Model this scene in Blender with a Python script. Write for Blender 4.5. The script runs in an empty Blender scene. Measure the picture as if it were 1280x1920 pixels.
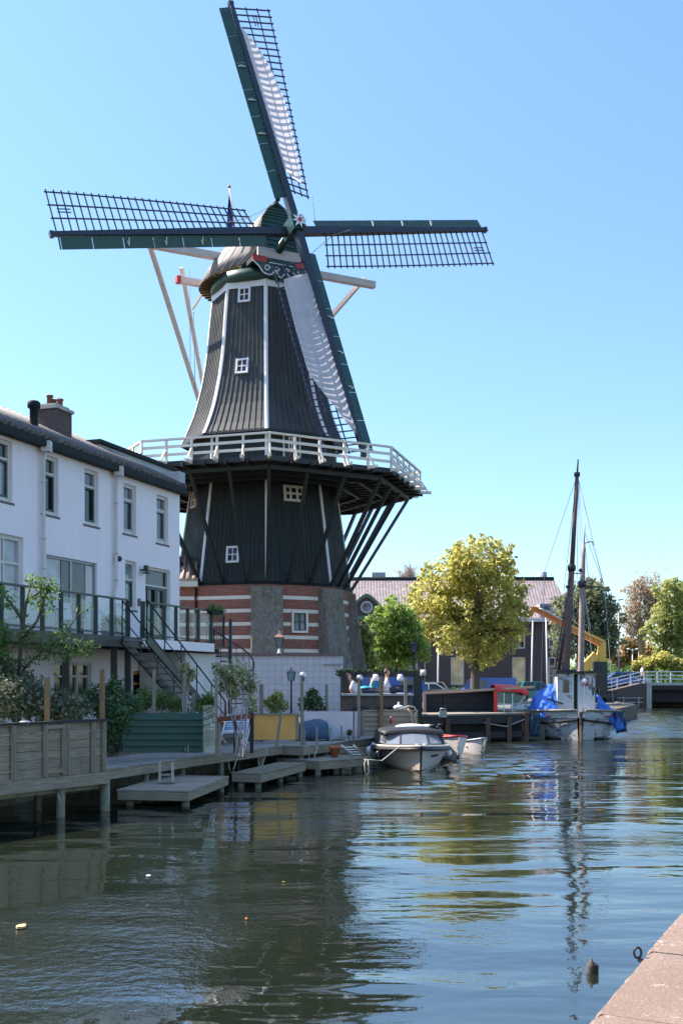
import bpy, math, random
import numpy as np
from mathutils import Vector, Matrix
random.seed(7)
RNG = np.random.default_rng(11)
sc = bpy.context.scene
COL = sc.collection
F, CX, YH, ZC = 2000.0, 640.0, 1275.0, 2.6      # photo focal length (px), centre column, horizon row, eye height (m)
V = Vector
rad = math.radians
def px(x, y, Y):                                  # photo pixel at depth Y -> world point
    return V(((x-CX)/F*Y, Y, ZC+(YH-y)/F*Y))
def gz(x, y, z):                                  # photo pixel on the horizontal plane z -> world point
    Y = F*(ZC-z)/(y-YH)
    return px(x, y, Y)

# ---------------------------------------------------------------- mesh builder
ORG = {}
class MB:
    def __init__(s, M=None):
        s.v, s.f, s.uv, s.sm = [], [], {}, []; s.mi = []; s.cur = 0
        s.M = M
    def pt(s, p):
        p = V(p)
        s.v.append(s.M @ p if s.M is not None else p)
        return len(s.v)-1
    def face(s, pts, smooth=False, uv=None):
        s.f.append([s.pt(p) for p in pts]); s.sm.append(smooth); s.mi.append(s.cur)
        if uv: s.uv[len(s.f)-1] = uv
    def idx(s, ids, smooth=False, uv=None):
        s.f.append(list(ids)); s.sm.append(smooth); s.mi.append(s.cur)
        if uv: s.uv[len(s.f)-1] = uv
    def box(s, c, d, M=None):                     # centre, full sizes
        c = V(c); h = V(d)*.5
        P = [V((sx*h.x, sy*h.y, sz*h.z)) for sz in (-1, 1) for sy in (-1, 1) for sx in (-1, 1)]
        P = [c+(M @ p if M is not None else p) for p in P]
        b = [s.pt(p) for p in P]
        for q in ((0,2,3,1),(4,5,7,6),(0,1,5,4),(2,6,7,3),(0,4,6,2),(1,3,7,5)):
            s.idx([b[i] for i in q])
        return s
    def bx(s, x0, x1, y0, y1, z0, z1):
        return s.box(((x0+x1)/2,(y0+y1)/2,(z0+z1)/2), (x1-x0,y1-y0,z1-z0))
    def bar(s, a, b, w, h=None, up=(0,0,1), w1=None, h1=None):   # square bar from a to b; w across, h along up
        a, b = V(a), V(b); h = w if h is None else h
        w1 = w if w1 is None else w1; h1 = h if h1 is None else h1
        t = (b-a); L = t.length
        if L < 1e-6: return s
        t /= L; u = V(up)
        if abs(t.dot(u)) > .98: u = V((0,1,0)) if abs(t.y) < .9 else V((1,0,0))
        r = t.cross(u).normalized(); u = r.cross(t)
        A = [s.pt(a+r*(sx*w/2)+u*(sz*h/2)) for sx, sz in ((-1,-1),(1,-1),(1,1),(-1,1))]
        B = [s.pt(b+r*(sx*w1/2)+u*(sz*h1/2)) for sx, sz in ((-1,-1),(1,-1),(1,1),(-1,1))]
        off = random.random()*7
        for i in range(4):
            j = (i+1) % 4; wd = w if i % 2 == 0 else h
            s.idx([A[i],A[j],B[j],B[i]], uv=[(off,0),(off,wd),(off+L,wd),(off+L,0)])
        s.idx(A[::-1]); s.idx(B)
        return s
    def tube(s, pts, r, n=8, caps=True, smooth=True):
        pts = [V(p) for p in pts]
        rs = r if isinstance(r, (list, tuple)) else [r]*len(pts)
        rings = []; prev = None
        for i, p in enumerate(pts):
            t = (pts[min(i+1, len(pts)-1)]-pts[max(i-1, 0)]).normalized()
            if prev is None:
                u = V((0,0,1)) if abs(t.z) < .9 else V((1,0,0))
                a = t.cross(u).normalized()
            else:
                a = (prev-t*prev.dot(t))
                a = a.normalized() if a.length > 1e-6 else t.orthogonal().normalized()
            prev = a; b = t.cross(a)
            rings.append([s.pt(p+(a*math.cos(2*math.pi*k/n)+b*math.sin(2*math.pi*k/n))*rs[i]) for k in range(n)])
        for i in range(len(rings)-1):
            for k in range(n):
                l = (k+1) % n
                s.idx([rings[i][k], rings[i][l], rings[i+1][l], rings[i+1][k]], smooth)
        if caps:
            s.idx(rings[0][::-1]); s.idx(rings[-1])
        return s
    def lathe(s, c, prof, n=12, smooth=True, a0=0., axis=None):     # prof: (radius, z) from bottom to top
        c = V(c); rings = []
        for r, z in prof:
            rings.append([s.pt(c+V((r*math.cos(a0+2*math.pi*k/n), r*math.sin(a0+2*math.pi*k/n), z))) for k in range(n)])
        for i in range(len(rings)-1):
            for k in range(n):
                l = (k+1) % n
                s.idx([rings[i][k], rings[i][l], rings[i+1][l], rings[i+1][k]], smooth)
        s.idx(rings[0][::-1]); s.idx(rings[-1])
        return s
    def prism(s, poly, z0, z1):                   # vertical prism over an xy polygon (ccw)
        b = [s.pt((p[0],p[1],z0)) for p in poly]; t = [s.pt((p[0],p[1],z1)) for p in poly]
        n = len(poly)
        for i in range(n):
            j = (i+1) % n
            s.idx([b[i],b[j],t[j],t[i]])
        s.idx(t); s.idx(b[::-1])
        return s
    def slab(s, poly, off):                       # polygon (3-D) thickened by vector off
        off = V(off); a = [s.pt(p) for p in poly]; b = [s.pt(V(p)+off) for p in poly]
        n = len(poly)
        s.idx(a[::-1]); s.idx(b)
        for i in range(n):
            j = (i+1) % n
            s.idx([a[i],a[j],b[j],b[i]])
        return s
    def sphere(s, c, r, n=12, m=8, sq=(1,1,1)):
        c = V(c); rings = []
        for i in range(1, m):
            th = math.pi*i/m
            rings.append([s.pt(c+V((r*sq[0]*math.sin(th)*math.cos(2*math.pi*k/n), r*sq[1]*math.sin(th)*math.sin(2*math.pi*k/n), -r*sq[2]*math.cos(th)))) for k in range(n)])
        lo = s.pt(c-V((0,0,r*sq[2]))); hi = s.pt(c+V((0,0,r*sq[2])))
        for i in range(len(rings)-1):
            for k in range(n):
                l = (k+1) % n
                s.idx([rings[i][k],rings[i][l],rings[i+1][l],rings[i+1][k]], True)
        for k in range(n):
            l = (k+1) % n
            s.idx([lo,rings[0][l],rings[0][k]], True); s.idx([hi,rings[-1][k],rings[-1][l]], True)
        return s
    def grid(s, rows, smooth=True, close=False):  # rows of points
        ids = [[s.pt(p) for p in r] for r in rows]
        for i in range(len(ids)-1):
            m = len(ids[i])
            for k in range(m if close else m-1):
                l = (k+1) % m
                s.idx([ids[i][k],ids[i][l],ids[i+1][l],ids[i+1][k]], smooth)
        return ids
    def build(s, name, mat, parent=None, loc=None, fix=False):
        me = bpy.data.meshes.new(name)
        if parent is not None:
            inv = ORG[parent.name].inverted(); W = ORG[parent.name]
        elif loc is not None:
            W = Matrix.Translation(V(loc)); inv = W.inverted()
        else:
            W = Matrix.Identity(4); inv = W
        vs = [inv @ p for p in s.v]
        me.from_pydata([tuple(p) for p in vs], [], s.f)
        mats = mat if isinstance(mat, (list, tuple)) else [mat]
        for m in mats: me.materials.append(m)
        me.polygons.foreach_set('use_smooth', s.sm); me.polygons.foreach_set('material_index', s.mi)
        uvl = me.uv_layers.new(name='UVMap')
        for p in me.polygons:
            q = s.uv.get(p.index)
            if q and len(q) == p.loop_total:
                for k, li in enumerate(p.loop_indices): uvl.data[li].uv = q[k]
            else:
                n = p.normal
                if abs(n.z) > .93: t, b = V((1,0,0)), V((0,1,0))
                else:
                    t = V((0,0,1)).cross(n).normalized(); b = n.cross(t)
                for li in p.loop_indices:
                    co = vs[me.loops[li].vertex_index]
                    uvl.data[li].uv = (co.dot(t), co.dot(b))
        o = bpy.data.objects.new(name, me); COL.objects.link(o)
        if fix:
            import bmesh
            bm = bmesh.new(); bm.from_mesh(me); bmesh.ops.recalc_face_normals(bm, faces=bm.faces); bm.to_mesh(me); bm.free()
        if parent is not None: o.parent = parent
        elif loc is not None: o.location = loc
        ORG[o.name] = W
        return o

def tag(o, label=None, cat=None, group=None, kind=None):
    if label: o['label'] = label
    if cat: o['category'] = cat
    if group: o['group'] = group
    if kind: o['kind'] = kind
    return o
def thing(name, label, cat, loc=(0,0,0), rz=0., group=None):
    o = bpy.data.objects.new(name, None); COL.objects.link(o)
    o.location = loc; o.rotation_euler = (0,0,rz); o.empty_display_size = .3
    ORG[o.name] = Matrix.Translation(V(loc)) @ Matrix.Rotation(rz, 4, 'Z')
    return tag(o, label, cat, group)
def LM(o): return ORG[o.name]                      # matrix of a thing, for building in its own coordinates
def kids(o): return [c for c in COL.objects if c.parent == o]
def dup(o, loc=None, rz=None, label=None, parent=None):
    c = o.copy(); COL.objects.link(c)
    if parent is not None: c.parent = parent
    if loc is not None: c.location = loc
    if rz is not None: c.rotation_euler = (0,0,rz)
    if label: c['label'] = label
    if parent is None: ORG[c.name] = Matrix.Translation(c.location) @ Matrix.Rotation(c.rotation_euler.z, 4, 'Z')
    else: ORG[c.name] = ORG[parent.name]
    for k in kids(o): dup(k, parent=c)
    return c
def struct(o): o['kind'] = 'structure'; return o

# ---------------------------------------------------------------- materials
MT = {}
class NT:
    def __init__(s, name):
        s.m = bpy.data.materials.new(name); s.m.use_nodes = True; s.t = s.m.node_tree
        s.n = s.t.nodes; s.b = s.n['Principled BSDF']; MT[name] = s.m
    def add(s, ty, **kw):
        n = s.n.new(ty)
        for k, v in kw.items():
            if k.startswith('i_'):
                n.inputs[k[2:].replace('_', ' ')].default_value = v
            else: setattr(n, k, v)
        return n
    def ln(s, a, b): s.t.links.new(a, b)
    def coord(s, which='Object', scale=(1,1,1)):
        if which == 'World':
            g = s.add('ShaderNodeNewGeometry'); out = g.outputs['Position']
        else:
            g = s.add('ShaderNodeTexCoord'); out = g.outputs[which]
        mp = s.add('ShaderNodeMapping'); mp.inputs['Scale'].default_value = scale
        s.ln(out, mp.inputs['Vector']); return mp.outputs[0]
    def noise(s, vec, scale, detail=4, rough=.55, dist=0):
        n = s.add('ShaderNodeTexNoise'); n.inputs['Scale'].default_value = scale
        n.inputs['Detail'].default_value = detail; n.inputs['Roughness'].default_value = rough; n.inputs['Distortion'].default_value = dist
        if vec is not None: s.ln(vec, n.inputs['Vector'])
        return n.outputs[0]
    def ramp(s, fac, stops):
        r = s.add('ShaderNodeValToRGB'); e = r.color_ramp.elements
        while len(e) < len(stops): e.new(.5)
        for k, (p, c) in zip(e, stops):
            k.position = p; k.color = (c[0],c[1],c[2],1) if not isinstance(c, (int, float)) else (c,c,c,1)
        s.ln(fac, r.inputs[0]); return r.outputs[0]
    def mix(s, fac, a, b, mode='MIX'):
        m = s.add('ShaderNodeMix'); m.data_type = 'RGBA'; m.blend_type = mode
        for i, x in ((0, fac), (6, a), (7, b)):
            if isinstance(x, (int, float)): m.inputs[i].default_value = x if i == 0 else (x,x,x,1)
            elif isinstance(x, tuple): m.inputs[i].default_value = (x[0],x[1],x[2],1)
            else: s.ln(x, m.inputs[i])
        return m.outputs[2]
    def math(s, op, a, b=0.):
        m = s.add('ShaderNodeMath'); m.operation = op
        for i, x in ((0,a),(1,b)):
            if isinstance(x, (int,float)): m.inputs[i].default_value = x
            else: s.ln(x, m.inputs[i])
        return m.outputs[0]
    def bump(s, h, strength=.3, dist=.02, nrm=None):
        b = s.add('ShaderNodeBump'); b.inputs['Strength'].default_value = strength; b.inputs['Distance'].default_value = dist
        s.ln(h, b.inputs['Height'])
        if nrm is not None: s.ln(nrm, b.inputs['Normal'])
        return b.outputs[0]
    def out(s, col=None, rough=.7, nrm=None, metal=0., spec=.5):
        if col is not None:
            if isinstance(col, tuple): s.b.inputs['Base Color'].default_value = (*col, 1)
            else: s.ln(col, s.b.inputs['Base Color'])
        if isinstance(rough, (int,float)): s.b.inputs['Roughness'].default_value = rough
        else: s.ln(rough, s.b.inputs['Roughness'])
        s.b.inputs['Metallic'].default_value = metal; s.b.inputs['Specular IOR Level'].default_value = spec
        if nrm is not None: s.ln(nrm, s.b.inputs['Normal'])
        return s.m
def sc3(c, k): return tuple(max(0., min(1., x*k)) for x in c)
def plain(name, c, rough=.6, var=.18, scale=4., bump=.12, metal=0., spec=.5, grime=None):
    t = NT(name); v = t.coord('Object')
    n = t.noise(v, scale, 6, .6); n2 = t.noise(v, scale*9, 3)
    col = t.ramp(n, [(.28, sc3(c, 1-var)), (.72, sc3(c, 1+var))])
    col = t.mix(t.math('MULTIPLY', n2, .35), col, sc3(c, .75))
    if grime:
        g = t.ramp(t.noise(v, scale*.6, 8, .7), [(.52, 0.), (.7, 1.)])
        col = t.mix(g, col, grime)
    return t.out(col, rough, t.bump(n2, bump, .01), metal, spec)
def wood(name, c, c2=None, rough=.75, grain=14., var=.35, spec=.3):
    t = NT(name); c2 = c2 or sc3(c, .55)
    uv = t.coord('UV', (1., grain, 1)); ob = t.coord('Object')
    g = t.noise(uv, 2.2, 6, .65); b = t.noise(ob, 2.4, 5, .6)
    r = t.add('ShaderNodeNewGeometry').outputs['Random Per Island']
    col = t.ramp(g, [(.3, c2), (.68, c)])
    col = t.mix(t.math('MULTIPLY', r, var), col, sc3(c, .35))
    col = t.mix(t.ramp(b, [(.5, 0.), (.8, .6)]), col, sc3(c2, .8))
    return t.out(col, rough, t.bump(g, .35, .008), 0, spec)
def bricks(name, c1, c2, mortar, scale=1., rough=.9, bw=.22, bh=.065, stain=(.05,.05,.045), stain_amt=.5):
    t = NT(name); uv = t.coord('UV'); b = t.add('ShaderNodeTexBrick')
    b.offset = .5
    for k, v in (('Color1', (*c1,1)), ('Color2', (*c2,1)), ('Mortar', (*mortar,1)), ('Scale', 1.), ('Mortar Size', .012*scale), ('Brick Width', bw*scale), ('Row Height', bh*scale), ('Bias', 0.)):
        b.inputs[k].default_value = v
    t.ln(uv, b.inputs['Vector'])
    ob = t.coord('Object'); n = t.noise(ob, 1.1, 7, .65); n2 = t.noise(ob, 14, 4)
    col = t.mix(t.ramp(n2, [(.35, 0.), (.7, .4)]), b.outputs['Color'], sc3(c2, .6))
    col = t.mix(t.ramp(n, [(.5, 0.), (.75, stain_amt)]), col, stain)
    return t.out(col, rough, t.bump(b.outputs['Fac'], -.4, .01), 0, .2)
def tiles(name, c1, c2, tw=.22, th=.3, gloss=.5):
    t = NT(name); uv = t.coord('UV'); b = t.add('ShaderNodeTexBrick'); b.offset = 0.
    for k, v in (('Color1', (*c1,1)), ('Color2', (*c2,1)), ('Mortar', (*sc3(c2,.35),1)), ('Scale', 1.), ('Mortar Size', .02), ('Mortar Smooth', .6), ('Brick Width', tw), ('Row Height', th)):
        b.inputs[k].default_value = v
    t.ln(uv, b.inputs['Vector'])
    sp = t.add('ShaderNodeSeparateXYZ'); t.ln(uv, sp.inputs[0])
    w = t.math('ABSOLUTE', t.math('SINE', t.math('MULTIPLY', sp.outputs[0], math.pi/tw)))
    h = t.math('FRACT', t.math('MULTIPLY', sp.outputs[1], -1/th))
    hh = t.math('ADD', t.math('MULTIPLY', w, .7), h)
    n = t.noise(t.coord('Object'), 3, 5)
    col = t.mix(t.ramp(n, [(.45, 0.), (.8, .7)]), b.outputs['Color'], sc3(c1, .55))
    return t.out(col, gloss, t.bump(hh, .8, .05), 0, .5)
def leafmat(name, c1, c2, c3, scale=.6, trans=.45):
    t = NT(name); r = t.add('ShaderNodeNewGeometry').outputs['Random Per Island']
    n = t.noise(t.coord('Object'), scale, 3)
    col = t.ramp(r, [(0., c1), (.55, c2), (1., c3)])
    col = t.mix(t.ramp(n, [(.4, 0.), (.65, .55)]), col, c1)
    t.out(col, .55, None, 0, .3)
    tr = t.add('ShaderNodeBsdfTranslucent'); mx = t.add('ShaderNodeMixShader'); mx.inputs[0].default_value = trans
    t.ln(t.mix(.5, col, c3), tr.inputs[0]); o = t.n['Material Output']
    t.ln(t.b.outputs[0], mx.inputs[1]); t.ln(tr.outputs[0], mx.inputs[2]); t.ln(mx.outputs[0], o.inputs[0])
    return t.m
def glassy(name, c, rough=.04, spec=.6, var=.3, scale=1.2):     # window glass with a dim room behind it
    t = NT(name); n = t.noise(t.coord('Object'), scale, 2)
    col = t.ramp(n, [(.35, sc3(c, 1-var)), (.65, sc3(c, 1+var))])
    w = t.noise(t.coord('Object'), 1.7, 1)
    return t.out(col, rough, t.bump(w, .06, .02), 0, spec)
def clear(name, tint=(.8,.9,.9), alpha=.28, refl=.7):
    t = NT(name); t.out(tint, .03, None, 0, .6)
    tr = t.add('ShaderNodeBsdfTransparent'); tr.inputs[0].default_value = (*sc3(tint, 1.05), 1)
    gl = t.add('ShaderNodeBsdfGlossy'); gl.inputs['Roughness'].default_value = .03
    fr = t.add('ShaderNodeLayerWeight'); fr.inputs[0].default_value = .35
    m1 = t.add('ShaderNodeMixShader'); m2 = t.add('ShaderNodeMixShader')
    df = t.add('ShaderNodeBsdfDiffuse'); df.inputs[0].default_value = (*tint, 1)
    m1.inputs[0].default_value = alpha
    t.ln(tr.outputs[0], m1.inputs[1]); t.ln(df.outputs[0], m1.inputs[2])
    t.ln(t.math('MULTIPLY', fr.outputs['Fresnel'], refl), m2.inputs[0]); t.ln(m1.outputs[0], m2.inputs[1]); t.ln(gl.outputs[0], m2.inputs[2])
    t.ln(m2.outputs[0], t.n['Material Output'].inputs[0])
    return t.m
# ---------------------------------------------------------------- palette
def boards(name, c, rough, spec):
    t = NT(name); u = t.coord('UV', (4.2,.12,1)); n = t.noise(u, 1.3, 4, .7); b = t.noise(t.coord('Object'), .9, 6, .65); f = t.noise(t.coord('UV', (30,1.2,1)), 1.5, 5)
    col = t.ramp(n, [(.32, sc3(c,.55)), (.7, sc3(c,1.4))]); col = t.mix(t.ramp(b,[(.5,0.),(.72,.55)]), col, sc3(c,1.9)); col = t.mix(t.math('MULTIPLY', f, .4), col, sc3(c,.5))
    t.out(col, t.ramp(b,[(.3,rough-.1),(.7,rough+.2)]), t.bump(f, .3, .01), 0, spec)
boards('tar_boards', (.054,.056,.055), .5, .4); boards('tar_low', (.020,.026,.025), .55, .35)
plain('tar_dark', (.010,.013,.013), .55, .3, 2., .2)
plain('white_paint', (.80,.78,.80), .45, .06, 3., .08)
plain('cream_paint', (.74,.66,.56), .5, .1, 2., .1)
plain('rose_paint', (.70,.60,.56), .5, .1, 2., .1)
plain('yellow_paint', (.62,.50,.26), .6, .1, 3.)
plain('green_paint', (.012,.058,.047), .4, .25, 2.)
plain('dark_stock', (.020,.028,.045), .4, .25, 2.)
plain('lattice_blue', (.022,.022,.055), .5, .2, 3.)
plain('red_paint', (.50,.035,.03), .45, .15, 4.)
plain('cap_boards', (.25,.215,.19), .6, .2, 2.5, .3, grime=(.17,.15,.13))
plain('iron_black', (.015,.018,.02), .45, .2, 6.)
plain('iron_green', (.012,.035,.032), .4, .2, 5.)
plain('steel', (.55,.56,.58), .35, .1, 6., metal=.8)
plain('zinc', (.30,.32,.34), .45, .15, 3., metal=.4)
plain('copper', (.62,.36,.28), .35, .2, 6., metal=.7)
plain('rope', (.52,.46,.38), .9, .15, 20.)
plain('flag_blue', (.02,.03,.20), .8, .2, 5.)


plain('render_low', (.70,.65,.62), .9, .1, .9, .25, grime=(.5,.46,.43))
plain('frame_beige', (.60,.56,.52), .55, .08, 3.)
plain('frame_dark', (.022,.045,.045), .45, .15, 3.)
plain('sill_stone', (.16,.11,.12), .8, .2, 6.)
plain('gutter', (.012,.02,.022), .7, .2, 4., spec=.2)
plain('concrete', (.42,.39,.36), .85, .2, 1.6, .4, grime=(.2,.19,.17))
plain('pot_clay', (.22,.075,.05), .8, .25, 6.)
plain('terracotta', (.50,.14,.06), .7, .2, 6.)
plain('orange_paint', (.80,.20,.03), .45, .12, 4.)
plain('crane_yellow', (.82,.50,.08), .45, .12, 4.)
plain('blue_tarp', (.03,.16,.62), .5, .25, 3., .6, spec=.4)
plain('navy_cover', (.03,.07,.13), .6, .25, 4., .4)
plain('red_canvas', (.66,.03,.03), .6, .15, 4., .3)
plain('black_hull', (.018,.018,.02), .25, .2, 3.)
plain('cream_hull', (.62,.51,.43), .25, .06, 2.)
plain('white_hull', (.78,.72,.70), .3, .08, 3.)
plain('canopy_black', (.02,.02,.022), .55, .2, 4., .3)
plain('pillow_white', (.62,.58,.58), .8, .1, 5.)
plain('green_boards', (.014,.052,.028), .5, .3, 2.5, .3)
plain('panel_yellow', (.72,.36,.08), .6, .12, 2., .2)
plain('panel_pink', (.60,.52,.55), .8, .1, 2., .2)
plain('lavender_wall', (.56,.56,.60), .85, .1, 2., .2)
plain('grey_building', (.30,.32,.38), .8, .1, 3.)
plain('car_blue', (.04,.11,.40), .25, .1, 3.)
plain('car_teal', (.02,.25,.25), .25, .1, 3.)
plain('car_silver', (.45,.48,.52), .25, .1, 3., metal=.3)
plain('car_white', (.75,.76,.78), .25, .05, 3.)
plain('tyre', (.02,.02,.02), .85, .1, 9.)
plain('container_green', (.06,.12,.07), .6, .2, 3.)
plain('skin', (.60,.34,.24), .6, .08, 9.)
plain('hair_brown', (.12,.05,.025), .7, .25, 30.)
plain('shirt_white', (.72,.70,.74), .85, .08, 9.)
plain('shirt_blue', (.06,.12,.35), .85, .1, 9.)
plain('shirt_cyan', (.03,.40,.55), .85, .1, 9.)
plain('trousers_dark', (.03,.035,.06), .85, .15, 9.)
plain('gold', (.75,.55,.18), .4, .1, 9., metal=.3)
plain('clock_face', (.45,.47,.48), .5, .1, 6.)
plain('algae_wood', (.20,.18,.12), .85, .35, 4., .4, grime=(.035,.05,.018))
plain('lamp_glass', (.72,.70,.64), .2, .06, 5.)
plain('bark', (.085,.07,.055), .9, .3, 5., .5)
plain('bark_grey', (.22,.18,.16), .9, .25, 5., .4)
plain('twig_brown', (.46,.33,.27), .9, .25, 5., .2)
plain('earth', (.10,.085,.06), .95, .3, 1., .3)
plain('litter', (.75,.42,.2), .8, .2, 20.)
wood('grey_wood', (.38,.325,.26), (.2,.17,.13))
wood('tan_wood', (.36,.22,.11), (.2,.12,.06))
wood('fence_wood', (.42,.345,.25), (.18,.15,.105))
wood('deck_wood', (.40,.37,.34), (.22,.20,.18))
wood('brown_wood', (.17,.10,.06), (.08,.05,.035))
wood('dark_wood', (.045,.042,.045), (.022,.02,.022))
wood('pink_wood', (.62,.42,.30), (.45,.28,.2))
wood('red_brown_wood', (.30,.085,.035), (.18,.05,.025))
wood('worn_mast', (.17,.10,.09), (.07,.05,.05), grain=3.)
wood('pale_mast', (.42,.33,.30), (.2,.15,.14), grain=3.)
bricks('mill_brick', (.40,.075,.035), (.20,.045,.03), (.30,.24,.2), stain_amt=.35)
bricks('dark_brick', (.13,.085,.075), (.085,.06,.055), (.16,.14,.13))
bricks('police_brick', (.10,.062,.055), (.07,.05,.05), (.12,.10,.10))
bricks('bridge_brick', (.12,.085,.08), (.08,.06,.06), (.16,.14,.13))
bricks('white_blocks', (.56,.56,.60), (.50,.50,.55), (.33,.34,.40), bw=.30, bh=.30, stain=(.36,.35,.34), stain_amt=.5, scale=1.)
MT['white_blocks'].node_tree.nodes['Brick Texture'].offset = 0.
tiles('roof_tiles', (.135,.12,.115), (.09,.08,.08))
tiles('police_tiles', (.34,.27,.26), (.24,.19,.185), .3, .34, .45)
tiles('clay_tiles', (.55,.42,.36), (.40,.26,.2))
glassy('glass_dark', (.025,.035,.04))
glassy('glass_grey', (.12,.13,.14))
glassy('glass_curtain', (.36,.36,.38), .06, .5, .25, 1.5)
glassy('glass_mint', (.20,.26,.25))
glassy('glass_lit', (.60,.42,.20), .06)
t = NT('moss_concrete'); v = t.coord('Object'); st = t.noise(t.coord('Object', (2.6,2.6,.45)), 1.3, 7, .65, .3); n2 = t.noise(v, 7, 6, .65)
col = t.ramp(n2, [(.3,(.125,.105,.088)),(.7,(.275,.24,.205))]); col = t.mix(t.ramp(st,[(.50,0.),(.66,.7)]), col, (.06,.085,.03)); col = t.mix(t.ramp(t.noise(t.coord('Object',(3,3,.8)), 1.9, 5),[(.6,0.),(.72,.6)]), col, (.24,.14,.11)); t.out(col, .92, t.bump(n2, .7, .03), 0, .2)
t = NT('render_white'); v = t.coord('World'); st = t.noise(t.coord('World', (3.2,3.2,.16)), 1.6, 5, .6); n = t.noise(v, .7, 6, .6); n2 = t.noise(v, 22, 4)
col = t.ramp(n, [(.3,(.84,.75,.77)),(.7,(.90,.81,.83))]); col = t.mix(t.ramp(st,[(.50,0.),(.78,.28)]), col, (.66,.60,.58)); col = t.mix(t.math('MULTIPLY', n2, .12), col, (.6,.55,.56)); t.out(col, .88, t.bump(n2, .3, .006), 0, .2)
glassy('glass_warm', (.42,.30,.20), .06)
clear('clear_glass', (.86,.9,.9), .05, .08)
clear('balcony_glass', (.82,.85,.85), .07, .12)
clear('wind_screen', (.55,.60,.66), .30)
# chipped white hull / wheelhouse paint
def chipped(name, c, chip, amt=.60, scale=2.2, stretch=(1,1,1)):
    t = NT(name); v = t.coord('Object', stretch)
    n = t.noise(v, scale, 9, .72, .4); m = t.noise(v, scale*.5, 3)
    f = t.ramp(n, [(amt, 0.), (amt+.05, 1.)])
    base = t.ramp(m, [(.3, sc3(c,.78)), (.7, c)])
    base = t.mix(t.ramp(t.noise(v, scale*4, 6), [(.5,0.),(.8,.4)]), base, sc3(c,.6))
    return t.out(t.mix(f, base, chip), .7, t.bump(n, .25, .01), 0, .3)
chipped('worn_hull', (.56,.57,.60), (.15,.12,.10), .535, 1.5, (1,1,3.2))
chipped('worn_cabin', (.66,.66,.68), (.10,.09,.085), .55, 2.0, (1.6,1.6,.7))
# sail canvas: light passes through it
t = NT('sail_canvas'); n = t.noise(t.coord('Object'), 1.2, 4); col = t.ramp(n, [(.3,(.66,.62,.68)),(.7,(.76,.73,.78))])
t.out(col, .9, t.bump(t.noise(t.coord('Object'), 1.6, 2), .12, .05), 0, .1)
tr = t.add('ShaderNodeBsdfTranslucent'); t.ln(col, tr.inputs[0]); mx = t.add('ShaderNodeMixShader'); mx.inputs[0].default_value = .5
t.ln(t.b.outputs[0], mx.inputs[1]); t.ln(tr.outputs[0], mx.inputs[2]); t.ln(mx.outputs[0], t.n['Material Output'].inputs[0])
# striped deck chair canvas
t = NT('striped_canvas'); uv = t.coord('UV'); sp = t.add('ShaderNodeSeparateXYZ'); t.ln(uv, sp.inputs[0])
s_ = t.math('SINE', t.math('MULTIPLY', sp.outputs[1], 62.)); t.out(t.mix(t.math('GREATER_THAN', s_, 0.), (.62,.64,.68), (.10,.17,.34)), .85)
# quay capping stone
t = NT('quay_stone'); v = t.coord('World'); n = t.noise(v, 1.3, 8, .62); n2 = t.noise(v, 24, 5, .7); n3 = t.noise(t.coord('World', (1.3,1.6,1.)), 5.5, 9, .72, .2)
col = t.ramp(n, [(.3,(.20,.145,.115)),(.7,(.32,.235,.195))]); col = t.mix(t.ramp(n2,[(.4,0.),(.7,.45)]), col, (.22,.15,.125))
col = t.mix(t.ramp(n3,[(.58,0.),(.63,.75)]), col, (.52,.41,.36)); gr = t.noise(v, 70, 3, .7); col = t.mix(t.ramp(gr,[(.38,.5),(.6,0.)]), col, (.10,.07,.055)); t.out(col, .92, t.bump(gr, .6, .006, t.bump(n2, .7, .012, t.bump(n, .5, .03))), 0, .15)
# leaves
leafmat('leaf_gold', (.18,.24,.055), (.42,.42,.11), (.72,.62,.20), .16, .62)
leafmat('leaf_bright', (.13,.23,.04), (.27,.40,.08), (.46,.55,.17), .35, .55)
leafmat('leaf_olive', (.19,.25,.07), (.37,.40,.12), (.56,.54,.2), .5, .58)
leafmat('leaf_willow', (.10,.14,.07), (.21,.25,.13), (.36,.34,.2), .35, .4)
leafmat('leaf_dark', (.028,.06,.022), (.06,.12,.04), (.12,.20,.075), 1.5, .3)
leafmat('leaf_mid', (.06,.12,.03), (.12,.21,.055), (.22,.33,.10), 1.2, .4)
leafmat('leaf_blossom', (.12,.16,.04), (.38,.38,.18), (.78,.72,.50), 2.5, .4)
leafmat('leaf_flower', (.04,.08,.03), (.08,.15,.05), (.40,.32,.27), 2.0, .3)
leafmat('leaf_rust', (.24,.16,.08), (.40,.28,.14), (.52,.38,.2), .5, .4)
leafmat('leaf_ivy', (.012,.03,.01), (.025,.06,.018), (.05,.10,.03), 2.0, .2)

# ---------------------------------------------------------------- camera
cam = bpy.data.cameras.new('camera'); camo = bpy.data.objects.new('camera', cam); COL.objects.link(camo)
camo.location = (0,0,ZC); camo.rotation_euler = (rad(90),0,0)
cam.sensor_fit = 'VERTICAL'; cam.sensor_height = 24.; cam.lens = 24.*F/1920.
cam.shift_y = (YH-960)/1920.; cam.clip_end = 3000; cam.clip_start = .1
sc.camera = camo
sc.render.resolution_x, sc.render.resolution_y = 682, 1024
sc.view_settings.view_transform = 'Standard'; sc.view_settings.look = 'None'; sc.view_settings.gamma = 1.; sc.view_settings.exposure = 1.36

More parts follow.
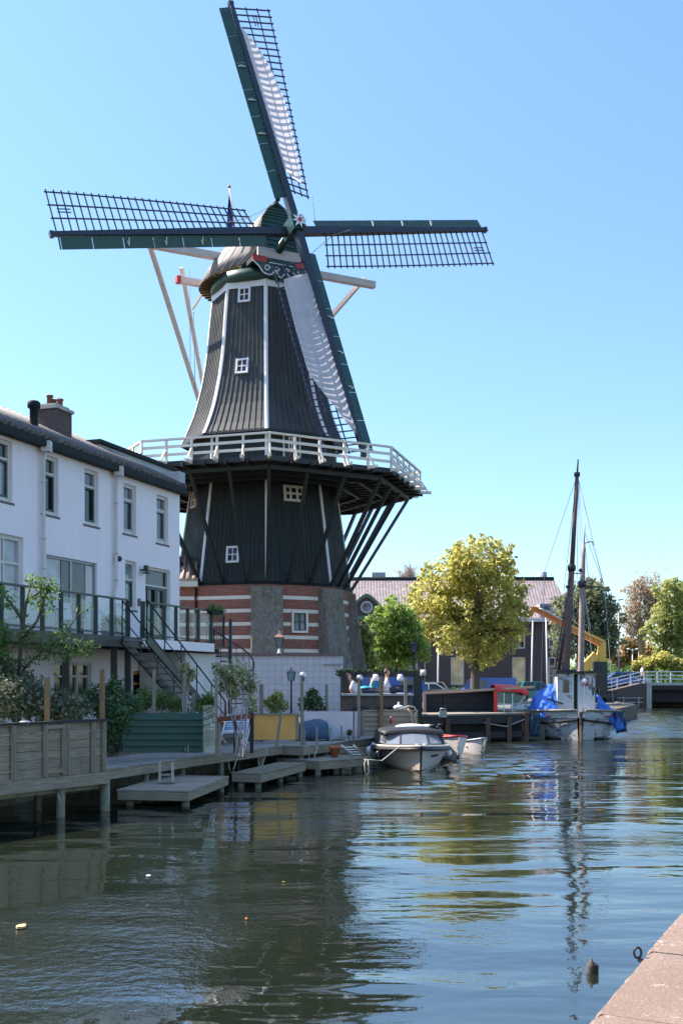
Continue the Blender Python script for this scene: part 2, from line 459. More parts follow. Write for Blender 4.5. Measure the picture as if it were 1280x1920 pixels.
# ---------------------------------------------------------------- daylight
SUN_EL = rad(47); SUN_D = V((-.955,.30,0)).normalized()*math.cos(SUN_EL)+V((0,0,math.sin(SUN_EL)))
sun = bpy.data.lights.new('sun', 'SUN'); sun.energy = 5.0; sun.angle = rad(.53); sun.color = (1.,.90,.78)
suno = bpy.data.objects.new('sun', sun); COL.objects.link(suno)
suno.rotation_euler = SUN_D.to_track_quat('Z', 'Y').to_euler(); suno.location = (-30,10,60)
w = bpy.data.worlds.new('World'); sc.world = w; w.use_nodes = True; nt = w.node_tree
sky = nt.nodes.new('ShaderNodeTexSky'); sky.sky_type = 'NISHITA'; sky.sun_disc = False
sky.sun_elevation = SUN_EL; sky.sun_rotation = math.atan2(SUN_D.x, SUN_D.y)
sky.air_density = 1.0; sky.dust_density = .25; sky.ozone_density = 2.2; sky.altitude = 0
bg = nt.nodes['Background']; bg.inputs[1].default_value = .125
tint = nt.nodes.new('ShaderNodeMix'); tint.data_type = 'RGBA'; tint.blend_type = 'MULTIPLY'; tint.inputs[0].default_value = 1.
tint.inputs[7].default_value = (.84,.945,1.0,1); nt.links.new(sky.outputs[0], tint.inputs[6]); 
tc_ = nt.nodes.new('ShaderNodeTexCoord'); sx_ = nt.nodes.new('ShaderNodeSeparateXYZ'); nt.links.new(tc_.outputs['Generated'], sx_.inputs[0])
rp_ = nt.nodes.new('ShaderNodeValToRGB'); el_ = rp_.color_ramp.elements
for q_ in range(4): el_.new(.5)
for e_, (p_, k_) in zip(el_, ((0.,.35),(.12,.39),(.34,.445),(.55,.50),(.80,.85),(1.,.90))): e_.position = p_; e_.color = (k_,k_,k_,1) if p_ < .7 else (k_*1.08,k_*.95,k_*.84,1)  # overhead sky above the frame raised and warmed as added fill for shade
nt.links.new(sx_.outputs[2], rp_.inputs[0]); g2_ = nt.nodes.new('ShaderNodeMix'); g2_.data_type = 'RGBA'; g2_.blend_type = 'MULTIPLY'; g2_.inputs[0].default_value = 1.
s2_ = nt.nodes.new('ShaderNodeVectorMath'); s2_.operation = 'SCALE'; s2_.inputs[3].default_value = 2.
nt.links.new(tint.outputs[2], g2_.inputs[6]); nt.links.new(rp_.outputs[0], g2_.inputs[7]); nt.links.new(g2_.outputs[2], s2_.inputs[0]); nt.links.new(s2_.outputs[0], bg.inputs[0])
sc.cycles.max_bounces = 7; sc.cycles.transparent_max_bounces = 16; sc.cycles.caustics_reflective = False; sc.cycles.caustics_refractive = False

# ---------------------------------------------------------------- water
t = NT('canal_water')
v1 = t.coord('World', (.34,1.,1)); v2 = t.coord('World', (.55,1.25,1)); v3 = t.coord('World', (1,1,1)); vp = t.coord('World', (.085,.05,1))
big = t.noise(v1, .42, 2, .4, .6); mid = t.noise(v2, 1.5, 2, .5, .3); fine = t.noise(v3, 7., 3, .55)
patch = t.ramp(t.noise(vp, 1.1, 3, .5, .5), [(.47, 0.), (.62, 1.)])
g = t.add('ShaderNodeNewGeometry'); sp = t.add('ShaderNodeSeparateXYZ'); t.ln(g.outputs['Position'], sp.inputs[0])
# a wind-ruffled patch close to the near left, calmer in the lee
dx = t.math('ADD', sp.outputs[0], 2.4); dy = t.math('ADD', sp.outputs[1], -10.5)
rr = t.math('SQRT', t.math('ADD', t.math('POWER', t.math('MULTIPLY', dx, .42), 2.), t.math('POWER', t.math('MULTIPLY', dy, .26), 2.)))
near = t.ramp(t.math('ADD', rr, t.math('MULTIPLY', t.noise(v3, .7, 3), .5)), [(.75, 1.), (1.25, 0.)])
sd = t.math('ADD', t.math('MULTIPLY', t.math('ADD', sp.outputs[0], -.7), -.867), t.math('MULTIPLY', t.math('ADD', sp.outputs[1], -23.1), .497))
farr = t.ramp(t.math('ADD', t.math('MULTIPLY', t.math('ADD', sd, t.math('MULTIPLY', t.math('ADD', t.noise(vp, 3., 4), -.5), 7.)), .12), .45), [(.42, 0.), (.62, 1.)])
openw = t.ramp(t.math('MULTIPLY', t.math('ADD', sp.outputs[0], -1.5), .2), [(0.,0.),(.6,1.)]); farr = t.math('MULTIPLY', farr, openw)
ruf = t.math('MAXIMUM', t.math('MAXIMUM', t.math('MULTIPLY', patch, .7), t.math('MULTIPLY', near, 1.3)), t.math('MULTIPLY', farr, 1.6))
h1 = t.bump(big, 1., .105); h2 = t.bump(mid, 1., .016, h1); far_h = t.noise(t.coord('World', (.5,1.,1)), .75, 3, .6, .4)
fb = t.add('ShaderNodeBump'); fb.inputs['Distance'].default_value = .022; t.ln(fine, fb.inputs['Height']); hb_ = t.add('ShaderNodeBump'); hb_.inputs['Distance'].default_value = .34; t.ln(far_h, hb_.inputs['Height']); t.ln(h2, hb_.inputs['Normal']); hb_.inputs['Strength'].default_value = 0.; t.ln(hb_.outputs[0], fb.inputs['Normal'])
t.ln(t.math('ADD', t.math('MULTIPLY', ruf, .6), .02), fb.inputs['Strength'])
mur = t.noise(v3, .35, 3)
t.out(t.ramp(mur, [(.3,(.010,.014,.009)),(.7,(.015,.020,.013))]), t.math('ADD', t.math('MULTIPLY', farr, .06), .02), fb.outputs[0], 0, .5)
t.b.inputs['IOR'].default_value = 2.8
# one sheet: wind waves are real geometry on the open reach beyond the launch, flat water elsewhere
gx, gy = np.arange(-2., 44.01, .17), np.arange(20., 112.01, .2); X_, Y_ = np.meshgrid(gx, gy); Z_ = np.zeros_like(X_); wr = np.random.default_rng(5)
for i_ in range(34):
    a_ = rad(100)+wr.normal()*.55; L_ = wr.uniform(.5,1.35); k_ = 2*math.pi/L_; Z_ += (.17*math.sqrt(2/34)/k_)*np.sin(k_*(X_*math.cos(a_)+Y_*math.sin(a_))+wr.uniform(0,6.28))
sd_ = -(X_-.7)*.867+(Y_-23.1)*.497+1.6*np.sin(X_*.35+1.)+1.2*np.sin(Y_*.23+X_*.11)
def sst(v): v = np.clip(v,0,1); return v*v*(3-2*v)
gust = .62+.38*np.sin(X_*.21+Y_*.09+.7)*np.sin(Y_*.16-X_*.07)
Z_ *= sst((sd_+1.2)/3.5)*sst((X_-.0)/3.)*sst((X_[0,-1]-X_)/4)*sst((Y_-20.5)/3)*sst((112-Y_)/4)*gust
nx_, ny_ = len(gx), len(gy); vs_ = np.stack([X_,Y_,Z_],-1).reshape(-1,3); ii = np.arange(nx_*ny_).reshape(ny_,nx_)
fq = np.stack([ii[:-1,:-1],ii[:-1,1:],ii[1:,1:],ii[1:,:-1]],-1).reshape(-1,4); ex = [-400,gx[0],gx[-1],400]; ey = [-60,gy[0],gy[-1],900]; b0_ = len(vs_)
ov = [(x,y,0) for y in ey for x in ex]; of = [[b0_+r*4+c,b0_+r*4+c+1,b0_+(r+1)*4+c+1,b0_+(r+1)*4+c] for r in range(3) for c in range(3) if not (r == 1 and c == 1)]
me = bpy.data.meshes.new('water'); me.from_pydata(vs_.tolist()+ov, [], fq.tolist()+of); me.materials.append(MT['canal_water']); me.polygons.foreach_set('use_smooth', [True]*len(me.polygons))
wo_ = bpy.data.objects.new('water', me); COL.objects.link(wo_); struct(wo_); ORG['water'] = Matrix.Identity(4)
# ---------------------------------------------------------------- land
BANK = [(-60,-40),(-9.5,-40),(-9.0,12),(-8.2,18),(-6.6,23.6),(-5.1,27),(-2.9,32),(-.7,36.4),(1.4,42.5),(3.2,49.5),(9.0,51),(13.5,56),(20.5,74),(23.4,98.5),(24.2,106),(140,112),(500,112),(500,900),(-500,900),(-500,-40)]
struct(MB().prism(BANK, -1.5, .9).build('ground', MT['earth']))
t = NT('paving'); v = t.coord('World'); n = t.noise(v, .4, 6); t.out(t.ramp(n, [(.3,(.13,.12,.115)),(.7,(.20,.185,.175))]), .9, t.bump(t.noise(v, 9, 4), .3, .01))
struct(MB().prism([(-3,60),(11.5,60),(19.6,75),(22.6,98.0),(22.6,140),(-40,140),(-40,75)], .905, .93).build('street', MT['paving']))
t = NT('lawn'); v = t.coord('World'); n = t.noise(v, .7, 6); t.out(t.ramp(n, [(.3,(.05,.09,.02)),(.7,(.11,.15,.035))]), .95, t.bump(t.noise(v, 14, 4), .5, .03))
struct(MB().prism([(24.5,108),(120,114),(120,200),(24.5,200)], .905, 1.3).build('grass_bank', MT['lawn']))

# foreground quay on the right, with capping stones
A = gz(1280,1705,1.0); B = gz(1095,1920,1.0); dq = (A-B).normalized(); nq = V((dq.y,-dq.x,0))
m = MB(); s0 = -14.
lens = [1.32,1.18,1.4,1.25,1.3,1.22,1.36]*6
k = 0
while s0 < 11:
    L = lens[k % len(lens)]; a = B+dq*s0; b = B+dq*(s0+L-.012)
    j = V((random.uniform(-.008,.008),random.uniform(-.006,.006),random.uniform(-.006,.006)))
    c = .02; K = 26; e0, e1_, e2_ = [], [], []
    for i in range(K+1):
        q = a.lerp(b, i/K)+j; ch = max(0., random.gauss(0,.006)) + (random.uniform(.01,.035) if random.random() < .12 else 0)
        if i in (0,K): ch += .012
        e0.append(q-V((0,0,c+ch*.8))+nq*random.uniform(0,.006)); e1_.append(q+nq*(c+ch)+V((0,0,random.uniform(-.003,.002)))); e2_.append(q+nq*.9)
    m.grid([[p-V((0,0,.45)) for p in e0], e0, e1_, e2_], False)
    for q in (0,-1): m.face([e0[q], e1_[q], e2_[q], e2_[q]-V((0,0,.45)), e0[q]-V((0,0,.42))])
    s0 += L; k += 1
struct(m.build('quay_edge', MT['quay_stone'], fix=True))
m = MB(); a = B+dq*-14; b = B+dq*11
P = [a+nq*.06, b+nq*.06, b+nq*14, a+nq*14]
m.prism([(p.x,p.y) for p in P][::-1], -1.5, .62)
P = [a+nq*.905, b+nq*.905, b+nq*14, a+nq*14]
m.prism([(p.x,p.y) for p in P][::-1], .63, .985)
struct(m.build('quay', MT['quay_stone'], fix=True))
# ================================================================ WINDMILL
XT, DT, PH = -4.2186, 58.33, .1007
def corner(k, r, z): a = PH+k*math.pi/4; return V((XT+r*math.sin(a), DT-r*math.cos(a), z))
PROF = [(4.95,.9),(4.85,7.45),(4.77,7.46),(3.98,12.9),(3.92,15.25),(4.497,15.3),(4.007,16.34),(3.606,17.52),(3.154,19.65),(2.947,21.69),(2.75,23.6)]
def prof_r(z):
    for (r0,z0),(r1,z1) in zip(PROF, PROF[1:]):
        if z0 <= z <= z1 and z1 > z0: return r0+(r1-r0)*(z-z0)/(z1-z0)
    return PROF[-1][0] if z > 20 else PROF[0][0]
def facet_hit(k, x, y):                           # where a photo pixel meets facet k (between corners k and k+1)
    z = ZC+(YH-y)/F*DT
    for _ in range(12):
        a, b = corner(k, prof_r(z), z), corner(k+1, prof_r(z), z)
        t_ = (x-CX)/F                             # X = t_*Y ; a+(b-a)s
        d = b-a; s = (t_*a.y-a.x)/(d.x-t_*d.y)
        p = a+d*s; z = ZC+(YH-y)/F*p.y
    p.z = z; n = V((d.y,-d.x,0)).normalized()
    if n.y > 0: n = -n
    sl = (prof_r(z+.3)-prof_r(z-.3))/.6*math.cos(math.pi/8)
    n3 = (n-V((0,0,sl))).normalized(); u = V((-n.y,n.x,0)); 
    return p, u, n3.cross(u), n3
def window(parent, c, u, v, n, w, h, fm, pm, nx=1, ny=1, fw=.07, dep=.09, bar=.035, sill=None, name='window', ys=None, xs=None, pane_back=.05, proud=.03, panes=None):
    """a framed window in the plane (u,v) with outward normal n: frame, glazing bars, pane and sill"""
    f = MB(); c = V(c)
    def P(a, b, d=0.): return c+u*a+v*b+n*d
    def b_(x0, x1, y0, y1, d0, d1):
        q = [P(x0,y0,d0),P(x1,y0,d0),P(x1,y1,d0),P(x0,y1,d0)]; f.slab(q, n*(d1-d0))
    W, H = w/2, h/2
    b_(-W,-W+fw,-H,H,-dep,proud); b_(W-fw,W,-H,H,-dep,proud); b_(-W+fw,W-fw,H-fw,H,-dep,proud-.004); b_(-W+fw,W-fw,-H,-H+fw,-dep,proud-.004)
    xs = xs if xs is not None else [-W+w*i/nx for i in range(1,nx)]
    ys = ys if ys is not None else [-H+h*i/ny for i in range(1,ny)]
    for x_ in xs: b_(x_-bar/2,x_+bar/2,-H+fw,H-fw,-dep*.8,proud-.012)
    for y_ in ys: b_(-W+fw,W-fw,y_-bar/2,y_+bar/2,-dep*.8,proud-.016)
    fo = f.build(name, fm, parent)
    xe = [-W+fw*.5]+list(xs)+[W-fw*.5]; ye = [-H+fw*.5]+list(ys)+[H-fw*.5]; k = 0
    if panes is None: panes = [pm]
    if len(panes) == 1:
        p = MB(); p.slab([P(xe[0],ye[0],-pane_back-.012),P(xe[-1],ye[0],-pane_back-.012),P(xe[-1],ye[-1],-pane_back-.012),P(xe[0],ye[-1],-pane_back-.012)], n*.01); p.build('pane', panes[0], fo)
    else:
        for i in range(len(xe)-1):
            for j in range(len(ye)-1):
                p = MB(); q = [P(xe[i],ye[j],-pane_back-.012),P(xe[i+1],ye[j],-pane_back-.012),P(xe[i+1],ye[j+1],-pane_back-.012),P(xe[i],ye[j+1],-pane_back-.012)]
                p.slab(q, n*.01); p.build('pane', panes[k % len(panes)], fo); k += 1
    if sill:
        s = MB(); q = [P(-W-.08,-H-.07,-dep),P(W+.08,-H-.07,-dep),P(W+.08,-H-.003,-dep),P(-W-.08,-H-.003,-dep)]; s.slab(q, n*(dep+.11)); s.build('sill', sill, fo)
    return fo
mill = thing('windmill', 'tall black timber windmill with four lattice sails and gallery on a banded brick base', 'windmill', (XT,DT,.9))
# --- brick base with white bands and mossy buttresses
m = MB()
for k in range(8): m.face([corner(k,4.95,.9),corner(k+1,4.95,.9),corner(k+1,4.85,7.45),corner(k,4.85,7.45)])
m.face([corner(k,4.85,7.45) for k in range(8)])
base = m.build('brick_base', MT['mill_brick'], mill)
m = MB()
for yb in (1118.6,1144,1169,1194,1219.5,1245,1270):
    z = ZC+(YH-yb)/F*(DT-4.85); r = 4.95-(z-.9)/6.55*.1+.012
    for k in range(8):
        a, b = corner(k,r,z-.09), corner(k+1,r,z-.09); c, d = corner(k+1,r-.002,z+.09), corner(k,r-.002,z+.09)
        m.face([a,b,c,d]); m.face([d,c,corner(k+1,r-.05,z+.09),corner(k,r-.05,z+.09)]); m.face([b,a,corner(k,r-.05,z-.09),corner(k+1,r-.05,z-.09)])
m.build('white_band', MT['cream_paint'], base)
for k in (0,1,2):
    a = PH+k*math.pi/4; o_ = V((math.sin(a),-math.cos(a),0)); t_ = V((math.cos(a),math.sin(a),0)); c0 = V((XT,DT,0)); m = MB()
    rows = []
    for z, ro, hw in ((.9,6.05,.86),(2.2,5.80,.84),(4.2,5.35,.82),(6.2,5.03,.80),(7.3,4.93,.79)):
        rows.append([c0+o_*(4.0)-t_*hw+V((0,0,z)), c0+o_*(ro-.04)-t_*hw+V((0,0,z)), c0+o_*ro-t_*(hw-.06)+V((0,0,z)), c0+o_*ro+t_*(hw-.06)+V((0,0,z)), c0+o_*(ro-.04)+t_*hw+V((0,0,z)), c0+o_*4.0+t_*hw+V((0,0,z))])
    m.grid(rows, False); m.face(rows[-1]); m.build('buttress', MT['moss_concrete'], base)
# --- lower smock
def smock(name, lv, mat, battens, bmat, bw=.05, bd=.035):
    m = MB()
    for (r0,z0),(r1,z1) in zip(lv, lv[1:]):
        for k in range(8): m.face([corner(k,r0,z0),corner(k+1,r0,z0),corner(k+1,r1,z1),corner(k,r1,z1)])
    for k in range(8):
        n = V((math.sin(PH+(k+.5)*math.pi/4), -math.cos(PH+(k+.5)*math.pi/4), 0))
        for j in range(1, battens):
            f = j/battens
            L = [corner(k,r,z).lerp(corner(k+1,r,z), f) for r, z in lv]
            t_ = (corner(k+1,1,0)-corner(k,1,0)).normalized()
            for p, q in zip(L, L[1:]):
                d = n*bd; s_ = t_*(bw/2)
                m.face([p-s_+d, p+s_+d, q+s_+d, q-s_+d]); m.face([p-s_, p-s_+d, q-s_+d, q-s_]); m.face([p+s_+d, p+s_, q+s_, q+s_+d])
    return m.build(name, mat, mill)
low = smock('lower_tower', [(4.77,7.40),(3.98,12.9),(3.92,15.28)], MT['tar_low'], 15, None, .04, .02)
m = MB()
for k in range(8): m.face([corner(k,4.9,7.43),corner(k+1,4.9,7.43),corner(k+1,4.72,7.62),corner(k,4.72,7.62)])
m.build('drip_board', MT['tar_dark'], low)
up_lv = [(4.497,15.3),(4.24,15.8),(4.007,16.34),(3.79,16.9),(3.606,17.52),(3.36,18.5),(3.154,19.65),(3.04,20.6),(2.947,21.69),(2.75,23.6)]
upt = smock('upper_tower', up_lv, MT['tar_boards'], 10, None, .05, .035)
m = MB()
for k in range(8): m.face([corner(k,4.497,15.3),corner(k+1,4.497,15.3),corner(k+1,3.8,15.22),corner(k,3.8,15.22)][::-1]); m.face([corner(k,4.53,15.22),corner(k+1,4.53,15.22),corner(k+1,4.51,15.36),corner(k,4.51,15.36)])
m.build('skirt_edge', MT['tar_dark'], upt)
def trims(parent, lv, w, mats, off=.03):
    for k in range(8):
        a = PH+k*math.pi/4; o_ = V((math.sin(a),-math.cos(a),0)); m = MB()
        t1 = (corner(k,1,0)-corner(k-1,1,0)).normalized(); t2 = (corner(k+1,1,0)-corner(k,1,0)).normalized()
        rows = []
        for r, z in lv:
            c = corner(k, r+off+.02, z); rows.append([c-t1*w-o_*.05, c-t1*w, c, c+t2*w, c+t2*w-o_*.05])
        m.grid(rows, False); m.build('corner_trim', mats, parent)
trims(upt, up_lv, .11, MT['white_paint'], .05); trims(low, [(4.74,7.66),(3.98,12.9),(3.92,15.2)], .085, MT['white_paint'], .03)
m = MB()
for k in range(8):
    m.face([corner(k,2.86,23.15),corner(k+1,2.86,23.15),corner(k+1,2.86,23.5),corner(k,2.86,23.5)]); m.face([corner(k,2.86,23.15),corner(k+1,2.86,23.15),corner(k+1,2.7,23.15),corner(k,2.7,23.15)][::-1])
    m.face([corner(k,2.86,23.5),corner(k+1,2.86,23.5),corner(k+1,2.7,23.5),corner(k,2.7,23.5)])
m.build('top_band', MT['white_paint'], upt)
def mwin(k, x, y, w, h, fm='white_paint', pm='glass_dark', nx=2, ny=2, fw=.1, par=None, bar=.045, name='window'):
    p, u, v, n = facet_hit(k, x, y)
    o = window(par or (upt if p.z > 15.2 else low), p+n*.075, u, v, n, w, h, MT[fm], MT[pm], nx, ny, fw, .10, bar, name=name)
    return o
mwin(-1, 459, 553, .68, .82); mwin(-1, 454.5, 687, .70, .82)
mwin(-1, 437, 1040, .70, .86); mwin(-2, 366, 937, .75, .9, 'cream_paint'); mwin(0, 550, 926, 1.15, .84, 'cream_paint', 'glass_dark', 3, 2, .12, None, .1)
mwin(0, 546, 838, .98, 1.75, 'cream_paint', 'tar_boards', 1, 1, .06, name='door')
mwin(0, 546, 832, .38, .62, 'white_paint', 'glass_dark', 2, 2, .05, name='window')
mwin(-2, 370, 832, .5, 1.0, 'white_paint', 'glass_dark', 2, 2, .06)
mwin(0, 561, 1166, .92, 1.12, 'cream_paint', 'glass_curtain', 1, 1, .12, base)
mwin(0, 561, 1166, .70, .90, 'frame_dark', 'glass_curtain', 2, 2, .06, base)
mwin(1, 640, 1170, .75, 1.1, 'cream_paint', 'glass_dark', 1, 1, .12, base)

# --- gallery
RG = 8.64; ZG = 13.06
m = MB()
for k in range(8): m.slab([corner(k,3.9,ZG-.07),corner(k+1,3.9,ZG-.07),corner(k+1,RG-.1,ZG-.07),corner(k,RG-.1,ZG-.07)], (0,0,.07))
gal = m.build('gallery', MT['dark_wood'], mill)
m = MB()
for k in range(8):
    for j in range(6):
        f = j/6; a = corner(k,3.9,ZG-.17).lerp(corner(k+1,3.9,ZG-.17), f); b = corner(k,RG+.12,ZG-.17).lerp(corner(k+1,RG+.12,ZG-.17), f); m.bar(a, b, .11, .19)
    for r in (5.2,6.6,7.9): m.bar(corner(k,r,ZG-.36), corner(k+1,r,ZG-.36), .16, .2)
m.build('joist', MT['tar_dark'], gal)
m = MB()
for k in range(8): m.bar(corner(k,RG-.02,ZG-.08), corner(k+1,RG-.02,ZG-.08), .04, .24)
m.build('fascia', MT['tar_dark'], gal)
for k in range(8):
    for dz, w_, h_ in ((1.09,.12,.09),(.74,.05,.13),(.36,.05,.13)):
        m = MB(); m.bar(corner(k,RG-.02,ZG+dz), corner(k+1,RG-.02,ZG+dz), w_, h_); m.build('rail', MT['cream_paint'], gal)
    for j in range(5):
        f = j/5; c = corner(k,RG-.02,ZG).lerp(corner(k+1,RG-.02,ZG), f); a_ = (c-V((XT,DT,ZG))); a_.z = 0; o_ = a_.normalized(); m = MB()
        m.bar(c-V((0,0,.15)), c+V((0,0,1.06)), .11, .09, up=o_)
        m.bar(c+o_*.46+V((0,0,-.05)), c+o_*.05+V((0,0,.56)), .07, .07); m.bar(c+o_*-.2-V((0,0,.06)), c+o_*.62-V((0,0,.06)), .13, .15)
        m.build('post', MT['cream_paint'], gal)
    for j in (0,1,2):
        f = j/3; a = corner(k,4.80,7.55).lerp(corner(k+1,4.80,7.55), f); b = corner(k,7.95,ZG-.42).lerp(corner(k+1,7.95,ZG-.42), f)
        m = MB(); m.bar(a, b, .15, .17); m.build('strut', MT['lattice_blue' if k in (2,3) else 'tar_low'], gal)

# --- cap
PSI, AL, TH = .4547, .2026, .2112
nh = V((math.sin(PSI),-math.cos(PSI),0)); e1 = V((math.cos(PSI),math.sin(PSI),0)); c0 = V((XT,DT,0))
def CP(t_, w_, z): return c0+nh*t_+e1*w_+V((0,0,z))
ST = [(1.85,[(0,28.0),(.45,27.72),(.85,27.1),(1.02,26.2),(1.25,25.2),(2.0,24.35)]),
      (.8,[(0,27.85),(.5,27.55),(1.3,26.8),(2.0,25.9),(2.6,25.0),(3.1,24.05)]),
      (-.3,[(0,27.6),(.6,27.3),(1.5,26.6),(2.3,25.8),(2.95,24.9),(3.42,23.95)]),
      (-1.6,[(0,27.1),(.6,26.8),(1.4,26.2),(2.1,25.5),(2.7,24.75),(3.2,23.95)]),
      (-2.8,[(0,26.2),(.5,26.0),(1.0,25.6),(1.5,25.1),(1.9,24.6),(2.25,23.95)]),
      (-3.5,[(0,24.9),(.3,24.85),(.6,24.7),(.8,24.5),(1.0,24.3),(1.1,23.95)])]
# refine the stations with smooth interpolation
def cr(p0,p1,p2,p3,t_): return .5*((2*p1)+(-p0+p2)*t_+(2*p0-5*p1+4*p2-p3)*t_*t_+(-p0+3*p1-3*p2+p3)*t_**3)
SR = []
for i in range(len(ST)-1):
    q = [ST[max(i-1,0)],ST[i],ST[i+1],ST[min(i+2,len(ST)-1)]]
    for s_ in range(4):
        t_ = s_/4; SR.append((cr(*[a[0] for a in q], t_), [(cr(*[a[1][j][0] for a in q], t_), cr(*[a[1][j][1] for a in q], t_)) for j in range(6)]))
SR.append(ST[-1])
m = MB(); rows = []
for t_, P in SR: rows.append([CP(t_,-w_,z) for w_, z in P[::-1]]+[CP(t_,w_,z) for w_, z in P[1:]])
m.grid(rows, True); m.face(rows[-1][::-1])
cap = m.build('cap', MT['cap_boards'], mill)
so = cap.modifiers.new('thick', 'SOLIDIFY'); so.thickness = .07; so.offset = -1
m = MB()                                           # board seams on the cap
for j in range(0, len(SR)):
    r = rows[j]
    for side in (r[:6], r[5:]): m.tube([p+V((0,0,.012)) for p in side], .009, 4, False)
m.build('seam', MT['cap_boards'], cap)
m = MB()                                           # timber soffit under the eave
rim = [CP(t_,-P[5][0],P[5][1]) for t_, P in SR]; rim2 = [CP(t_,P[5][0],P[5][1]) for t_, P in SR][::-1]; ring = rim+rim2
inn = [c0+((p-c0)*V((1,1,0))).normalized()*2.7+V((0,0,24.1)) if False else V((XT+(p.x-XT)*2.65/max(2.66,math.hypot(p.x-XT,p.y-DT)), DT+(p.y-DT)*2.65/max(2.66,math.hypot(p.x-XT,p.y-DT)), 24.0)) for p in ring]
for i in range(len(ring)-1): m.face([ring[i]-V((0,0,.03)), ring[i+1]-V((0,0,.03)), inn[i+1], inn[i]])
m.cur = 1
for i in range(0, len(ring)-1):
    a, b = ring[i]-V((0,0,.06)), inn[i]-V((0,0,.06))
    if (a-b).length > .15: m.bar(a, b, .07, .08)
m.build('soffit', [MT['yellow_paint'],MT['brown_wood']], cap)
m = MB(); m.lathe((XT,DT,0), [(2.72,23.45),(2.9,23.5),(2.95,24.02),(2.6,24.1)], 32); m.build('curb', MT['green_paint'], cap)
m = MB(); m.tube([CP(1.9,0,28.06),CP(1.7,0,28.1),CP(.8,0,27.95),CP(-.3,0,27.68),CP(-1.6,0,27.18),CP(-2.8,0,26.26)], .09, 8); m.sphere(CP(1.92,0,28.12), .14); m.build('ridge', MT['iron_black'], cap)
# front gable, horizontal boards
m = MB(); P = ST[0][1]; g = [(w_*.98,z-.03) for w_, z in P]+[(2.0,24.0)]
for i in range(len(g)-1):
    n_ = 4
    for s_ in range(n_):
        f0, f1 = s_/n_, (s_+1)/n_; w0, z0 = g[i][0]+(g[i+1][0]-g[i][0])*f0, g[i][1]+(g[i+1][1]-g[i][1])*f0; w1, z1 = g[i][0]+(g[i+1][0]-g[i][0])*f1, g[i][1]+(g[i+1][1]-g[i][1])*f1
        m.face([CP(1.9,-w1,z1),CP(1.9,w1,z1),CP(1.86,w0,z0),CP(1.86,-w0,z0)])
gab = m.build('front_gable', MT['green_paint'], cap)
m = MB(); m.bar(CP(2.05,-1.2,25.05), CP(2.05,1.25,25.05), .14, .62); m.build('breast_board', MT['rose_paint'], cap)
zb_, wb_, tb_ = -.30, -.33, .85
def CB(t_, w_, z): return CP(t_+tb_, w_+wb_, z+zb_)
m = MB(); m.bar(CB(1.7,-1.5,24.62), CB(1.7,1.5,24.62), .95, .26); beam = m.build('storm_beam', MT['tar_dark'], cap)
for s_ in (-1,1):
    m = MB(); m.bar(CB(2.22,s_*.8 if s_ > 0 else -1.55,24.62), CB(2.22,s_*1.55 if s_ > 0 else -.75,24.62), .05, .3); m.build('red_panel', MT['red_paint'], beam)
m = MB(); m.bar(CB(2.22,-.68,24.62),CB(2.22,.72,24.62),.04,.34); m.build('dark_panel', MT['green_paint'], beam)
# beard: white edged scroll board under the storm beam
m = MB(); prof = [(-1.55,24.46),(-1.2,24.2),(-.95,23.92),(-.55,23.86),(-.3,24.1),(0,23.78),(.3,24.08),(.6,23.82),(1.0,23.8),(1.3,24.1),(1.55,24.46)]
m.slab([CB(2.16,w_,z) for w_, z in prof]+[CB(2.16,1.55,24.5),CB(2.16,-1.55,24.5)], nh*.06); beard = m.build('beard_board', MT['green_paint'], cap)
m = MB(); pts = []
for i in range(len(prof)-1):
    q = [prof[max(i-1,0)],prof[i],prof[i+1],prof[min(i+2,len(prof)-1)]]
    for s_ in range(5): pts.append(CB(2.25, cr(*[a[0] for a in q], s_/5), cr(*[a[1] for a in q], s_/5)))
m.tube(pts, .035, 6)
for cx_, r_ in ((-.75,.17),(-.2,.14),(.35,.14),(.85,.18)): m.tube([CB(2.26,cx_+r_*math.cos(a*.45)*(1-a*.035),24.17+r_*math.sin(a*.45)*(1-a*.035)) for a in range(17)], .03, 6)
m.bar(CB(2.25,-.65,24.75),CB(2.25,.7,24.75),.03,.035); m.bar(CB(2.25,-.65,24.48),CB(2.25,.7,24.48),.03,.035)
m.build('white_scrolls', MT['white_paint'], beard)
# --- beams, braces and tail
def beamp(name, pts, w_, mat, tips=False, w1=None, par=None):
    m = MB(); m.bar(pts[0], pts[1], w_, w_, w1=w1, h1=w1); o = m.build(name, MT[mat], par or cap)
    if tips:
        d = (pts[1]-pts[0]).normalized()
        m = MB(); m.bar(pts[0]-d*.02, pts[0]+d*.16, w_+.03); m.bar(pts[1]+d*.02, pts[1]-d*.16, w_+.03); m.build('red_tip', MT['red_paint'], o)
    return o
T1 = -.1; zl = 25.33
beamp('long_beam', (CP(T1,-6.95,zl), CP(T1,6.85,zl)), .36, 'rose_paint', False)
m = MB(); m.bar(CP(T1,-6.97,zl), CP(T1,-6.72,zl), .39); m.build('red_tip', MT['red_paint'], cap)
beamp('short_beam', (CP(-2.75,-4.1,24.75), CP(-2.75,4.1,24.75)), .34, 'rose_paint', False)
m = MB(); m.bar(CP(-2.75,-4.12,24.75), CP(-2.75,-3.9,24.75), .37); m.build('red_tip', MT['red_paint'], cap)
TAIL = CP(-8.0,0,15.6)
beamp('tail_pole', (CP(-3.0,0,24.9), CP(-8.15,0,14.9)), .38, 'rose_paint')
beamp('long_brace', (CP(T1-.22,-6.35,25.5), TAIL+V((0,0,1.0))), .22, 'rose_paint', False, .2)
beamp('long_brace', (CP(T1-.22,6.35,25.75), TAIL+V((0,0,1.2))), .22, 'rose_paint', False, .2)
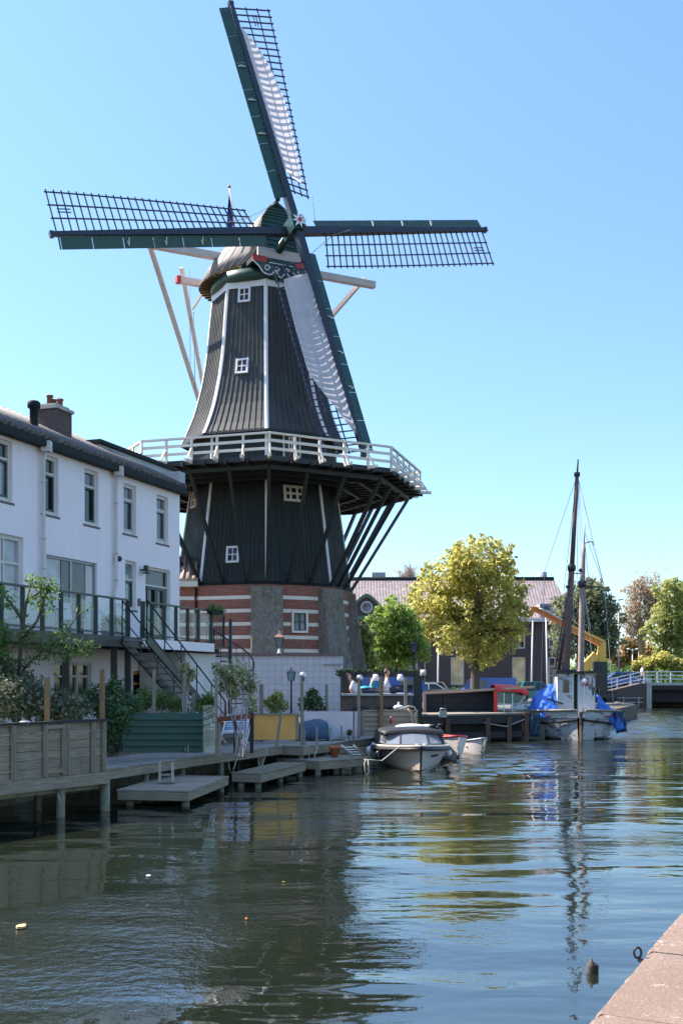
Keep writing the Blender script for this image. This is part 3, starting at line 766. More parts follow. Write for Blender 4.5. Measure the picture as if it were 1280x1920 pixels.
beamp('short_brace', (CP(-2.98,-3.75,25.55), TAIL+V((-.2,0,2.0))), .2, 'rose_paint', False, .18)
beamp('short_brace', (CP(-2.98,3.75,25.55), TAIL+V((.2,0,2.0))), .2, 'rose_paint', False, .18)
m = MB(); a = px(386,540,60.5); b = px(361,580,60.9); m.bar(a, b, .1); m.build('soffit_stay', MT['rose_paint'], cap)
for (x0,y0,x1,y1) in ((356,505,357,690),(363,585,366,730)):
    m = MB(); m.tube([px(x0,y0,60.5), px(x1,y1,61.5)], .018, 5); m.build('tail_rope', MT['grey_wood'], cap)
# --- flag behind the cap
m = MB(); fb_, ft_ = px(441,432,59.6), px(430,350,59.6); m.tube([fb_, ft_], [.05,.03], 8); fp = m.build('flag_pole', MT['white_paint'], cap)
m = MB(); m.sphere(ft_, .09, 8, 6); m.build('red_ball', MT['red_paint'], fp)
m = MB(); rows = []
for i in range(10):
    f = i/9; p = ft_.lerp(fb_, .16+f*.72); wd = .05+.42*f
    rows.append([p+V((-wd*s_/5, .09*math.sin(s_*1.9+f*4), -.28*f*s_/5)) for s_ in range(6)])
m.grid(rows); o = m.build('flag', MT['flag_blue'], fp); s_ = o.modifiers.new('thick','SOLIDIFY'); s_.thickness = .015

# --- sails
nS = V((math.sin(PSI)*math.cos(AL),-math.cos(PSI)*math.cos(AL),math.sin(AL))); e2 = nS.cross(e1).normalized()
HUB = V((-2.4442,54.6991,25.7604))
up_ = (e2*math.cos(TH)-e1*math.sin(TH)).normalized(); rt_ = (e1*math.cos(TH)+e2*math.sin(TH)).normalized()
m = MB(); m.tube([HUB-nS*3.8, HUB-nS*.6], .22, 16); m.build('windshaft', MT['green_paint'], cap)
m = MB(); Mh = Matrix((rt_,up_,nS)).transposed(); m.box(HUB, (.72,.72,1.3), Mh); m.box(HUB+nS*.68, (.5,.5,.12), Mh)
hub = m.build('hub', MT['green_paint'], mill)
m = MB()
for k in range(8):
    a = k*math.pi/4; d = rt_*math.cos(a)+up_*math.sin(a); c = HUB+nS*.76
    p = rt_*-math.sin(a)+up_*math.cos(a); m.slab([c, c+d*.2+p*.07, c+d*.42, c+d*.2-p*.07], nS*.03)
m.build('star', MT['white_paint'], hub)
m = MB(); m.tube([HUB+nS*.78, HUB+nS*.86], .1, 10); m.build('boss', MT['red_paint'], hub)
R0, R1 = 2.0, 12.25
def sail(d, wv, sep, cloth=None, ctip=None):
    n = nS; o = HUB+n*sep
    def P(s_, w_, h=0.): return o+d*s_+wv*w_+n*h
    m = MB(); m.bar(P(0,0), P(4,0), .40, .38, up=n, w1=.36, h1=.34); m.bar(P(4,0), P(12.42,0), .36, .34, up=n, w1=.2, h1=.2); m.bar(P(12.42,0,-.02),P(12.6,0,-.02),.26,.26,up=n)
    sl = m.build('sail', MT['dark_stock'], mill)
    def lat(s_, f):                               # lattice point at distance s_, fraction f of its width, weathered
        q = (s_-R0)/(R1-R0); L = 1.62+.36*q; b = rad(25*max(0.,1-q)**1.2-2); return P(s_, .12+L*f*math.cos(b), -L*f*math.sin(b)-.02)
    m = MB(); N = 29
    for i in range(N):
        s_ = R0+(R1-R0)*i/(N-1); m.bar(lat(s_,-.05), lat(s_,1.06), .055, .055, up=n)
    for f in (.34,.67,.995):
        for i in range(N-1):
            a, b = lat(R0-.12 if i == 0 else R0+(R1-R0)*i/(N-1), f), lat(R0+(R1-R0)*(i+1)/(N-1)+(.1 if i == N-2 else 0), f); m.bar(a, b, .055, .05, up=n)
    s0, s1 = R1-.95, R1-.3
    for f in (.5,.58): m.bar(lat(s0,f), lat(s1,f), .04, .04, up=n)
    m.build('lattice', MT['lattice_blue'], sl)
    # wind board in panels
    m = MB(); b_ = rad(15); s_ = 1.55; k = 0
    def wb(s__, f): return P(s__, -.13-.58*f*math.cos(b_), -.58*f*math.sin(b_)+.03)
    while s_ < 12.2:
        e = min(s_+1.52, 12.3); m.slab([wb(s_,0),wb(e-.03,0),wb(e-.03,1),wb(s_,1)], n*-.035); s_ = e; k += 1
    wbn = n*math.cos(b_)-wv*math.sin(b_)
    m.cur = 1
    for s_ in np.arange(1.8, 12.2, .36): m.sphere(wb(s_, .1)+n*.02, .028, 5, 4)
    wo = m.build('wind_board', [MT['green_paint'],MT['zinc']], sl)
    for s_ in (5.1,7.0,8.9):
        m = MB(); m.bar(wb(s_-.06,.2)+n*.05, wb(s_+.02,.85)+n*.05, .05, .04, up=n); m.bar(wb(s_+.07,.45)+n*.05, wb(s_+.02,.85)+n*.05, .03, .03, up=n); m.build('board_clip', MT['frame_beige'], wo)
    if cloth:
        rows = []
        for s_, f0, f1 in cloth:
            rows.append([lat(s_, f0+(f1-f0)*j/8)+n*(.07+.10*math.sin(math.pi*j/8)*(1 if s_ < 11 else .4)+.012*math.sin(s_*2.2+j*.7)) for j in range(9)])
        m = MB(); m.grid(rows); co = m.build('sail_cloth', MT['sail_canvas'], sl)
    return sl
def resample(L, n=44):
    out = []; 
    for i in range(n):
        s_ = L[0][0]+(L[-1][0]-L[0][0])*i/(n-1)
        for a, b in zip(L, L[1:]):
            if a[0] <= s_ <= b[0]+1e-6:
                t_ = (s_-a[0])/(b[0]-a[0]); out.append((s_, a[1]+(b[1]-a[1])*t_, a[2]+(b[2]-a[2])*t_)); break
    return out
sail(up_, rt_, .3, resample([(2.55,.72,.78),(3.15,-.05,.84),(4.5,-.05,.87),(7.3,-.05,.84),(8.6,-.05,.66),(10.2,-.05,.34),(11.2,-.05,.0)]))
sail(-up_, -rt_, .3, resample([(2.7,-.02,.80),(3.3,-.06,.84),(5.5,-.06,.86),(7.7,-.06,.86),(8.5,-.06,.72),(9.6,-.06,.46),(11.4,-.06,.0)]))
sail(rt_, -up_, -.3); sail(-rt_, up_, -.3)
m = MB(); m.tube([HUB+up_*2+rt_*1.7, HUB+rt_*1.35+up_*.3], .012, 4); m.tube([HUB+rt_*3.4-up_*.1, HUB+rt_*2.2-up_*.4, HUB+rt_*.3-up_*1.6], .015, 4); m.tube([HUB-rt_*3.6+up_*.35, HUB-rt_*2.4+up_*.6, CP(1.7,0,28.0)], .015, 4)
m.build('sail_line', MT['grey_wood'], hub)
# ================================================================ WHITE TERRACE ON THE LEFT BANK
HO, HD, HN = V((-5.757,38,0)), V((.343,.9393,0)).normalized(), V((.9393,-.343,0)).normalized()
def H(s, n, z): return HO+HD*s+HN*n+V((0,0,z))
def hs(x, n=0.):
    t_ = (x-CX)/F; return (t_*(HO.y+n*HN.y)-HO.x-n*HN.x)/(HD.x-t_*HD.y)
def hz(x, y, n=0.):
    Y = HO.y+hs(x,n)*HD.y+n*HN.y; return ZC+(YH-y)/F*Y
def facade(s0, s1, z0, z1, holes, name, mat, parent, dep=.16):
    ss = sorted({s0,s1,*[h[0] for h in holes],*[h[1] for h in holes]}); zs = sorted({z0,z1,*[h[2] for h in holes],*[h[3] for h in holes]})
    m = MB()
    for a, b in zip(ss, ss[1:]):
        for c, d in zip(zs, zs[1:]):
            if any(h[0]-1e-6 <= a and b <= h[1]+1e-6 and h[2]-1e-6 <= c and d <= h[3]+1e-6 for h in holes): continue
            m.face([H(b,0,c),H(a,0,c),H(a,0,d),H(b,0,d)][::-1])
    for a, b, c, d in holes:
        for p, q in (((a,c),(b,c)),((b,c),(b,d)),((b,d),(a,d)),((a,d),(a,c))):
            m.face([H(p[0],0,p[1]),H(q[0],0,q[1]),H(q[0],-dep,q[1]),H(p[0],-dep,p[1])])
    return m.build(name, mat, parent)
ZE = 9.22; SEG = [hs(0)-7., hs(74.5), hs(211), 0.]
WN = {}   # windows per house: kind -> (s0, s1, z0, z1)
def rect(xl, xr, ya, yb, at='l'):
    x = xl if at == 'l' else xr
    return (hs(xl), hs(xr), hz(x, yb), hz(x, ya))
ups = [(0,rect(-17,24,829,943,'r')),(1,rect(80.5,110,850,962)),(1,rect(159,185,877,982)),(2,rect(232,255.6,905,999)),(2,rect(294,315.6,926.5,1017))]
houses = []
names = ['white rendered terraced house at the near end, cut off by the frame','white rendered terraced house with wide sliding glass doors on its balcony','white rendered terraced house with the wall lamps, next to the windmill']
for i in range(3):
    hroot = thing('terraced_house', names[i], 'house', H((SEG[i]+SEG[i+1])/2, -4, .9), 0, 'white terraced houses')
    s0, s1 = SEG[i], SEG[i+1]; holes = []
    U = [r for k, r in ups if k == i]; holes += U
    if i == 0: low_ = [('door', rect(-40,44.5,1008,1180,'r'))]; low_[0] = ('door', (low_[0][1][0], low_[0][1][1], 3.9, low_[0][1][3]))
    if i == 1: a = rect(87,182,1039,1180); low_ = [('slider', (a[0],a[1],3.9,a[3]))]; b = rect(101.7,172,1241,1312); low_.append(('cellar', b))
    if i == 2:
        a = rect(235,255.5,1050,1142); b = rect(273,319.5,1061,1180); low_ = [('narrow', a), ('double', (b[0],b[1],3.9,b[3]))]
        c = rect(250,284,1258,1345); low_.append(('cellar_door', (c[0],c[1],1.0,c[3])))
    holes += [r for _, r in low_]
    wl = facade(s0, s1, .9, ZE, holes, 'wall', MT['render_white'], hroot)
    m = MB(); m.slab([H(s0+.002,-.3,.9),H(s1-.002,-.3,.9),H(s1-.002,-.3,ZE),H(s0+.002,-.3,ZE)], -HN*8.2)
    if i == 2: m.face([H(0,0,.9),H(0,-.3,.9),H(0,-.3,ZE),H(0,0,ZE)])
    m.build('rear_wall', MT['render_white'], wl)
    # roof
    e = .25 if i < 2 else .0
    m = MB(); m.slab([H(s0,.26,9.44),H(s1,.26,9.44),H(s1,-4.5,11.56),H(s0,-4.5,11.56)], (0,0,.07)); m.slab([H(s0,-4.5,11.56),H(s1,-4.5,11.56),H(s1,-9,9.5),H(s0,-9,9.5)], (0,0,.07))
    rf = m.build('roof', MT['roof_tiles'], hroot)
    m = MB(); m.tube([H(s0,-4.5,11.66),H(s1,-4.5,11.66)], .11, 8); m.build('ridge_tiles', MT['roof_tiles'], rf)
    m = MB()
    n_ = int((s1-s0)/.3)
    for j in range(n_): m.tube([H(s0+(j+.5)*(s1-s0)/n_, .31, 9.47), H(s0+(j+.5)*(s1-s0)/n_, -4.4, 11.66)], .075, 6)
    m.build('eaves_tiles', MT['roof_tiles'], rf)
    m = MB(); m.slab([H(s0+.01,-.02,ZE-.02),H(s1-.01,-.02,ZE-.02),H(s1-.01,.30,ZE-.02),H(s0+.01,.30,ZE-.02)], (0,0,.09)); m.slab([H(s0+.01,.22,ZE+.07),H(s1-.01,.22,ZE+.07),H(s1-.01,.30,ZE+.07),H(s0+.01,.30,ZE+.07)], (0,0,.13))
    m.slab([H(s0+.01,-.02,ZE+.07),H(s1-.01,-.02,ZE+.07),H(s1-.01,.1,ZE+.07),H(s0+.01,.1,ZE+.07)], (0,0,.2))
    gu = m.build('gutter', MT['gutter'], hroot)
    if i < 2:
        s_ = s1+.03; m = MB(); m.box(H(s_,.22,ZE+.0), (.26,.26,.3)); zb = 3.95
        m.tube([H(s_,.2,ZE-.1),H(s_,.12,ZE-.45),H(s_,.12,5.6),H(s_+(.0 if i == 0 else -.12),.12,5.3),H(s_+(.0 if i == 0 else -.12),.12,zb)], .055, 8)
        for z_ in (8.2,6.6,5.75): m.tube([H(s_,.12,z_),H(s_,.12,z_+.07)], .07, 8)
        m.build('downpipe', MT['frame_beige'], hroot)
    def wplace(r, fm, panes, n_in=-.10, **kw):
        sill = kw.pop('sill', None); nm = kw.pop('name', 'window')
        c = H((r[0]+r[1])/2, n_in, (r[2]+r[3])/2)
        # u runs from far to near along the wall seen from outside
        return window(hroot, c, -HD if False else HD, V((0,0,1)), HN, r[1]-r[0], r[3]-r[2], MT[fm], MT['glass_dark'], panes=[MT[p] for p in panes], sill=sill, name=nm, **kw)
    for j, r in enumerate(U):
        h_ = r[3]-r[2]; yt = h_/2-.30*h_
        ps = {0:['glass_curtain','glass_dark'],1:['glass_dark','glass_dark'],2:['glass_grey','glass_grey']}[i]
        if i == 1 and j == 1: ps = ['glass_dark','glass_grey']
        fo = wplace(r, 'frame_beige', ps, ys=[yt], fw=.11, bar=.07, sill=MT['sill_stone'], pane_back=.06)
        m = MB(); c = H((r[0]+r[1])/2, -.12, (r[2]+r[3])/2); W_ = (r[1]-r[0])/2-.11; lo, hi = -h_/2+.11, yt-.04
        for (x0,x1,y0,y1) in ((-W_,-W_+.06,lo,hi),(W_-.06,W_,lo,hi),(-W_+.06,W_-.06,lo,lo+.07),(-W_+.06,W_-.06,hi-.05,hi)):
            m.slab([c+HD*x0+V((0,0,y0)),c+HD*x1+V((0,0,y0)),c+HD*x1+V((0,0,y1)),c+HD*x0+V((0,0,y1))], HN*.035)
        m.build('sash', MT['frame_dark' if i < 2 else 'zinc'], fo)
        if i == 0:                                 # leaded cross in the top light
            m = MB(); m.bar(c+V((0,0,yt)), c+V((0,0,h_/2-.1)), .04); m.build('glazing_bar', MT['frame_dark'], fo)
    for kind, r in low_:
        wd, h_ = r[1]-r[0], r[3]-r[2]
        if kind == 'door': wplace(r, 'frame_beige', ['glass_warm','glass_curtain','glass_curtain'], xs=[-wd/2+1.,wd/2-.75], ys=[h_/2-.75], fw=.12, bar=.07)
        if kind == 'slider':
            fo = wplace(r, 'zinc', ['glass_curtain','glass_dark'], xs=[wd*.02], fw=.07, bar=.11, pane_back=.03, name='sliding_door')
            m = MB(); c = H((r[0]+r[1])/2, -.13, (r[2]+r[3])/2); m.slab([c+HD*(-wd*.02)+V((0,0,-h_/2+.08)),c+HD*(-wd*.16)+V((0,0,-h_/2+.08)),c+HD*(-wd*.16)+V((0,0,h_/2-.08)),c+HD*(-wd*.02)+V((0,0,h_/2-.08))], HN*.02); m.build('pane', MT['glass_dark'], fo)
            rows = []
            m = MB()
            for j in range(25): rows.append([c+HD*(wd*.33+j*wd*.006)+HN*(.01+.012*math.sin(j*1.6))+V((0,0,q)) for q in (-h_/2+.1, h_/2-.1)])
            m.grid(rows); m.build('curtain', MT['render_low'], fo)
        if kind == 'cellar': wplace(r, 'frame_beige', ['glass_dark'], nx=3, ys=[h_*.12], fw=.08, bar=.07, sill=MT['sill_stone'])
        if kind == 'narrow':
            fo = wplace(r, 'frame_beige', ['glass_mint','glass_mint'], ys=[h_*.12], fw=.10, bar=.07, sill=MT['sill_stone'])
            m = MB(); c = H((r[0]+r[1])/2, -.12, (r[2]+r[3])/2); W_ = wd/2-.1
            for x0, x1, y0, y1 in ((-W_,-W_+.06,-h_/2+.1,h_*.10),(W_-.06,W_,-h_/2+.1,h_*.10),(-W_+.06,W_-.06,h_*.05,h_*.10)): m.slab([c+HD*x0+V((0,0,y0)),c+HD*x1+V((0,0,y0)),c+HD*x1+V((0,0,y1)),c+HD*x0+V((0,0,y1))], HN*.035)
            m.build('sash', MT['frame_dark'], fo)
        if kind == 'double':
            fo = wplace(r, 'frame_beige', ['glass_dark'], ys=[h_/2-.62], fw=.09, bar=.06, name='door')
            m = MB(); c = H((r[0]+r[1])/2, -.11, (r[2]+r[3])/2); W_ = wd/2-.22; hi = h_/2-.65
            for x0, x1, y0, y1 in ((-W_,-W_+.12,-h_/2+.05,hi),(W_-.12,W_,-h_/2+.05,hi),(-.1,-.01,-h_/2+.05,hi),(.01,.1,-h_/2+.05,hi),(-W_+.12,-.1,hi-.1,hi),(.1,W_-.12,hi-.1,hi),(-W_+.12,-.1,-h_/2+.05,-h_/2+.5),(.1,W_-.12,-h_/2+.05,-h_/2+.5)):
                m.slab([c+HD*x0+V((0,0,y0)),c+HD*x1+V((0,0,y0)),c+HD*x1+V((0,0,y1)),c+HD*x0+V((0,0,y1))], HN*.04)
            m.build('leaf_frame', MT['frame_dark'], fo)
        if kind == 'cellar_door': wplace(r, 'panel_yellow', ['glass_dark'], ys=[h_*.28], fw=.12, bar=.09, name='door')
    if i == 2:
        s_ = hs(264,.0); z_ = hz(264,1069)
        m = MB(); m.bar(H(s_,0,z_), H(s_,.16,z_), .06); m.box(H(s_,.2,z_+.05), (.14,.14,.2)); m.box(H(s_,.2,z_-.1), (.22,.22,.04)); m.build('wall_lamp', MT['iron_black'], hroot)
        s_ = hs(216.5,.0); z_ = hz(216.5,1048); m = MB(); m.tube([H(s_,0,z_),H(s_,.1,z_)], .04, 8); m.sphere(H(s_,.15,z_), .09); m.build('globe_lamp', MT['iron_black'], hroot)
        s_ = hs(260); m = MB(); m.slab([H(s_-.06,0,5.05),H(s_+.06,0,5.05),H(s_+.06,0,5.3),H(s_-.06,0,5.3)], HN*.06); m.build('letter_box', MT['sill_stone'], hroot)
        # flat roofed dormer along the back of the roof
        n_ = -2.6; sa, sb = hs(186,n_), hs(330,n_); zt = hz(258,858.5,n_)
        m = MB(); m.slab([H(sa,n_,9.6),H(sb,n_,9.6),H(sb,n_,zt),H(sa,n_,zt)], -HN*3.2); do_ = m.build('dormer', MT['zinc'], rf)
        m = MB(); m.slab([H(sa-.1,n_+.12,zt),H(sb+.1,n_+.12,zt),H(sb+.1,n_-3.3,zt),H(sa-.1,n_-3.3,zt)], (0,0,.14)); m.build('flat_roof', MT['gutter'], do_)
        sa = hs(316,.05); m = MB(); m.slab([H(-.42,.22,9.5),H(.0,.22,9.5),H(.0,.22,9.95),H(-.42,.22,9.95)], -HN*2.6); m.build('end_upstand', MT['zinc'], rf)
    if i == 1:
        n_ = -2.4; s_ = hs(101,n_); zb = 10.2; zt = hz(101,766,n_)-.12
        m = MB(); m.slab([H(s_-.44,n_-.4,zb),H(s_+.44,n_-.4,zb),H(s_+.44,n_+.4,zb),H(s_-.44,n_+.4,zb)], (0,0,zt-zb)); ch = m.build('chimney', MT['dark_brick'], rf)
        m = MB(); m.slab([H(s_-.5,n_-.46,zt+.002),H(s_+.5,n_-.46,zt+.002),H(s_+.5,n_+.46,zt+.002),H(s_-.5,n_+.46,zt+.002)], (0,0,.1)); m.slab([H(s_-.38,n_-.34,zt+.1),H(s_+.38,n_-.34,zt+.1),H(s_+.38,n_+.34,zt+.1),H(s_-.38,n_+.34,zt+.1)], (0,0,.09)); m.build('coping', MT['concrete'], ch)
        for q, h_ in ((-.28,.3),(-.05,.22),(.28,.32)):
            m = MB(); m.lathe(H(s_+q,n_+.05,zt+.17), [(.1,0),(.09,h_*.8),(.12,h_*.85),(.12,h_)], 10); m.build('chimney_pot', MT['pot_clay'], ch)
        m = MB(); m.slab([H(s_-.5,n_+.42,10.02),H(s_+.5,n_+.42,10.02),H(s_+.5,n_+.8,9.92),H(s_-.5,n_+.8,9.92)], (0,0,.16)); m.build('flashing', MT['steel'], ch)
    if i == 0:
        n_ = -1.5; s_ = hs(64,n_); m = MB(); m.lathe(H(s_,n_,10.1), [(.16,0),(.13,.3),(.13,.75),(.2,.8),(.2,.95),(.14,1.0)], 10); m.build('vent_pipe', MT['gutter'], rf)
    houses.append(hroot)
# ---------------------------------------------------------------- the balcony along the houses
ZB = 3.85; NB = 2.1
bal = thing('balcony', 'long dark steel balcony with glass panels along the white houses', 'balcony', H(-8,NB,ZB))
sE = hs(398,NB)
m = MB(); m.slab([H(SEG[0],.02,ZB-.12),H(sE,.02,ZB-.12),H(sE,NB,ZB-.12),H(SEG[0],NB,ZB-.12)], (0,0,.10)); m.build('floor', MT['deck_wood'], bal)
m = MB(); m.bar(H(SEG[0],NB+.04,ZB-.16), H(hs(262,NB),NB+.04,ZB-.16), .1, .3); m.bar(H(SEG[0],NB-.5,ZB-.25), H(hs(262,NB),NB-.5,ZB-.25), .14, .24); m.build('edge_beam', MT['iron_black'], bal)
m = MB(); m.bar(H(hs(262,NB)+.01,NB+.03,ZB-.17), H(sE,NB+.03,ZB-.17), .1, .28); m.build('white_fascia', MT['render_white'], bal)
PX = [-60,-18,3,43,80,115,148,180,210,240,268,285,308,330,352,372,396]
for q, x in enumerate(PX):
    s_ = hs(x,NB); m = MB(); m.bar(H(s_,NB,ZB-.3 if x > 262 else ZB-.02), H(s_,NB,ZB+1.04), .10 if x not in (240,268) else .13, .08); m.build('post', MT['iron_green'], bal)
    if q+1 < len(PX) and x != 240:
        s2 = hs(PX[q+1],NB); m = MB(); m.slab([H(s_+.1,NB-.01,ZB+.12),H(s2-.1,NB-.01,ZB+.12),H(s2-.1,NB-.01,ZB+.93),H(s_+.1,NB-.01,ZB+.93)], HN*.012); m.build('glass_panel', MT['balcony_glass'], bal)
m = MB(); m.bar(H(hs(PX[0],NB),NB,ZB+1.06), H(hs(240,NB),NB,ZB+1.06), .11, .05); m.bar(H(hs(PX[0],NB),NB,ZB+.08), H(hs(240,NB),NB,ZB+.08), .05, .04); m.build('top_rail', MT['iron_green'], bal)
m = MB(); m.bar(H(hs(268,NB),NB,ZB+1.06), H(sE,NB,ZB+1.06), .11, .05); m.bar(H(hs(268,NB),NB,ZB+.08), H(sE,NB,ZB+.08), .05, .04); m.build('top_rail', MT['iron_green'], bal)
for x in (-30,124,214,240):
    s_ = hs(x,NB-.3); m = MB(); m.bar(H(s_,NB-.3,.9), H(s_,NB-.3,ZB-.13), .16, .16); m.build('support_column', MT['iron_black'], bal)
# annex under the far end of the balcony
ann = thing('annex', 'low white annex with a flat roof under the far end of the balcony', 'annex', H(-.5,1.2,.9))
m = MB(); m.slab([H(hs(345,1.7),.05,.9),H(hs(402,1.7),.05,.9),H(hs(402,1.7),1.75,.9),H(hs(345,1.7),1.75,.9)], (0,0,2.6)); m.build('wall', MT['render_low'], ann)
m = MB(); m.slab([H(hs(338,1.8),.05,3.5),H(hs(404,1.8),.05,3.5),H(hs(404,1.8),1.95,3.5),H(hs(338,1.8),1.95,3.5)], (0,0,.16)); m.build('roof_edge', MT['gutter'], ann)
# ---------------------------------------------------------------- straight outside stair
st = thing('outside_stair', 'dark steel outside stair from the balcony down to the garden', 'stair', H(-4.8,2.7,.9))
sA, sB, zA, zB2 = hs(250,2.55), hs(250,2.55)+4.95, ZB-.05, .95
for n_ in (2.2,3.0):
    m = MB(); m.bar(H(sA,n_,zA-.05), H(sB,n_,zB2), .06, .24); m.build('stringer', MT['iron_black'], st)
    m = MB(); m.tube([H(sA-.02,n_,ZB+.02),H(sA,n_,ZB+1.0),H(sB,n_,zB2+.95),H(sB,n_,zB2)], .028, 6); m.tube([H(sA,n_,ZB+.5),H(sB,n_,zB2+.48)], .018, 6)
    for f in (.2,.4,.6,.8): p = H(sA,n_,zA).lerp(H(sB,n_,zB2), f); m.bar(p, p+V((0,0,.97)), .035)
    m.build('handrail', MT['iron_green'], st)
for j in range(15):
    f = (j+.5)/15; p = H(sA,2.6,zA).lerp(H(sB,2.6,zB2), f); m = MB(); m.slab([p-HD*.14-HN*.37,p+HD*.14-HN*.37,p+HD*.14+HN*.37,p-HD*.14+HN*.37], (0,0,.045)); m.build('tread', MT['zinc'], st)
# ---------------------------------------------------------------- spiral stair
sp = thing('spiral_stair', 'black spiral stair with thin balusters at the far end of the balcony', 'stair', px(432,1340,37.6)*V((1,1,0))+V((0,0,.9)))
c = V(sp.location); c.z = 0
m = MB(); m.tube([c+V((0,0,.9)), c+V((0,0,4.75))], .06, 10); m.build('centre_pole', MT['iron_black'], sp)
hand = []
for j in range(17):
    a = rad(195)+j*rad(19); z = 3.72-j*.165; d = V((math.cos(a),math.sin(a),0)); e = V((math.cos(a+.3),math.sin(a+.3),0))
    m = MB(); m.slab([c+d*.05+V((0,0,z)), c+d*.85+V((0,0,z)), c+e*.85+V((0,0,z)), c+e*.05+V((0,0,z))], (0,0,.04)); m.build('tread', MT['iron_black'], sp)
    p = c+d*.83+V((0,0,z)); m = MB(); m.bar(p, p+V((0,0,.92)), .022); m.build('baluster', MT['iron_black'], sp); hand.append(p+V((0,0,.93)))
m = MB(); m.tube(hand, .026, 6); m.build('handrail', MT['iron_black'], sp)
# balustraded landing between balcony and spiral stair
la = thing('stair_landing', 'small railed steel landing between the balcony and the spiral stair', 'landing', px(408,1205,36.9))
m = MB(); P0 = H(sE+.05,NB-.05,3.72); P1 = c+V((-.15,-.75,3.72)); P2 = P1+V((-.35,.95,0)); P3 = H(sE+.05,NB-1.0,3.72); m.slab([P0,P1,P2,P3], (0,0,.06)); m.build('floor', MT['iron_black'], la)
m = MB(); m.bar(P0+V((0,0,1.1)), P1+V((0,0,1.1)), .05)
for j in range(8): p = P0.lerp(P1, j/7); m.bar(p+V((0,0,.03)), p+V((0,0,1.1)), .022 if 0 < j < 7 else .07)
m.build('railing', MT['iron_black'], la)
# ---------------------------------------------------------------- brick annex of the mill with its clay tile roof
an2 = thing('brick_outbuilding', 'brick outbuilding with clay tiled roof squeezed between white house and windmill', 'outbuilding', (-10,56,.9))
m = MB(); m.bx(-15,-7.5,54.62,58,.9,7.35); ab = m.build('wall', MT['mill_brick'], an2)
m = MB()
for yb in (1118.6,1144,1169,1194,1219.5,1245,1270):
    z = ZC+(YH-yb)/F*(DT-4.85); m.bx(-15,-7.52,54.60,54.615,z-.09,z+.09)
m.build('white_band', MT['cream_paint'], ab)
m = MB(); m.bx(-15.1,-7.32,54.3,54.6,7.36,7.66); m.build('gutter', MT['cream_paint'], an2)
m = MB(); m.slab([(-15.1,54.25,7.68),(-7.3,54.25,7.68),(-7.9,56.1,9.0),(-15.1,56.1,9.0)], (0,0,.09))
for j in range(26): x = -7.45-j*.3; m.tube([(x,54.22,7.77),(x-.1,56.0,9.04)], .07, 6)
m.build('roof', MT['clay_tiles'], an2)
# ---------------------------------------------------------------- white block wall in front of the mill
gw = thing('block_wall', 'whitewashed square block wall below the brick base of the windmill', 'wall', (-2.2,50,.9))
xr = (643-CX)/F*50
m = MB(); m.bx(-6.2,xr,50,50.35,.9,3.72); m.bx(xr-.35,xr,50.352,53.5,.9,3.72); m.build('wall', MT['white_blocks'], gw)
m = MB(); m.bx(-6.25,xr+.05,49.93,50.45,3.723,3.85); m.build('coping', MT['sill_stone'], gw)
m = MB(); m.tube([px(606,1246,49.95),px(640,1246,49.95)], .03, 6); m.build('pipe', MT['zinc'], gw)
# ================================================================ WATERFRONT: FENCE, DECKS, PLATFORMS
def foliage(pts_r, n, size, flat=.6, name='foliage', mat='leaf_mid', parent=None, seed=0, shell=.35, asp=1.6, squash=(1,1,1)):
    """leaf cards spread through a set of clumps [(centre, radius)]"""
    g = np.random.default_rng(seed+1000)
    C = np.array([tuple(p) for p, r in pts_r]); R = np.array([r for p, r in pts_r]); pr = R**2.2; pr /= pr.sum()
    k = g.choice(len(R), n, p=pr)
    d = g.normal(size=(n,3)); d /= np.linalg.norm(d, axis=1)[:,None]
    rr = (shell+(1-shell)*g.random(n)**.6)*R[k]*(1+.18*g.normal(size=n))
    P = C[k]+d*rr[:,None]*np.array(squash)
    nr = g.normal(size=(n,3))*flat+d*.5+np.array([0,0,.45]); nr /= np.linalg.norm(nr, axis=1)[:,None]
    t = np.cross(nr, g.normal(size=(n,3))); t /= np.linalg.norm(t, axis=1)[:,None]; b = np.cross(nr, t)
    s = size*(.6+.8*g.random(n))[:,None]
    q0, q1, q2, q3 = P-t*s*asp*.5, P+b*s*.42+nr*s*.12, P+t*s*asp*.5, P-b*s*.42+nr*s*.12
    vs = np.stack([q0,q1,q2,q3], 1).reshape(-1,3)
    org = ORG[parent.name] if parent is not None else Matrix.Identity(4)
    vs = vs-np.array(org.translation)
    me = bpy.data.meshes.new(name); me.vertices.add(4*n); me.vertices.foreach_set('co', vs.astype(np.float32).ravel())
    me.loops.add(4*n); me.loops.foreach_set('vertex_index', np.arange(4*n, dtype=np.int32))
    me.polygons.add(n); me.polygons.foreach_set('loop_start', np.arange(0,4*n,4, dtype=np.int32)); me.polygons.foreach_set('loop_total', np.full(n,4,dtype=np.int32))
    me.materials.append(MT[mat]); me.update(); me.validate()
    o = bpy.data.objects.new(name, me); COL.objects.link(o)
    if parent is not None: o.parent = parent
    ORG[o.name] = org
    return o
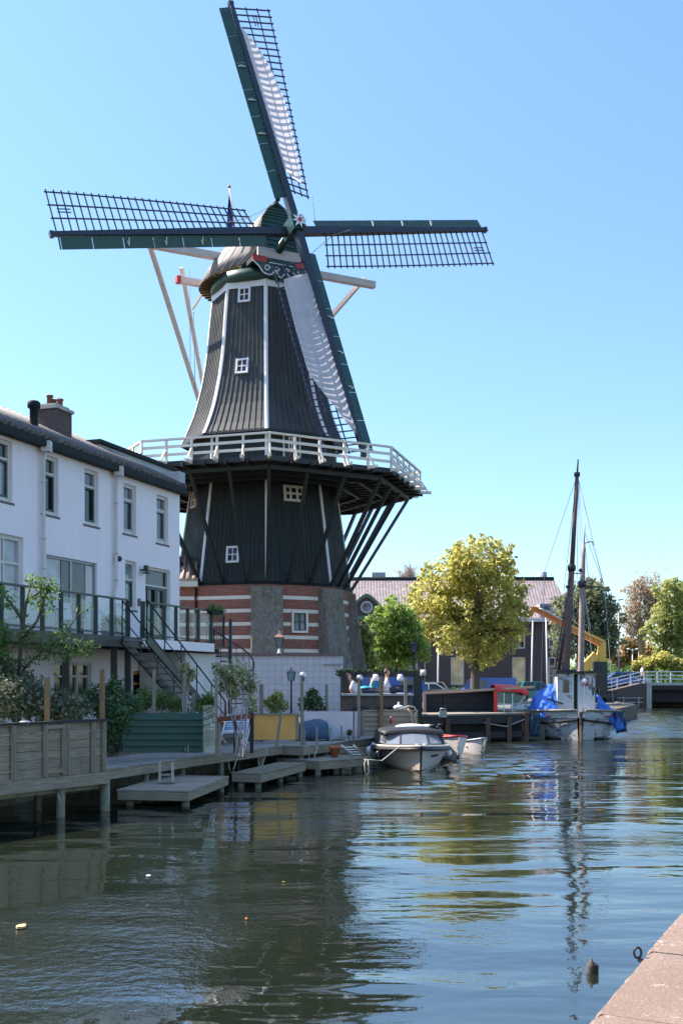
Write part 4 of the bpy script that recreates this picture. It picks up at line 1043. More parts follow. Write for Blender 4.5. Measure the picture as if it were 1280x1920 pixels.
def shrub(label, cat, base, clumps, n, size, mat, stems=5, name='shrub', seed=0, bark='bark', group=None):
    """clumps: (x_px, y_px, depth, radius in photo px)"""
    base = V(base); t_ = thing(name, label, cat, base, 0, group); C = []
    for x, y, Y, r in clumps: C.append((px(x,y,Y), r/F*Y))
    g = random.Random(seed); m = MB()
    for i in range(stems):
        c, r = C[i % len(C)]; tip = c+V((g.uniform(-.4,.4)*r, g.uniform(-.4,.4)*r, g.uniform(-.2,.5)*r)); mid = base.lerp(tip, .5)+V((g.uniform(-.15,.15),g.uniform(-.15,.15),g.uniform(0,.15)))
        b0 = base+V((g.uniform(-.12,.12),g.uniform(-.12,.12),0)); m.tube([b0, mid, tip], [.02+.012*r, .014+.008*r, .006], 5)
    m.build('stems', MT[bark], t_)
    foliage(C, n, size, name='foliage', mat=mat, parent=t_, seed=seed)
    return t_
# --- near fence over the water
FA, FB = V((-7.6,16.6,0)), gz(201,1468,.55); FB.z = 0
# solve near end on the line through the photo points
fa = gz(0,1490,.55); fa.z = 0; fd = (FB-fa).normalized(); FA = fa-fd*2.6; fn = V((fd.y,-fd.x,0))
def FP(s, n, z): return fa+fd*s+fn*n+V((0,0,z))
LF = (FB-fa).length
fe = thing('board_fence', 'weathered horizontal board fence standing on piles over the dark water', 'fence', FP(LF/2,0,.5))
m = MB(); rows = 6; zt = 1.78
for r in range(rows):
    z0 = .78+r*(zt-.78)/rows; s = -2.6
    while s < LF-.05:
        e = min(s+random.choice((1.3,1.7,2.1)), LF-.05); z_ = z0+(zt-.78)/rows
        m.slab([FP(s,-.03+random.uniform(-.008,.008),z0+.006),FP(e-.006,-.03+random.uniform(-.008,.008),z0+.006),FP(e-.006,-.03,z_-.006),FP(s,-.03,z_-.006)], fn*.028); s = e
m.build('boards', MT['fence_wood'], fe)
m = MB(); m.bar(FP(-2.6,.03,.665), FP(LF,.03,.665), .12, .23); m.build('base_beam', MT['fence_wood'], fe)
m = MB(); m.bar(FP(-2.6,0,zt+.025), FP(LF+.02,0,zt+.025), .16, .045); m.build('cap_rail', MT['dark_wood'], fe)
for x in (-80,-30,23,83,118,125,173,193):
    t_ = (x-CX)/F; s = (t_*fa.y-fa.x)/(fd.x-t_*fd.y); s = min(s, LF-.05); m = MB(); m.bar(FP(s,.04,.79), FP(s,.04,zt-.005), .075, .075); m.build('post', MT['fence_wood'], fe)
m = MB(); t_ = (83-CX)/F; s1 = (t_*fa.y-fa.x)/(fd.x-t_*fd.y); t_ = (120-CX)/F; s2 = (t_*fa.y-fa.x)/(fd.x-t_*fd.y)
m.bar(FP(s1,.035,.88), FP(s2,.035,.88), .06, .07); m.bar(FP(s1,.035,1.72), FP(s2,.035,1.72), .06, .07); m.build('panel_frame', MT['fence_wood'], fe)
for x, r_ in ((115,.085),(198,.10),(-40,.09)):
    t_ = (x-CX)/F; s = (t_*fa.y-fa.x)/(fd.x-t_*fd.y); m = MB(); p = FP(min(s,LF),-.02,0); m.tube([p+V((0,0,-1)), p+V((.005,0,.55))], r_, 10); m.build('pile', MT['algae_wood'], fe)
for x, r_ in ((60,.07),(150,.07),(10,.07)):
    t_ = (x-CX)/F; s = (t_*fa.y-fa.x)/(fd.x-t_*fd.y); m = MB(); p = FP(s,-1.2,0); m.tube([p+V((0,0,-1)), p+V((.0,0,.55))], r_, 10); m.build('pile', MT['algae_wood'], fe)
m = MB(); m.slab([FP(-2.6,-.06,.45),FP(LF,-.06,.45),FP(LF,-2.6,.45),FP(-2.6,-2.6,.45)], (0,0,.1)); m.build('deck', MT['algae_wood'], fe)
o = tag(MB().sphere(px(48,1354,18.6), .06, 10, 6, (1.8,.9,.45)).build('rag', MT['zinc'], None, px(48,1357,18.6)), 'crumpled grey rag lying on the cap rail of the near board fence', 'rag')
# --- deck along the bank
def deckrun(name, label, pts, width, z, mat='deck_wood', fas=.2, pile_n=4, pile_r=.075, cat='jetty', nrm=None):
    """planked deck whose water-side edge runs through pts (world xy)"""
    P = [V((p[0],p[1],0)) for p in pts]; t_ = thing(name, label, cat, (P[0]+P[-1])/2+V((0,0,z)))
    m = MB(); fb = MB()
    for a, b in zip(P, P[1:]):
        d = (b-a).normalized(); n = nrm or V((-d.y,d.x,0)); L = (b-a).length; k = max(1, int(L/.15))
        for i in range(k):
            s0, s1 = L*i/k, L*(i+1)/k-.008; j = random.uniform(-.012,.012); zz = z+random.uniform(-.004,.004)
            q = [a+d*s0-n*j, a+d*s1-n*j, a+d*s1+n*width, a+d*s0+n*width]
            m.slab([p+V((0,0,zz-.035)) for p in q], (0,0,.035))
        fb.bar(a+n*.05+V((0,0,z-.04-fas/2)), b+n*.05+V((0,0,z-.04-fas/2)), .06, fas)
        fb.bar(a+n*(width-.05)+V((0,0,z-.04-fas/2)), b+n*(width-.05)+V((0,0,z-.04-fas/2)), .06, fas)
    e = P[0]; d = (P[1]-P[0]).normalized(); n = nrm or V((-d.y,d.x,0)); fb.bar(e+n*.08+d*.03+V((0,0,z-.04-fas/2)), e+n*(width-.08)+d*.03+V((0,0,z-.04-fas/2)), .06, fas)
    d2 = (P[-1]-P[-2]).normalized(); n2 = nrm or V((-d2.y,d2.x,0)); e = P[-1]; fb.bar(e+n2*.08-d2*.03+V((0,0,z-.04-fas/2)), e+n2*(width-.08)-d2*.03+V((0,0,z-.04-fas/2)), .06, fas)
    m.build('planks', MT[mat], t_); fb.build('edge_beam', MT['fence_wood'], t_)
    tot = [(a, b) for a, b in zip(P, P[1:])]
    for i in range(pile_n):
        f = (i+.08)/(pile_n-.84) if pile_n > 1 else .5; f = min(f, .99)*len(tot); a, b = tot[min(int(f), len(tot)-1)]; d = (b-a).normalized(); n = nrm or V((-d.y,d.x,0)); c = a.lerp(b, f-int(f) if f < len(tot) else 1.)
        for off in (.16, width-.2):
            m = MB(); q = c+n*off; m.tube([q+V((0,0,-1)), q+V((0,0,z-.04))], pile_r, 9); m.build('pile', MT['algae_wood'], t_)
    return t_
d1 = [gz(201,1441,.75), gz(383,1416,.75), gz(568,1393.5,.75)]
deckrun('boat_deck', 'long grey planked deck on piles in front of the green boards', d1, 2.6, .75, pile_n=6)
d2 = [gz(570,1399,.75), gz(640,1390.5,.75), gz(735,1379,.75)]
deckrun('boat_deck', 'grey planked deck beside the sunlit pink garden wall and covered dinghy', d2, 2.4, .75, 'deck_wood', .22, 4)
# low platform with a little ladder
p0, p1, p2 = gz(228,1476,.34), gz(356,1482.5,.34), gz(430,1455,.34)
dd = (p2-p1).normalized(); w_ = 1.55
deckrun('low_platform', 'low grey landing platform near the water with a short ladder', [p1, p2], w_, .34, 'grey_wood', .17, 2, .085, 'platform')
m = MB(); la_ = gz(288,1425,.80); lb = la_+V((.30,-.9,-.46)); 
lt = thing('step_ladder', 'short grey wooden ladder from the long deck down to the low platform', 'ladder', la_)
la_ = gz(300,1432,.74); side = V((.27,.06,0)); foot = V((.10,-.60,-.40))
for o_ in (V((0,0,0)), side): m.bar(la_+o_, la_+o_+foot, .06, .10)
m.build('rails', MT['grey_wood'], lt)
for f in (.22,.55,.88): m = MB(); m.bar(la_+foot*f, la_+foot*f+side, .12, .035); m.build('rung', MT['grey_wood'], lt)
q0, q1 = gz(490,1446,.38), gz(572,1424,.38)
deckrun('low_platform', 'low mossy landing platform below the yellow panel', [gz(492,1450,.36), gz(574,1430,.36)], .8, .36, 'algae_wood', .18, 3, .08, 'platform')
deckrun('boat_dock', 'low dock beside the bow of the moored motor launch', [gz(600,1427,.38), gz(696,1419,.38)], 1.7, .38, 'grey_wood', .2, 3, .08, 'dock')
# flower pot and small ladder on the dock
pp = gz(627,1419,.39); t_ = thing('flower_pot', 'terracotta flower pot standing on the low dock', 'pot', pp)
m = MB(); m.lathe(pp, [(.10,0),(.155,.24),(.175,.24),(.175,.31),(.15,.31),(.14,.27)], 14); m.build('pot', MT['terracotta'], t_); m = MB(); m.lathe(pp+V((0,0,.24)), [(.13,0),(.13,.03)], 12); m.build('soil', MT['earth'], t_)
lt = thing('boarding_ladder', 'pale aluminium ladder leaning from the deck down to the low dock', 'ladder', gz(650,1420,.39))
a0, a1 = gz(640,1398,.74), gz(661,1416,.42); side = V((.34,.06,0))
for o_ in (V((0,0,0)), side): m = MB(); m.bar(a0+o_, a1+o_, .035, .06); m.build('rail', MT['steel'], lt)
for f in (.15,.4,.65,.9): m = MB(); m.bar(a0.lerp(a1,f), a0.lerp(a1,f)+side, .05, .03); m.build('rung', MT['steel'], lt)
# bank wall of sheet piling under the decks
m = MB()
for (a, b) in zip(BANK[1:11], BANK[2:11]):
    a, b = V((*a,0)), V((*b,0)); d = (b-a).normalized(); n = V((d.y,-d.x,0)); m.slab([a+n*.03+V((0,0,-1.4)), b+n*.03+V((0,0,-1.4)), b+n*.03+V((0,0,.86)), a+n*.03+V((0,0,.86))], n*.06)
struct(m.build('bank_wall', MT['algae_wood']))

# ---------------------------------------------------------------- garden partitions and furniture on the deck
def panel(name, label, cat, xa, xb, ytop, ybot, Ya, Yb, mat, boards=0, th=.05, frame=None, group=None):
    a, b = px(xa,ybot,Ya), px(xb,ybot,Yb); za, zb = px(xa,ytop,Ya).z, px(xb,ytop,Yb).z; d = (b-a).normalized(); n = V((d.y,-d.x,0)).normalized()
    t_ = thing(name, label, cat, (a+b)/2, 0, group)
    if boards:
        m = MB()
        for i in range(boards):
            f0, f1 = i/boards, (i+1)/boards; A0, A1 = a.z+(za-a.z)*f0, a.z+(za-a.z)*f1; B0, B1 = b.z+(zb-b.z)*f0, b.z+(zb-b.z)*f1
            A = V((a.x,a.y,0)); B = V((b.x,b.y,0)); k = n*.05; z_ = V((0,0,1))
            m.face([A+z_*A0+k, B+z_*B0+k, B+z_*B1, A+z_*A1]); m.face([A+z_*A0, B+z_*B0, B+z_*B0+k, A+z_*A0+k][::-1])
        A = V((a.x,a.y,0)); B = V((b.x,b.y,0)); m.slab([A+V((0,0,a.z))-n*.002,B+V((0,0,b.z))-n*.002,B+V((0,0,zb))-n*.002,A+V((0,0,za))-n*.002], -n*th)
        m.build('boards', MT[mat], t_)
    else:
        m = MB(); m.slab([a,b,V((b.x,b.y,zb)),V((a.x,a.y,za))], -n*th); m.build('sheet', MT[mat], t_)
    if frame:
        m = MB()
        for p, z_ in ((a,za),(b,zb)): m.bar(p+n*.02-n*.03, V((p.x,p.y,z_+.03))+n*.02-n*.03, .08, .09)
        m.bar(V((a.x,a.y,za+.03))-n*.01, V((b.x,b.y,zb+.03))-n*.01, .11, .05); m.build('frame', MT[frame], t_)
    return t_
panel('board_screen', 'dark green horizontal board screen standing on the deck', 'screen', 229,384,1337,1411,24.6,25.6,'green_boards',6,.05)
panel('board_screen', 'narrow dark green board screen set back beside the tall green one', 'screen', 202,233,1368,1409,25.6,25.9,'green_boards',3,.05)
panel('glass_screen', 'clear glass wind screen at the end of the green boards', 'screen', 381,404,1322,1412,25.2,25.7,'clear_glass',0,.012)
panel('yellow_panel', 'yellow ochre panel fence beside the dark wooden posts', 'panel', 474,558,1341,1387,31.0,31.6,'panel_yellow',0,.05,'grey_wood')
panel('garden_wall', 'low pink rendered garden wall behind the covered dinghy', 'wall', 570,681,1334,1381,33.4,35.4,'panel_pink',0,.14)
panel('board_fence', 'weathered board fence with upright posts behind the motor launch', 'fence', 681,781,1334,1378,35.2,37.0,'fence_wood',5,.05,'grey_wood')
for x, Y in ((694,35.4),(712,35.7),(730,36.0),(746,36.3),(763,36.6)):
    pass
def post(label, x, ytop, Y, zb, w=.09, mat='grey_wood', name='garden_post', group=None, slanted=0.):
    p = px(x,1300,Y); b = V((p.x,p.y,zb)); tp = V((p.x+slanted,p.y,ZC+(YH-ytop)/F*Y)); m = MB(); m.bar(b, tp, w, w); m.slab([tp+V((-w/2,-w/2,0)),tp+V((w/2,-w/2,0)),tp+V((w/2,w/2,0)),tp+V((-w/2,w/2,0))], (0,0,.012))
    return tag(m.build(name, MT[mat], None, b), label, 'post', group)
post('yellowish square garden post rising behind the near board fence', 89,1271,20.4,.9,.09,'tan_wood')
post('yellowish square garden post at the far corner of the near board fence', 192,1256,21.6,.75,.085,'tan_wood')
post('weathered post behind the left part of the green boards', 289,1257,27.2,.9,.075)
post('weathered post behind the middle of the green boards', 346,1262,27.6,.9,.085)
post('short weathered post just right of centre behind the green boards', 363,1300,27.8,.9,.08)
post('tall grey post beside the glass wind screen', 405,1260,25.9,.75,.07)
post('dark brown post holding the red brown rail', 441,1342,26.6,.75,.075,'dark_wood')
post('dark brown post at the far end of the red brown rail', 472,1338,27.0,.75,.085,'dark_wood')
post('tall square grey post behind the yellow panel', 490,1283,31.9,.75,.12)
post('leaning grey pole in front of the yellow panel', 518,1332,29.6,.75,.07,'grey_wood','leaning_pole',None,.14)
post('grey post behind the pink garden wall', 612,1284,35.0,.75,.10)
post('weathered grey post inside the spiral stair garden corner', 469,1283,33.6,.9,.12,'brown_wood')
post('orange brown timber post rising through the board fence', 715,1268,35.6,.75,.11,'tan_wood')
post('grey timber post at the far part of the board fence', 760,1270,36.9,.75,.10)
for x, tp in ((571,1368),(594,1363),(620,1365),(640,1361),(663,1360)):
    p = gz(x+1,1397 if x < 600 else 1392-(x-600)*.09,.76); post('thin grey mooring stake along the edge of the deck', x, tp, p.y, .76, .055, 'grey_wood', 'mooring_stake', 'mooring stakes along the deck edge')
p = px(663,1318,34.0)
tag(MB().tube([V((p.x,p.y,.75)),px(663,1310,34.0)], .022, 6).build('iron_rod', MT['iron_black'], None, V((p.x,p.y,.75))), 'thin black iron rod standing beside the globe lamp post', 'rod')
# red brown rail (bench top) with striped deck chair behind it
tb = thing('bar_table', 'narrow red brown bar table on dark posts by the glass screen', 'table', px(440,1410,26.4)*V((1,1,0))+V((0,0,.76)))
m = MB(); m.slab([px(409,1345,25.9),px(474,1339,27.0),px(478,1337,27.5),px(412,1343,26.5)], (0,0,-.11)); m.build('table_top', MT['red_brown_wood'], tb)
m = MB(); m.bar(px(412,1347,26.2), V((px(412,1347,26.2).x,px(412,1347,26.2).y,.76)), .07); m.build('leg', MT['pink_wood'], tb)
c = gz(436,1396,.76); dc = thing('deck_chair', 'folded deck chair with blue and white striped canvas', 'chair', c)
m = MB()
fr = [V((-.34,0,0)),V((.30,0,0))]
for o_ in fr: m.bar(c+o_+V((0,-.25,0)), c+o_+V((.14,.42,.82)), .035, .05); m.bar(c+o_+V((.1,.42,0)), c+o_+V((0,-.34,.36)), .035, .05)
m.bar(c+fr[0]+V((.14,.42,.82)), c+fr[1]+V((.14,.42,.82)), .04); m.bar(c+fr[0]+V((0,-.34,.36)), c+fr[1]+V((0,-.34,.36)), .04); m.build('frame', MT['white_paint'], dc)
m = MB(); m.grid([[c+V((-.31+.6*j/4+.14*f, -.34+.76*f, .36+.46*f-.20*math.sin(math.pi*f))) for j in range(5)] for f in [i/10 for i in range(11)]]); o = m.build('canvas', MT['striped_canvas'], dc); s_ = o.modifiers.new('thick','SOLIDIFY'); s_.thickness = .008
# white bundled laths leaning by the chair
lb_ = gz(453,1400,.76); m = MB()
for i in range(3): m.bar(lb_+V((.05*i,0,0)), lb_+V((.12+.07*i,.15,.74)), .04, .02)
tag(m.build('white_laths', MT['white_paint'], None, lb_), 'few white wooden laths leaning next to the striped deck chair', 'laths')
# upturned dinghy under a dark blue cover
c = gz(592,1387,.76); dg = thing('covered_dinghy', 'small upturned dinghy half covered by a dark blue tarpaulin', 'boat', c)
rows = []; ax = V((.98,.2,0)); sd = V((-.2,.98,0))
for i in range(9):
    f = i/8; wv_ = .52*math.sin(math.pi*min(.97,.16+f*.80))**.6; hv = .58*math.sin(math.pi*min(.97,.18+f*.76))**.6
    rows.append([c+ax*(-.62+f*1.5)+sd*(wv_*math.cos(a))+V((0,0,.02+hv*math.sin(a))) for a in [math.pi*j/10 for j in range(11)]])
m = MB(); m.grid(rows); m.face(rows[0]); m.face(rows[-1][::-1]); m.build('hull', MT['zinc'], dg)
m = MB(); rr = [[(p-c)*1.035+c+V((0,0,.015+.02*math.sin(i*2.1+j*1.3))) for j, p in enumerate(r) if 3 <= j] for i, r in enumerate(rows[:6])]; m.grid(rr); o = m.build('tarpaulin', MT['navy_cover'], dg); s_ = o.modifiers.new('thick','SOLIDIFY'); s_.thickness = .012
# ---------------------------------------------------------------- lamps
def lantern(parent, c, w, h, cap_mat, frame_mat, top=True):
    c = V(c); m = MB()
    for sx in (-1,1):
        for sy in (-1,1): m.bar(c+V((sx*w*.34,sy*w*.34,0)), c+V((sx*w*.5,sy*w*.5,h)), w*.08)
    m.lathe(c, [(w*.45,-.03*h),(w*.5,.02*h)], 4, False, math.pi/4); b_ = m.build('lantern_frame', frame_mat, parent)
    m = MB(); m.lathe(c, [(w*.44,.03*h),(w*.64,h*.98)], 4, False, math.pi/4); m.build('lantern_glass', MT['glass_mint'] if cap_mat is not MT['iron_black'] else MT['glass_grey'], b_)
    m = MB(); m.lathe(c, [(w*.82,h),(w*.86,h*1.06),(w*.5,h*1.28),(w*.2,h*1.42),(w*.16,h*1.55)], 4, False, math.pi/4)
    m.tube([c+V((0,0,h*1.5)), c+V((0,0,h*1.9))], [w*.07,w*.015], 6); m.sphere(c+V((0,0,h*1.62)), w*.1, 8, 6); m.build('lantern_roof', cap_mat, b_)
p = px(522.5,1225,49.7); p.z = 3.85
lw = thing('wall_lantern', 'ornate lantern with copper roof standing on the block wall', 'lamp', p+V((0,.45,0)))
m = MB(); q = p+V((0,.45,0)); m.lathe(q, [(.10,0),(.11,.04),(.05,.08),(.07,.16),(.04,.22),(.05,.30)], 10); m.build('bracket', MT['white_paint'], lw); lantern(lw, q+V((0,0,.3)), .38, .44, MT['copper'], MT['iron_black'])
p = px(546,1340,33.2); p.z = .9
lw = thing('garden_lantern', 'black garden lantern on a slim post before the block wall', 'lamp', p)
zt = ZC+(YH-1276)/F*33.2; m = MB(); m.tube([p, V((p.x,p.y,zt))], [.04,.028], 8); m.build('post', MT['iron_black'], lw); lantern(lw, V((p.x,p.y,zt)), .24, .24, MT['sill_stone'], MT['iron_black'])
for x, Y, yt, lab in ((566,30.2,1266,'silver globe lamp on a tall pale post next to the yellow panel'),(672.5,33.6,1271,'silver globe lamp on a post in front of the ivy covered beam')):
    p = px(x,1390,Y); p.z = .76; g_ = thing('globe_lamp', lab, 'lamp', p); zt = ZC+(YH-yt)/F*Y
    m = MB(); m.bar(p, V((p.x,p.y,zt-.1)), .095, .095); m.build('post', MT['grey_wood'], g_)
    q = V((p.x+.03,p.y,zt)); m = MB(); m.tube([q-V((0,0,.16)),q-V((0,0,.08))], .05, 8); m.build('collar', MT['iron_black'], g_); m = MB(); m.sphere(q, .10, 14, 10); m.build('globe', MT['steel'], g_)
# ---------------------------------------------------------------- plants of the garden
shrub('broad dark flowering shrub filling the garden behind the near fence','shrub',gz(60,1420,.9),[(20,1310,20.5,42),(70,1318,20.8,40),(115,1325,21.0,36),(5,1270,21.0,38),(-20,1310,20.,45),(45,1285,21.5,32),(150,1330,22.0,26)],5200,.062,'leaf_flower',9,'shrub',1)
shrub('dark leafy bush overhanging the deck left of the green boards','shrub',gz(215,1412,.9),[(205,1330,24.0,30),(222,1350,23.8,28),(205,1378,23.6,20),(178,1312,24.2,28),(240,1318,24.5,22),(214,1290,24.4,20)],3200,.06,'leaf_dark',6,'shrub',2)
shrub('mid green tree tops leaning in at the left frame edge','shrub',gz(-10,1420,.9),[(-5,1190,21.,30),(-12,1230,21.,34),(10,1250,21.3,22)],1500,.06,'leaf_mid',4,'shrub',3)
shrub('green border plants under the outside stair','shrub',gz(300,1395,.9),[(270,1310,28.5,22),(305,1312,28.8,20),(328,1320,28.6,16),(250,1325,28.,20),(392,1318,28.6,16),(370,1322,28.6,14)],2400,.055,'leaf_mid',7,'shrub',4)
shrub('sunlit blossoming climber on the posts left of the spiral stair','climber',gz(450,1420,.9),[(440,1262,29.0,26),(425,1280,29.0,22),(462,1275,29.2,20),(410,1255,28.8,15),(470,1290,29.2,14),(438,1300,29.0,14),(470,1315,28.4,14),(476,1330,28.2,9)],1500,.075,'leaf_blossom',7,'climber',5,'bark_grey')
shrub('small sunlit climber in front of the outside stair','climber',gz(347,1410,.9),[(348,1252,28.0,12),(350,1270,28.0,13),(362,1262,28.0,9),(345,1290,28,8)],420,.07,'leaf_blossom',3,'climber',6,'bark_grey')
shrub('dark green bushy plant before the white block wall','plant',gz(585,1375,.9),[(585,1310,34.6,17),(595,1322,34.6,17),(573,1322,34.6,15),(588,1298,34.6,9)],900,.07,'leaf_dark',5,'shrub',7)
shrub('thin reddish leaved plants between the stair and the garden lantern','plant',gz(518,1375,.9),[(505,1318,34.0,13),(520,1308,34.0,14),(532,1322,34.0,12),(515,1328,34.,12)],700,.07,'leaf_olive',6,'shrub',8)
shrub('low green plants behind the glass wind screen','plant',gz(385,1400,.9),[(388,1312,27.4,13),(396,1322,27.4,10),(376,1326,27.3,10)],600,.055,'leaf_mid',4,'shrub',9)
shrub('small potted plant at the edge of the pink wall','plant',gz(655,1392,.75),[(655,1374,34.0,6)],120,.05,'leaf_mid',2,'potted_plant',10)
# thin young tree in front of the balcony
base = gz(36,1435,.9); yt_ = thing('young_tree', 'thin young tree with sparse leaves in front of the balcony', 'tree', base)
def P2(x, y, Y=21.2): return px(x, y, Y)
m = MB(); paths = [[base,P2(36,1270),P2(40,1200),P2(50,1130),P2(62,1085)],[P2(37,1265),P2(58,1240),P2(82,1220),P2(120,1190),P2(150,1150)],[P2(40,1200),P2(70,1165),P2(84,1120),P2(96,1085)],[P2(44,1165),P2(20,1130),P2(4,1110)],[P2(82,1220),P2(115,1225),P2(150,1215),P2(168,1210)],[P2(50,1130),P2(75,1110),P2(100,1095)]]
for i, pth in enumerate(paths): m.tube(pth, [(.055 if i == 0 else .035)*(1-.75*k/(len(pth)-1)) for k in range(len(pth))], 6)
m.build('trunk', MT['bark'], yt_)
g = random.Random(3); cl = []
for pth in paths:
    for a, b in zip(pth[1:], pth[2:]):
        for k in range(3): q = a.lerp(b, g.random()); cl.append((q+V((g.uniform(-.15,.15),g.uniform(-.2,.2),g.uniform(-.12,.15))), g.uniform(.12,.26)))
foliage(cl, 1700, .05, name='crown', mat='leaf_mid', parent=yt_, seed=12)
# plants and furniture on the balcony
p = H(hs(216,1.4),1.4,ZB); tb = thing('planter_box', 'grey planter with trailing plants on the balcony floor', 'planter', p)
m = MB(); m.slab([p-HD*.45-HN*.18,p+HD*.45-HN*.18,p+HD*.45+HN*.18,p-HD*.45+HN*.18], (0,0,.38)); m.build('box', MT['zinc'], tb)
foliage([(p+HD*k+V((0,0,.46)), .2) for k in (-.4,-.15,.15,.42)], 350, .06, name='foliage', mat='leaf_olive', parent=tb, seed=13)
p = H(hs(140,1.0),1.0,ZB); ch = thing('balcony_chair', 'pale slatted chair on the balcony before the sliding doors', 'chair', p)
def chair(root, p, mat):
    m = MB(); 
    for j in range(6): a = p-HD*.22+HD*.088*j; m.bar(a-HN*.22+V((0,0,.45)), a+HN*.22+V((0,0,.45)), .06, .025)
    m.build('seat', MT[mat], root); m = MB()
    for j in range(6): a = p-HD*.22+HD*.088*j-HN*.24; m.bar(a+V((0,0,.47)), a-HN*.1+V((0,0,.92)), .05, .02)
    m.bar(p-HD*.25-HN*.34+V((0,0,.92)), p+HD*.25-HN*.34+V((0,0,.92)), .04); m.build('backrest', MT[mat], root)
    for sx in (-1,1):
        for sy in (-1,1): m = MB(); a = p+HD*.22*sx+HN*.2*sy; m.bar(a, a+V((0,0,.44)), .04); m.build('leg', MT[mat], root)
chair(ch, p, 'white_paint')
p = H(hs(100,1.0),1.0,ZB); ch = thing('balcony_table', 'small pale table on the balcony before the sliding doors', 'table', p)
m = MB(); m.lathe(p+V((0,0,.7)), [(.40,0),(.42,.02),(.40,.04)], 18); m.build('table_top', MT['white_paint'], ch); m = MB(); m.tube([p,p+V((0,0,.69))], .035, 8); m.lathe(p, [(.24,0),(.22,.03),(.04,.05)], 12); m.build('pedestal', MT['white_paint'], ch)
p = H(hs(390,1.9),2.0,ZB+.95); hp = thing('hanging_planter', 'green trailing plant in trough hung on the balcony end rail', 'planter', p)
m = MB(); m.slab([p-HD*.45+HN*.1,p+HD*.4+HN*.1,p+HD*.4+HN*.28,p-HD*.45+HN*.28], (0,0,.16)); m.build('trough', MT['gutter'], hp); foliage([(p+HD*k+HN*.2+V((0,0,.18)), .17) for k in (-.4,-.1,.2,.4)], 420, .05, name='foliage', mat='leaf_mid', parent=hp, seed=14)

for i, (x, y, z_, dy) in enumerate(((575,1399,.72,26),(480,1404,.72,20),(425,1411,.72,16))):
    p = gz(x,y,z_); q = p+V((.03,-.05,-.1)); m = MB(); m.tube([p, q, q+V((.05,-.02,-.32)), q+V((.12,.0,-.5)), q+V((.16,.02,-.3)), p+V((.3,.08,0))], .014, 5)
    tag(m.build('hanging_rope', MT['rope'], None, p), ('pale rope loop hanging from the deck corner near the covered dinghy','pale rope loop hanging under the yellow panel','pale rope loop hanging under the red brown bar table')[i], 'rope')
# ================================================================ BOATS
def hull(stations, close_bow=True):
    """stations: list of (x, keel_z, [(half_breadth, z), ...] from keel to gunwale); both sides in one sheet"""
    rows = []
    for x, kz, sec in stations:
        rows.append([V((x,-b,z)) for b, z in sec[::-1]]+[V((x,0,kz))]+[V((x,b,z)) for b, z in sec])
    return rows
def Mat(o, rz): return Matrix.Translation(V(o)) @ Matrix.Rotation(rz, 4, 'Z')
# --- motor launch: bow (local +x) towards the camera
stem = gz(790,1452,0.); hd = rad(-90+1.5)            # heading of the bow in the xy plane
fwd = V((math.cos(hd),math.sin(hd),0)); bo = stem-fwd*3.45
ml = thing('motor_launch', 'cream motor launch with black gunwale and dark folding canopy, moored bow first', 'boat', bo, hd)
M_ = LM(ml) @ Matrix.Diagonal((1,1,.71,1))
NS = 15; rows = []; lowr = []
def lb(f):                                         # half breadth of the gunwale along 0 (stern) .. 1 (bow)
    return 1.12*(1-max(0,(f-.5)/.5)**2.4)*(.86+.14*min(1,f/.3)) if f < 1 else 0.
st_ = []
for i in range(NS):
    f = i/(NS-1); x = -3.3+6.75*f; b = max(lb(f), .02); zg = .78+.30*f**2.2; xk = x-.42*f**3
    sec = []
    for j in range(8):
        q = j/7; zz = -.35+(zg+.35)*q; fl = (.34+.66*q**.55) if f < .6 else (.34+.66*q**(.55+.75*(f-.6)/.4)); xs = -.40*(1-q)*f**4
        sec.append((b*fl, zz, xs))
    st_.append((x, sec))
rows = [[V((x+s[2],-s[0],s[1])) for s in sec[::-1]]+[V((x+sec[0][2],0,-.40))]+[V((x+s[2],s[0],s[1])) for s in sec] for x, sec in st_]
m = MB(M_); m.grid(rows); m.face(rows[0]); hl = m.build('hull', MT['cream_hull'], ml)
m = MB(M_)
for sgn in (-1,1):
    P = [V((x,sgn*(sec[-1][0]+.02),sec[-1][1]-.10)) for x, sec in st_]; m.tube(P, .075, 8)
m.build('rubbing_strake', MT['canopy_black'], ml)
m = MB(M_)
for sgn in (-1,1): m.tube([V((x+sec[-1][2],sgn*(sec[-1][0]-.03),sec[-1][1]+.02)) for x, sec in st_], .05, 6)
m.build('gunwale', MT['cream_paint'], ml)
m = MB(M_); m.tube([V((x+s[2],0,s[1])) for x, s_ in st_[-1:] for s in s_]+[V((3.46,0,1.12))], .03, 6)
for sgn in (-1,1): m.tube([V((x+sec[3][2]+.0,sgn*(sec[3][0]+.006),.11)) for x, sec in st_], .022, 5)
m.build('stem_band', MT['black_hull'], ml)
m = MB(M_); r = [[V((x,-sec[-1][0]+.03,sec[-1][1]-.02)), V((x,0,sec[-1][1]+.03)), V((x,sec[-1][0]-.03,sec[-1][1]-.02))] for x, sec in st_ if x > .9]; m.grid(r); m.build('fore_deck', MT['pillow_white'], ml)
m = MB(M_); r = [[V((x,-sec[-1][0]+.05,.45)), V((x,sec[-1][0]-.05,.45))] for x, sec in st_ if x < 1.2]; m.grid(r); m.build('cockpit_floor', MT['deck_wood'], ml)
def arc(x, w, zb, h, n=12, flat=.6): return [V((x, w*math.cos(math.pi-math.pi*j/n), zb+h*math.sin(math.pi*j/n)**flat)) for j in range(n+1)]
ws0 = [V((x_,y_,.98)) for x_, y_ in ((.55,-.97),(1.15,-.86),(1.42,-.42),(1.46,0),(1.42,.42),(1.15,.86),(.55,.97))]
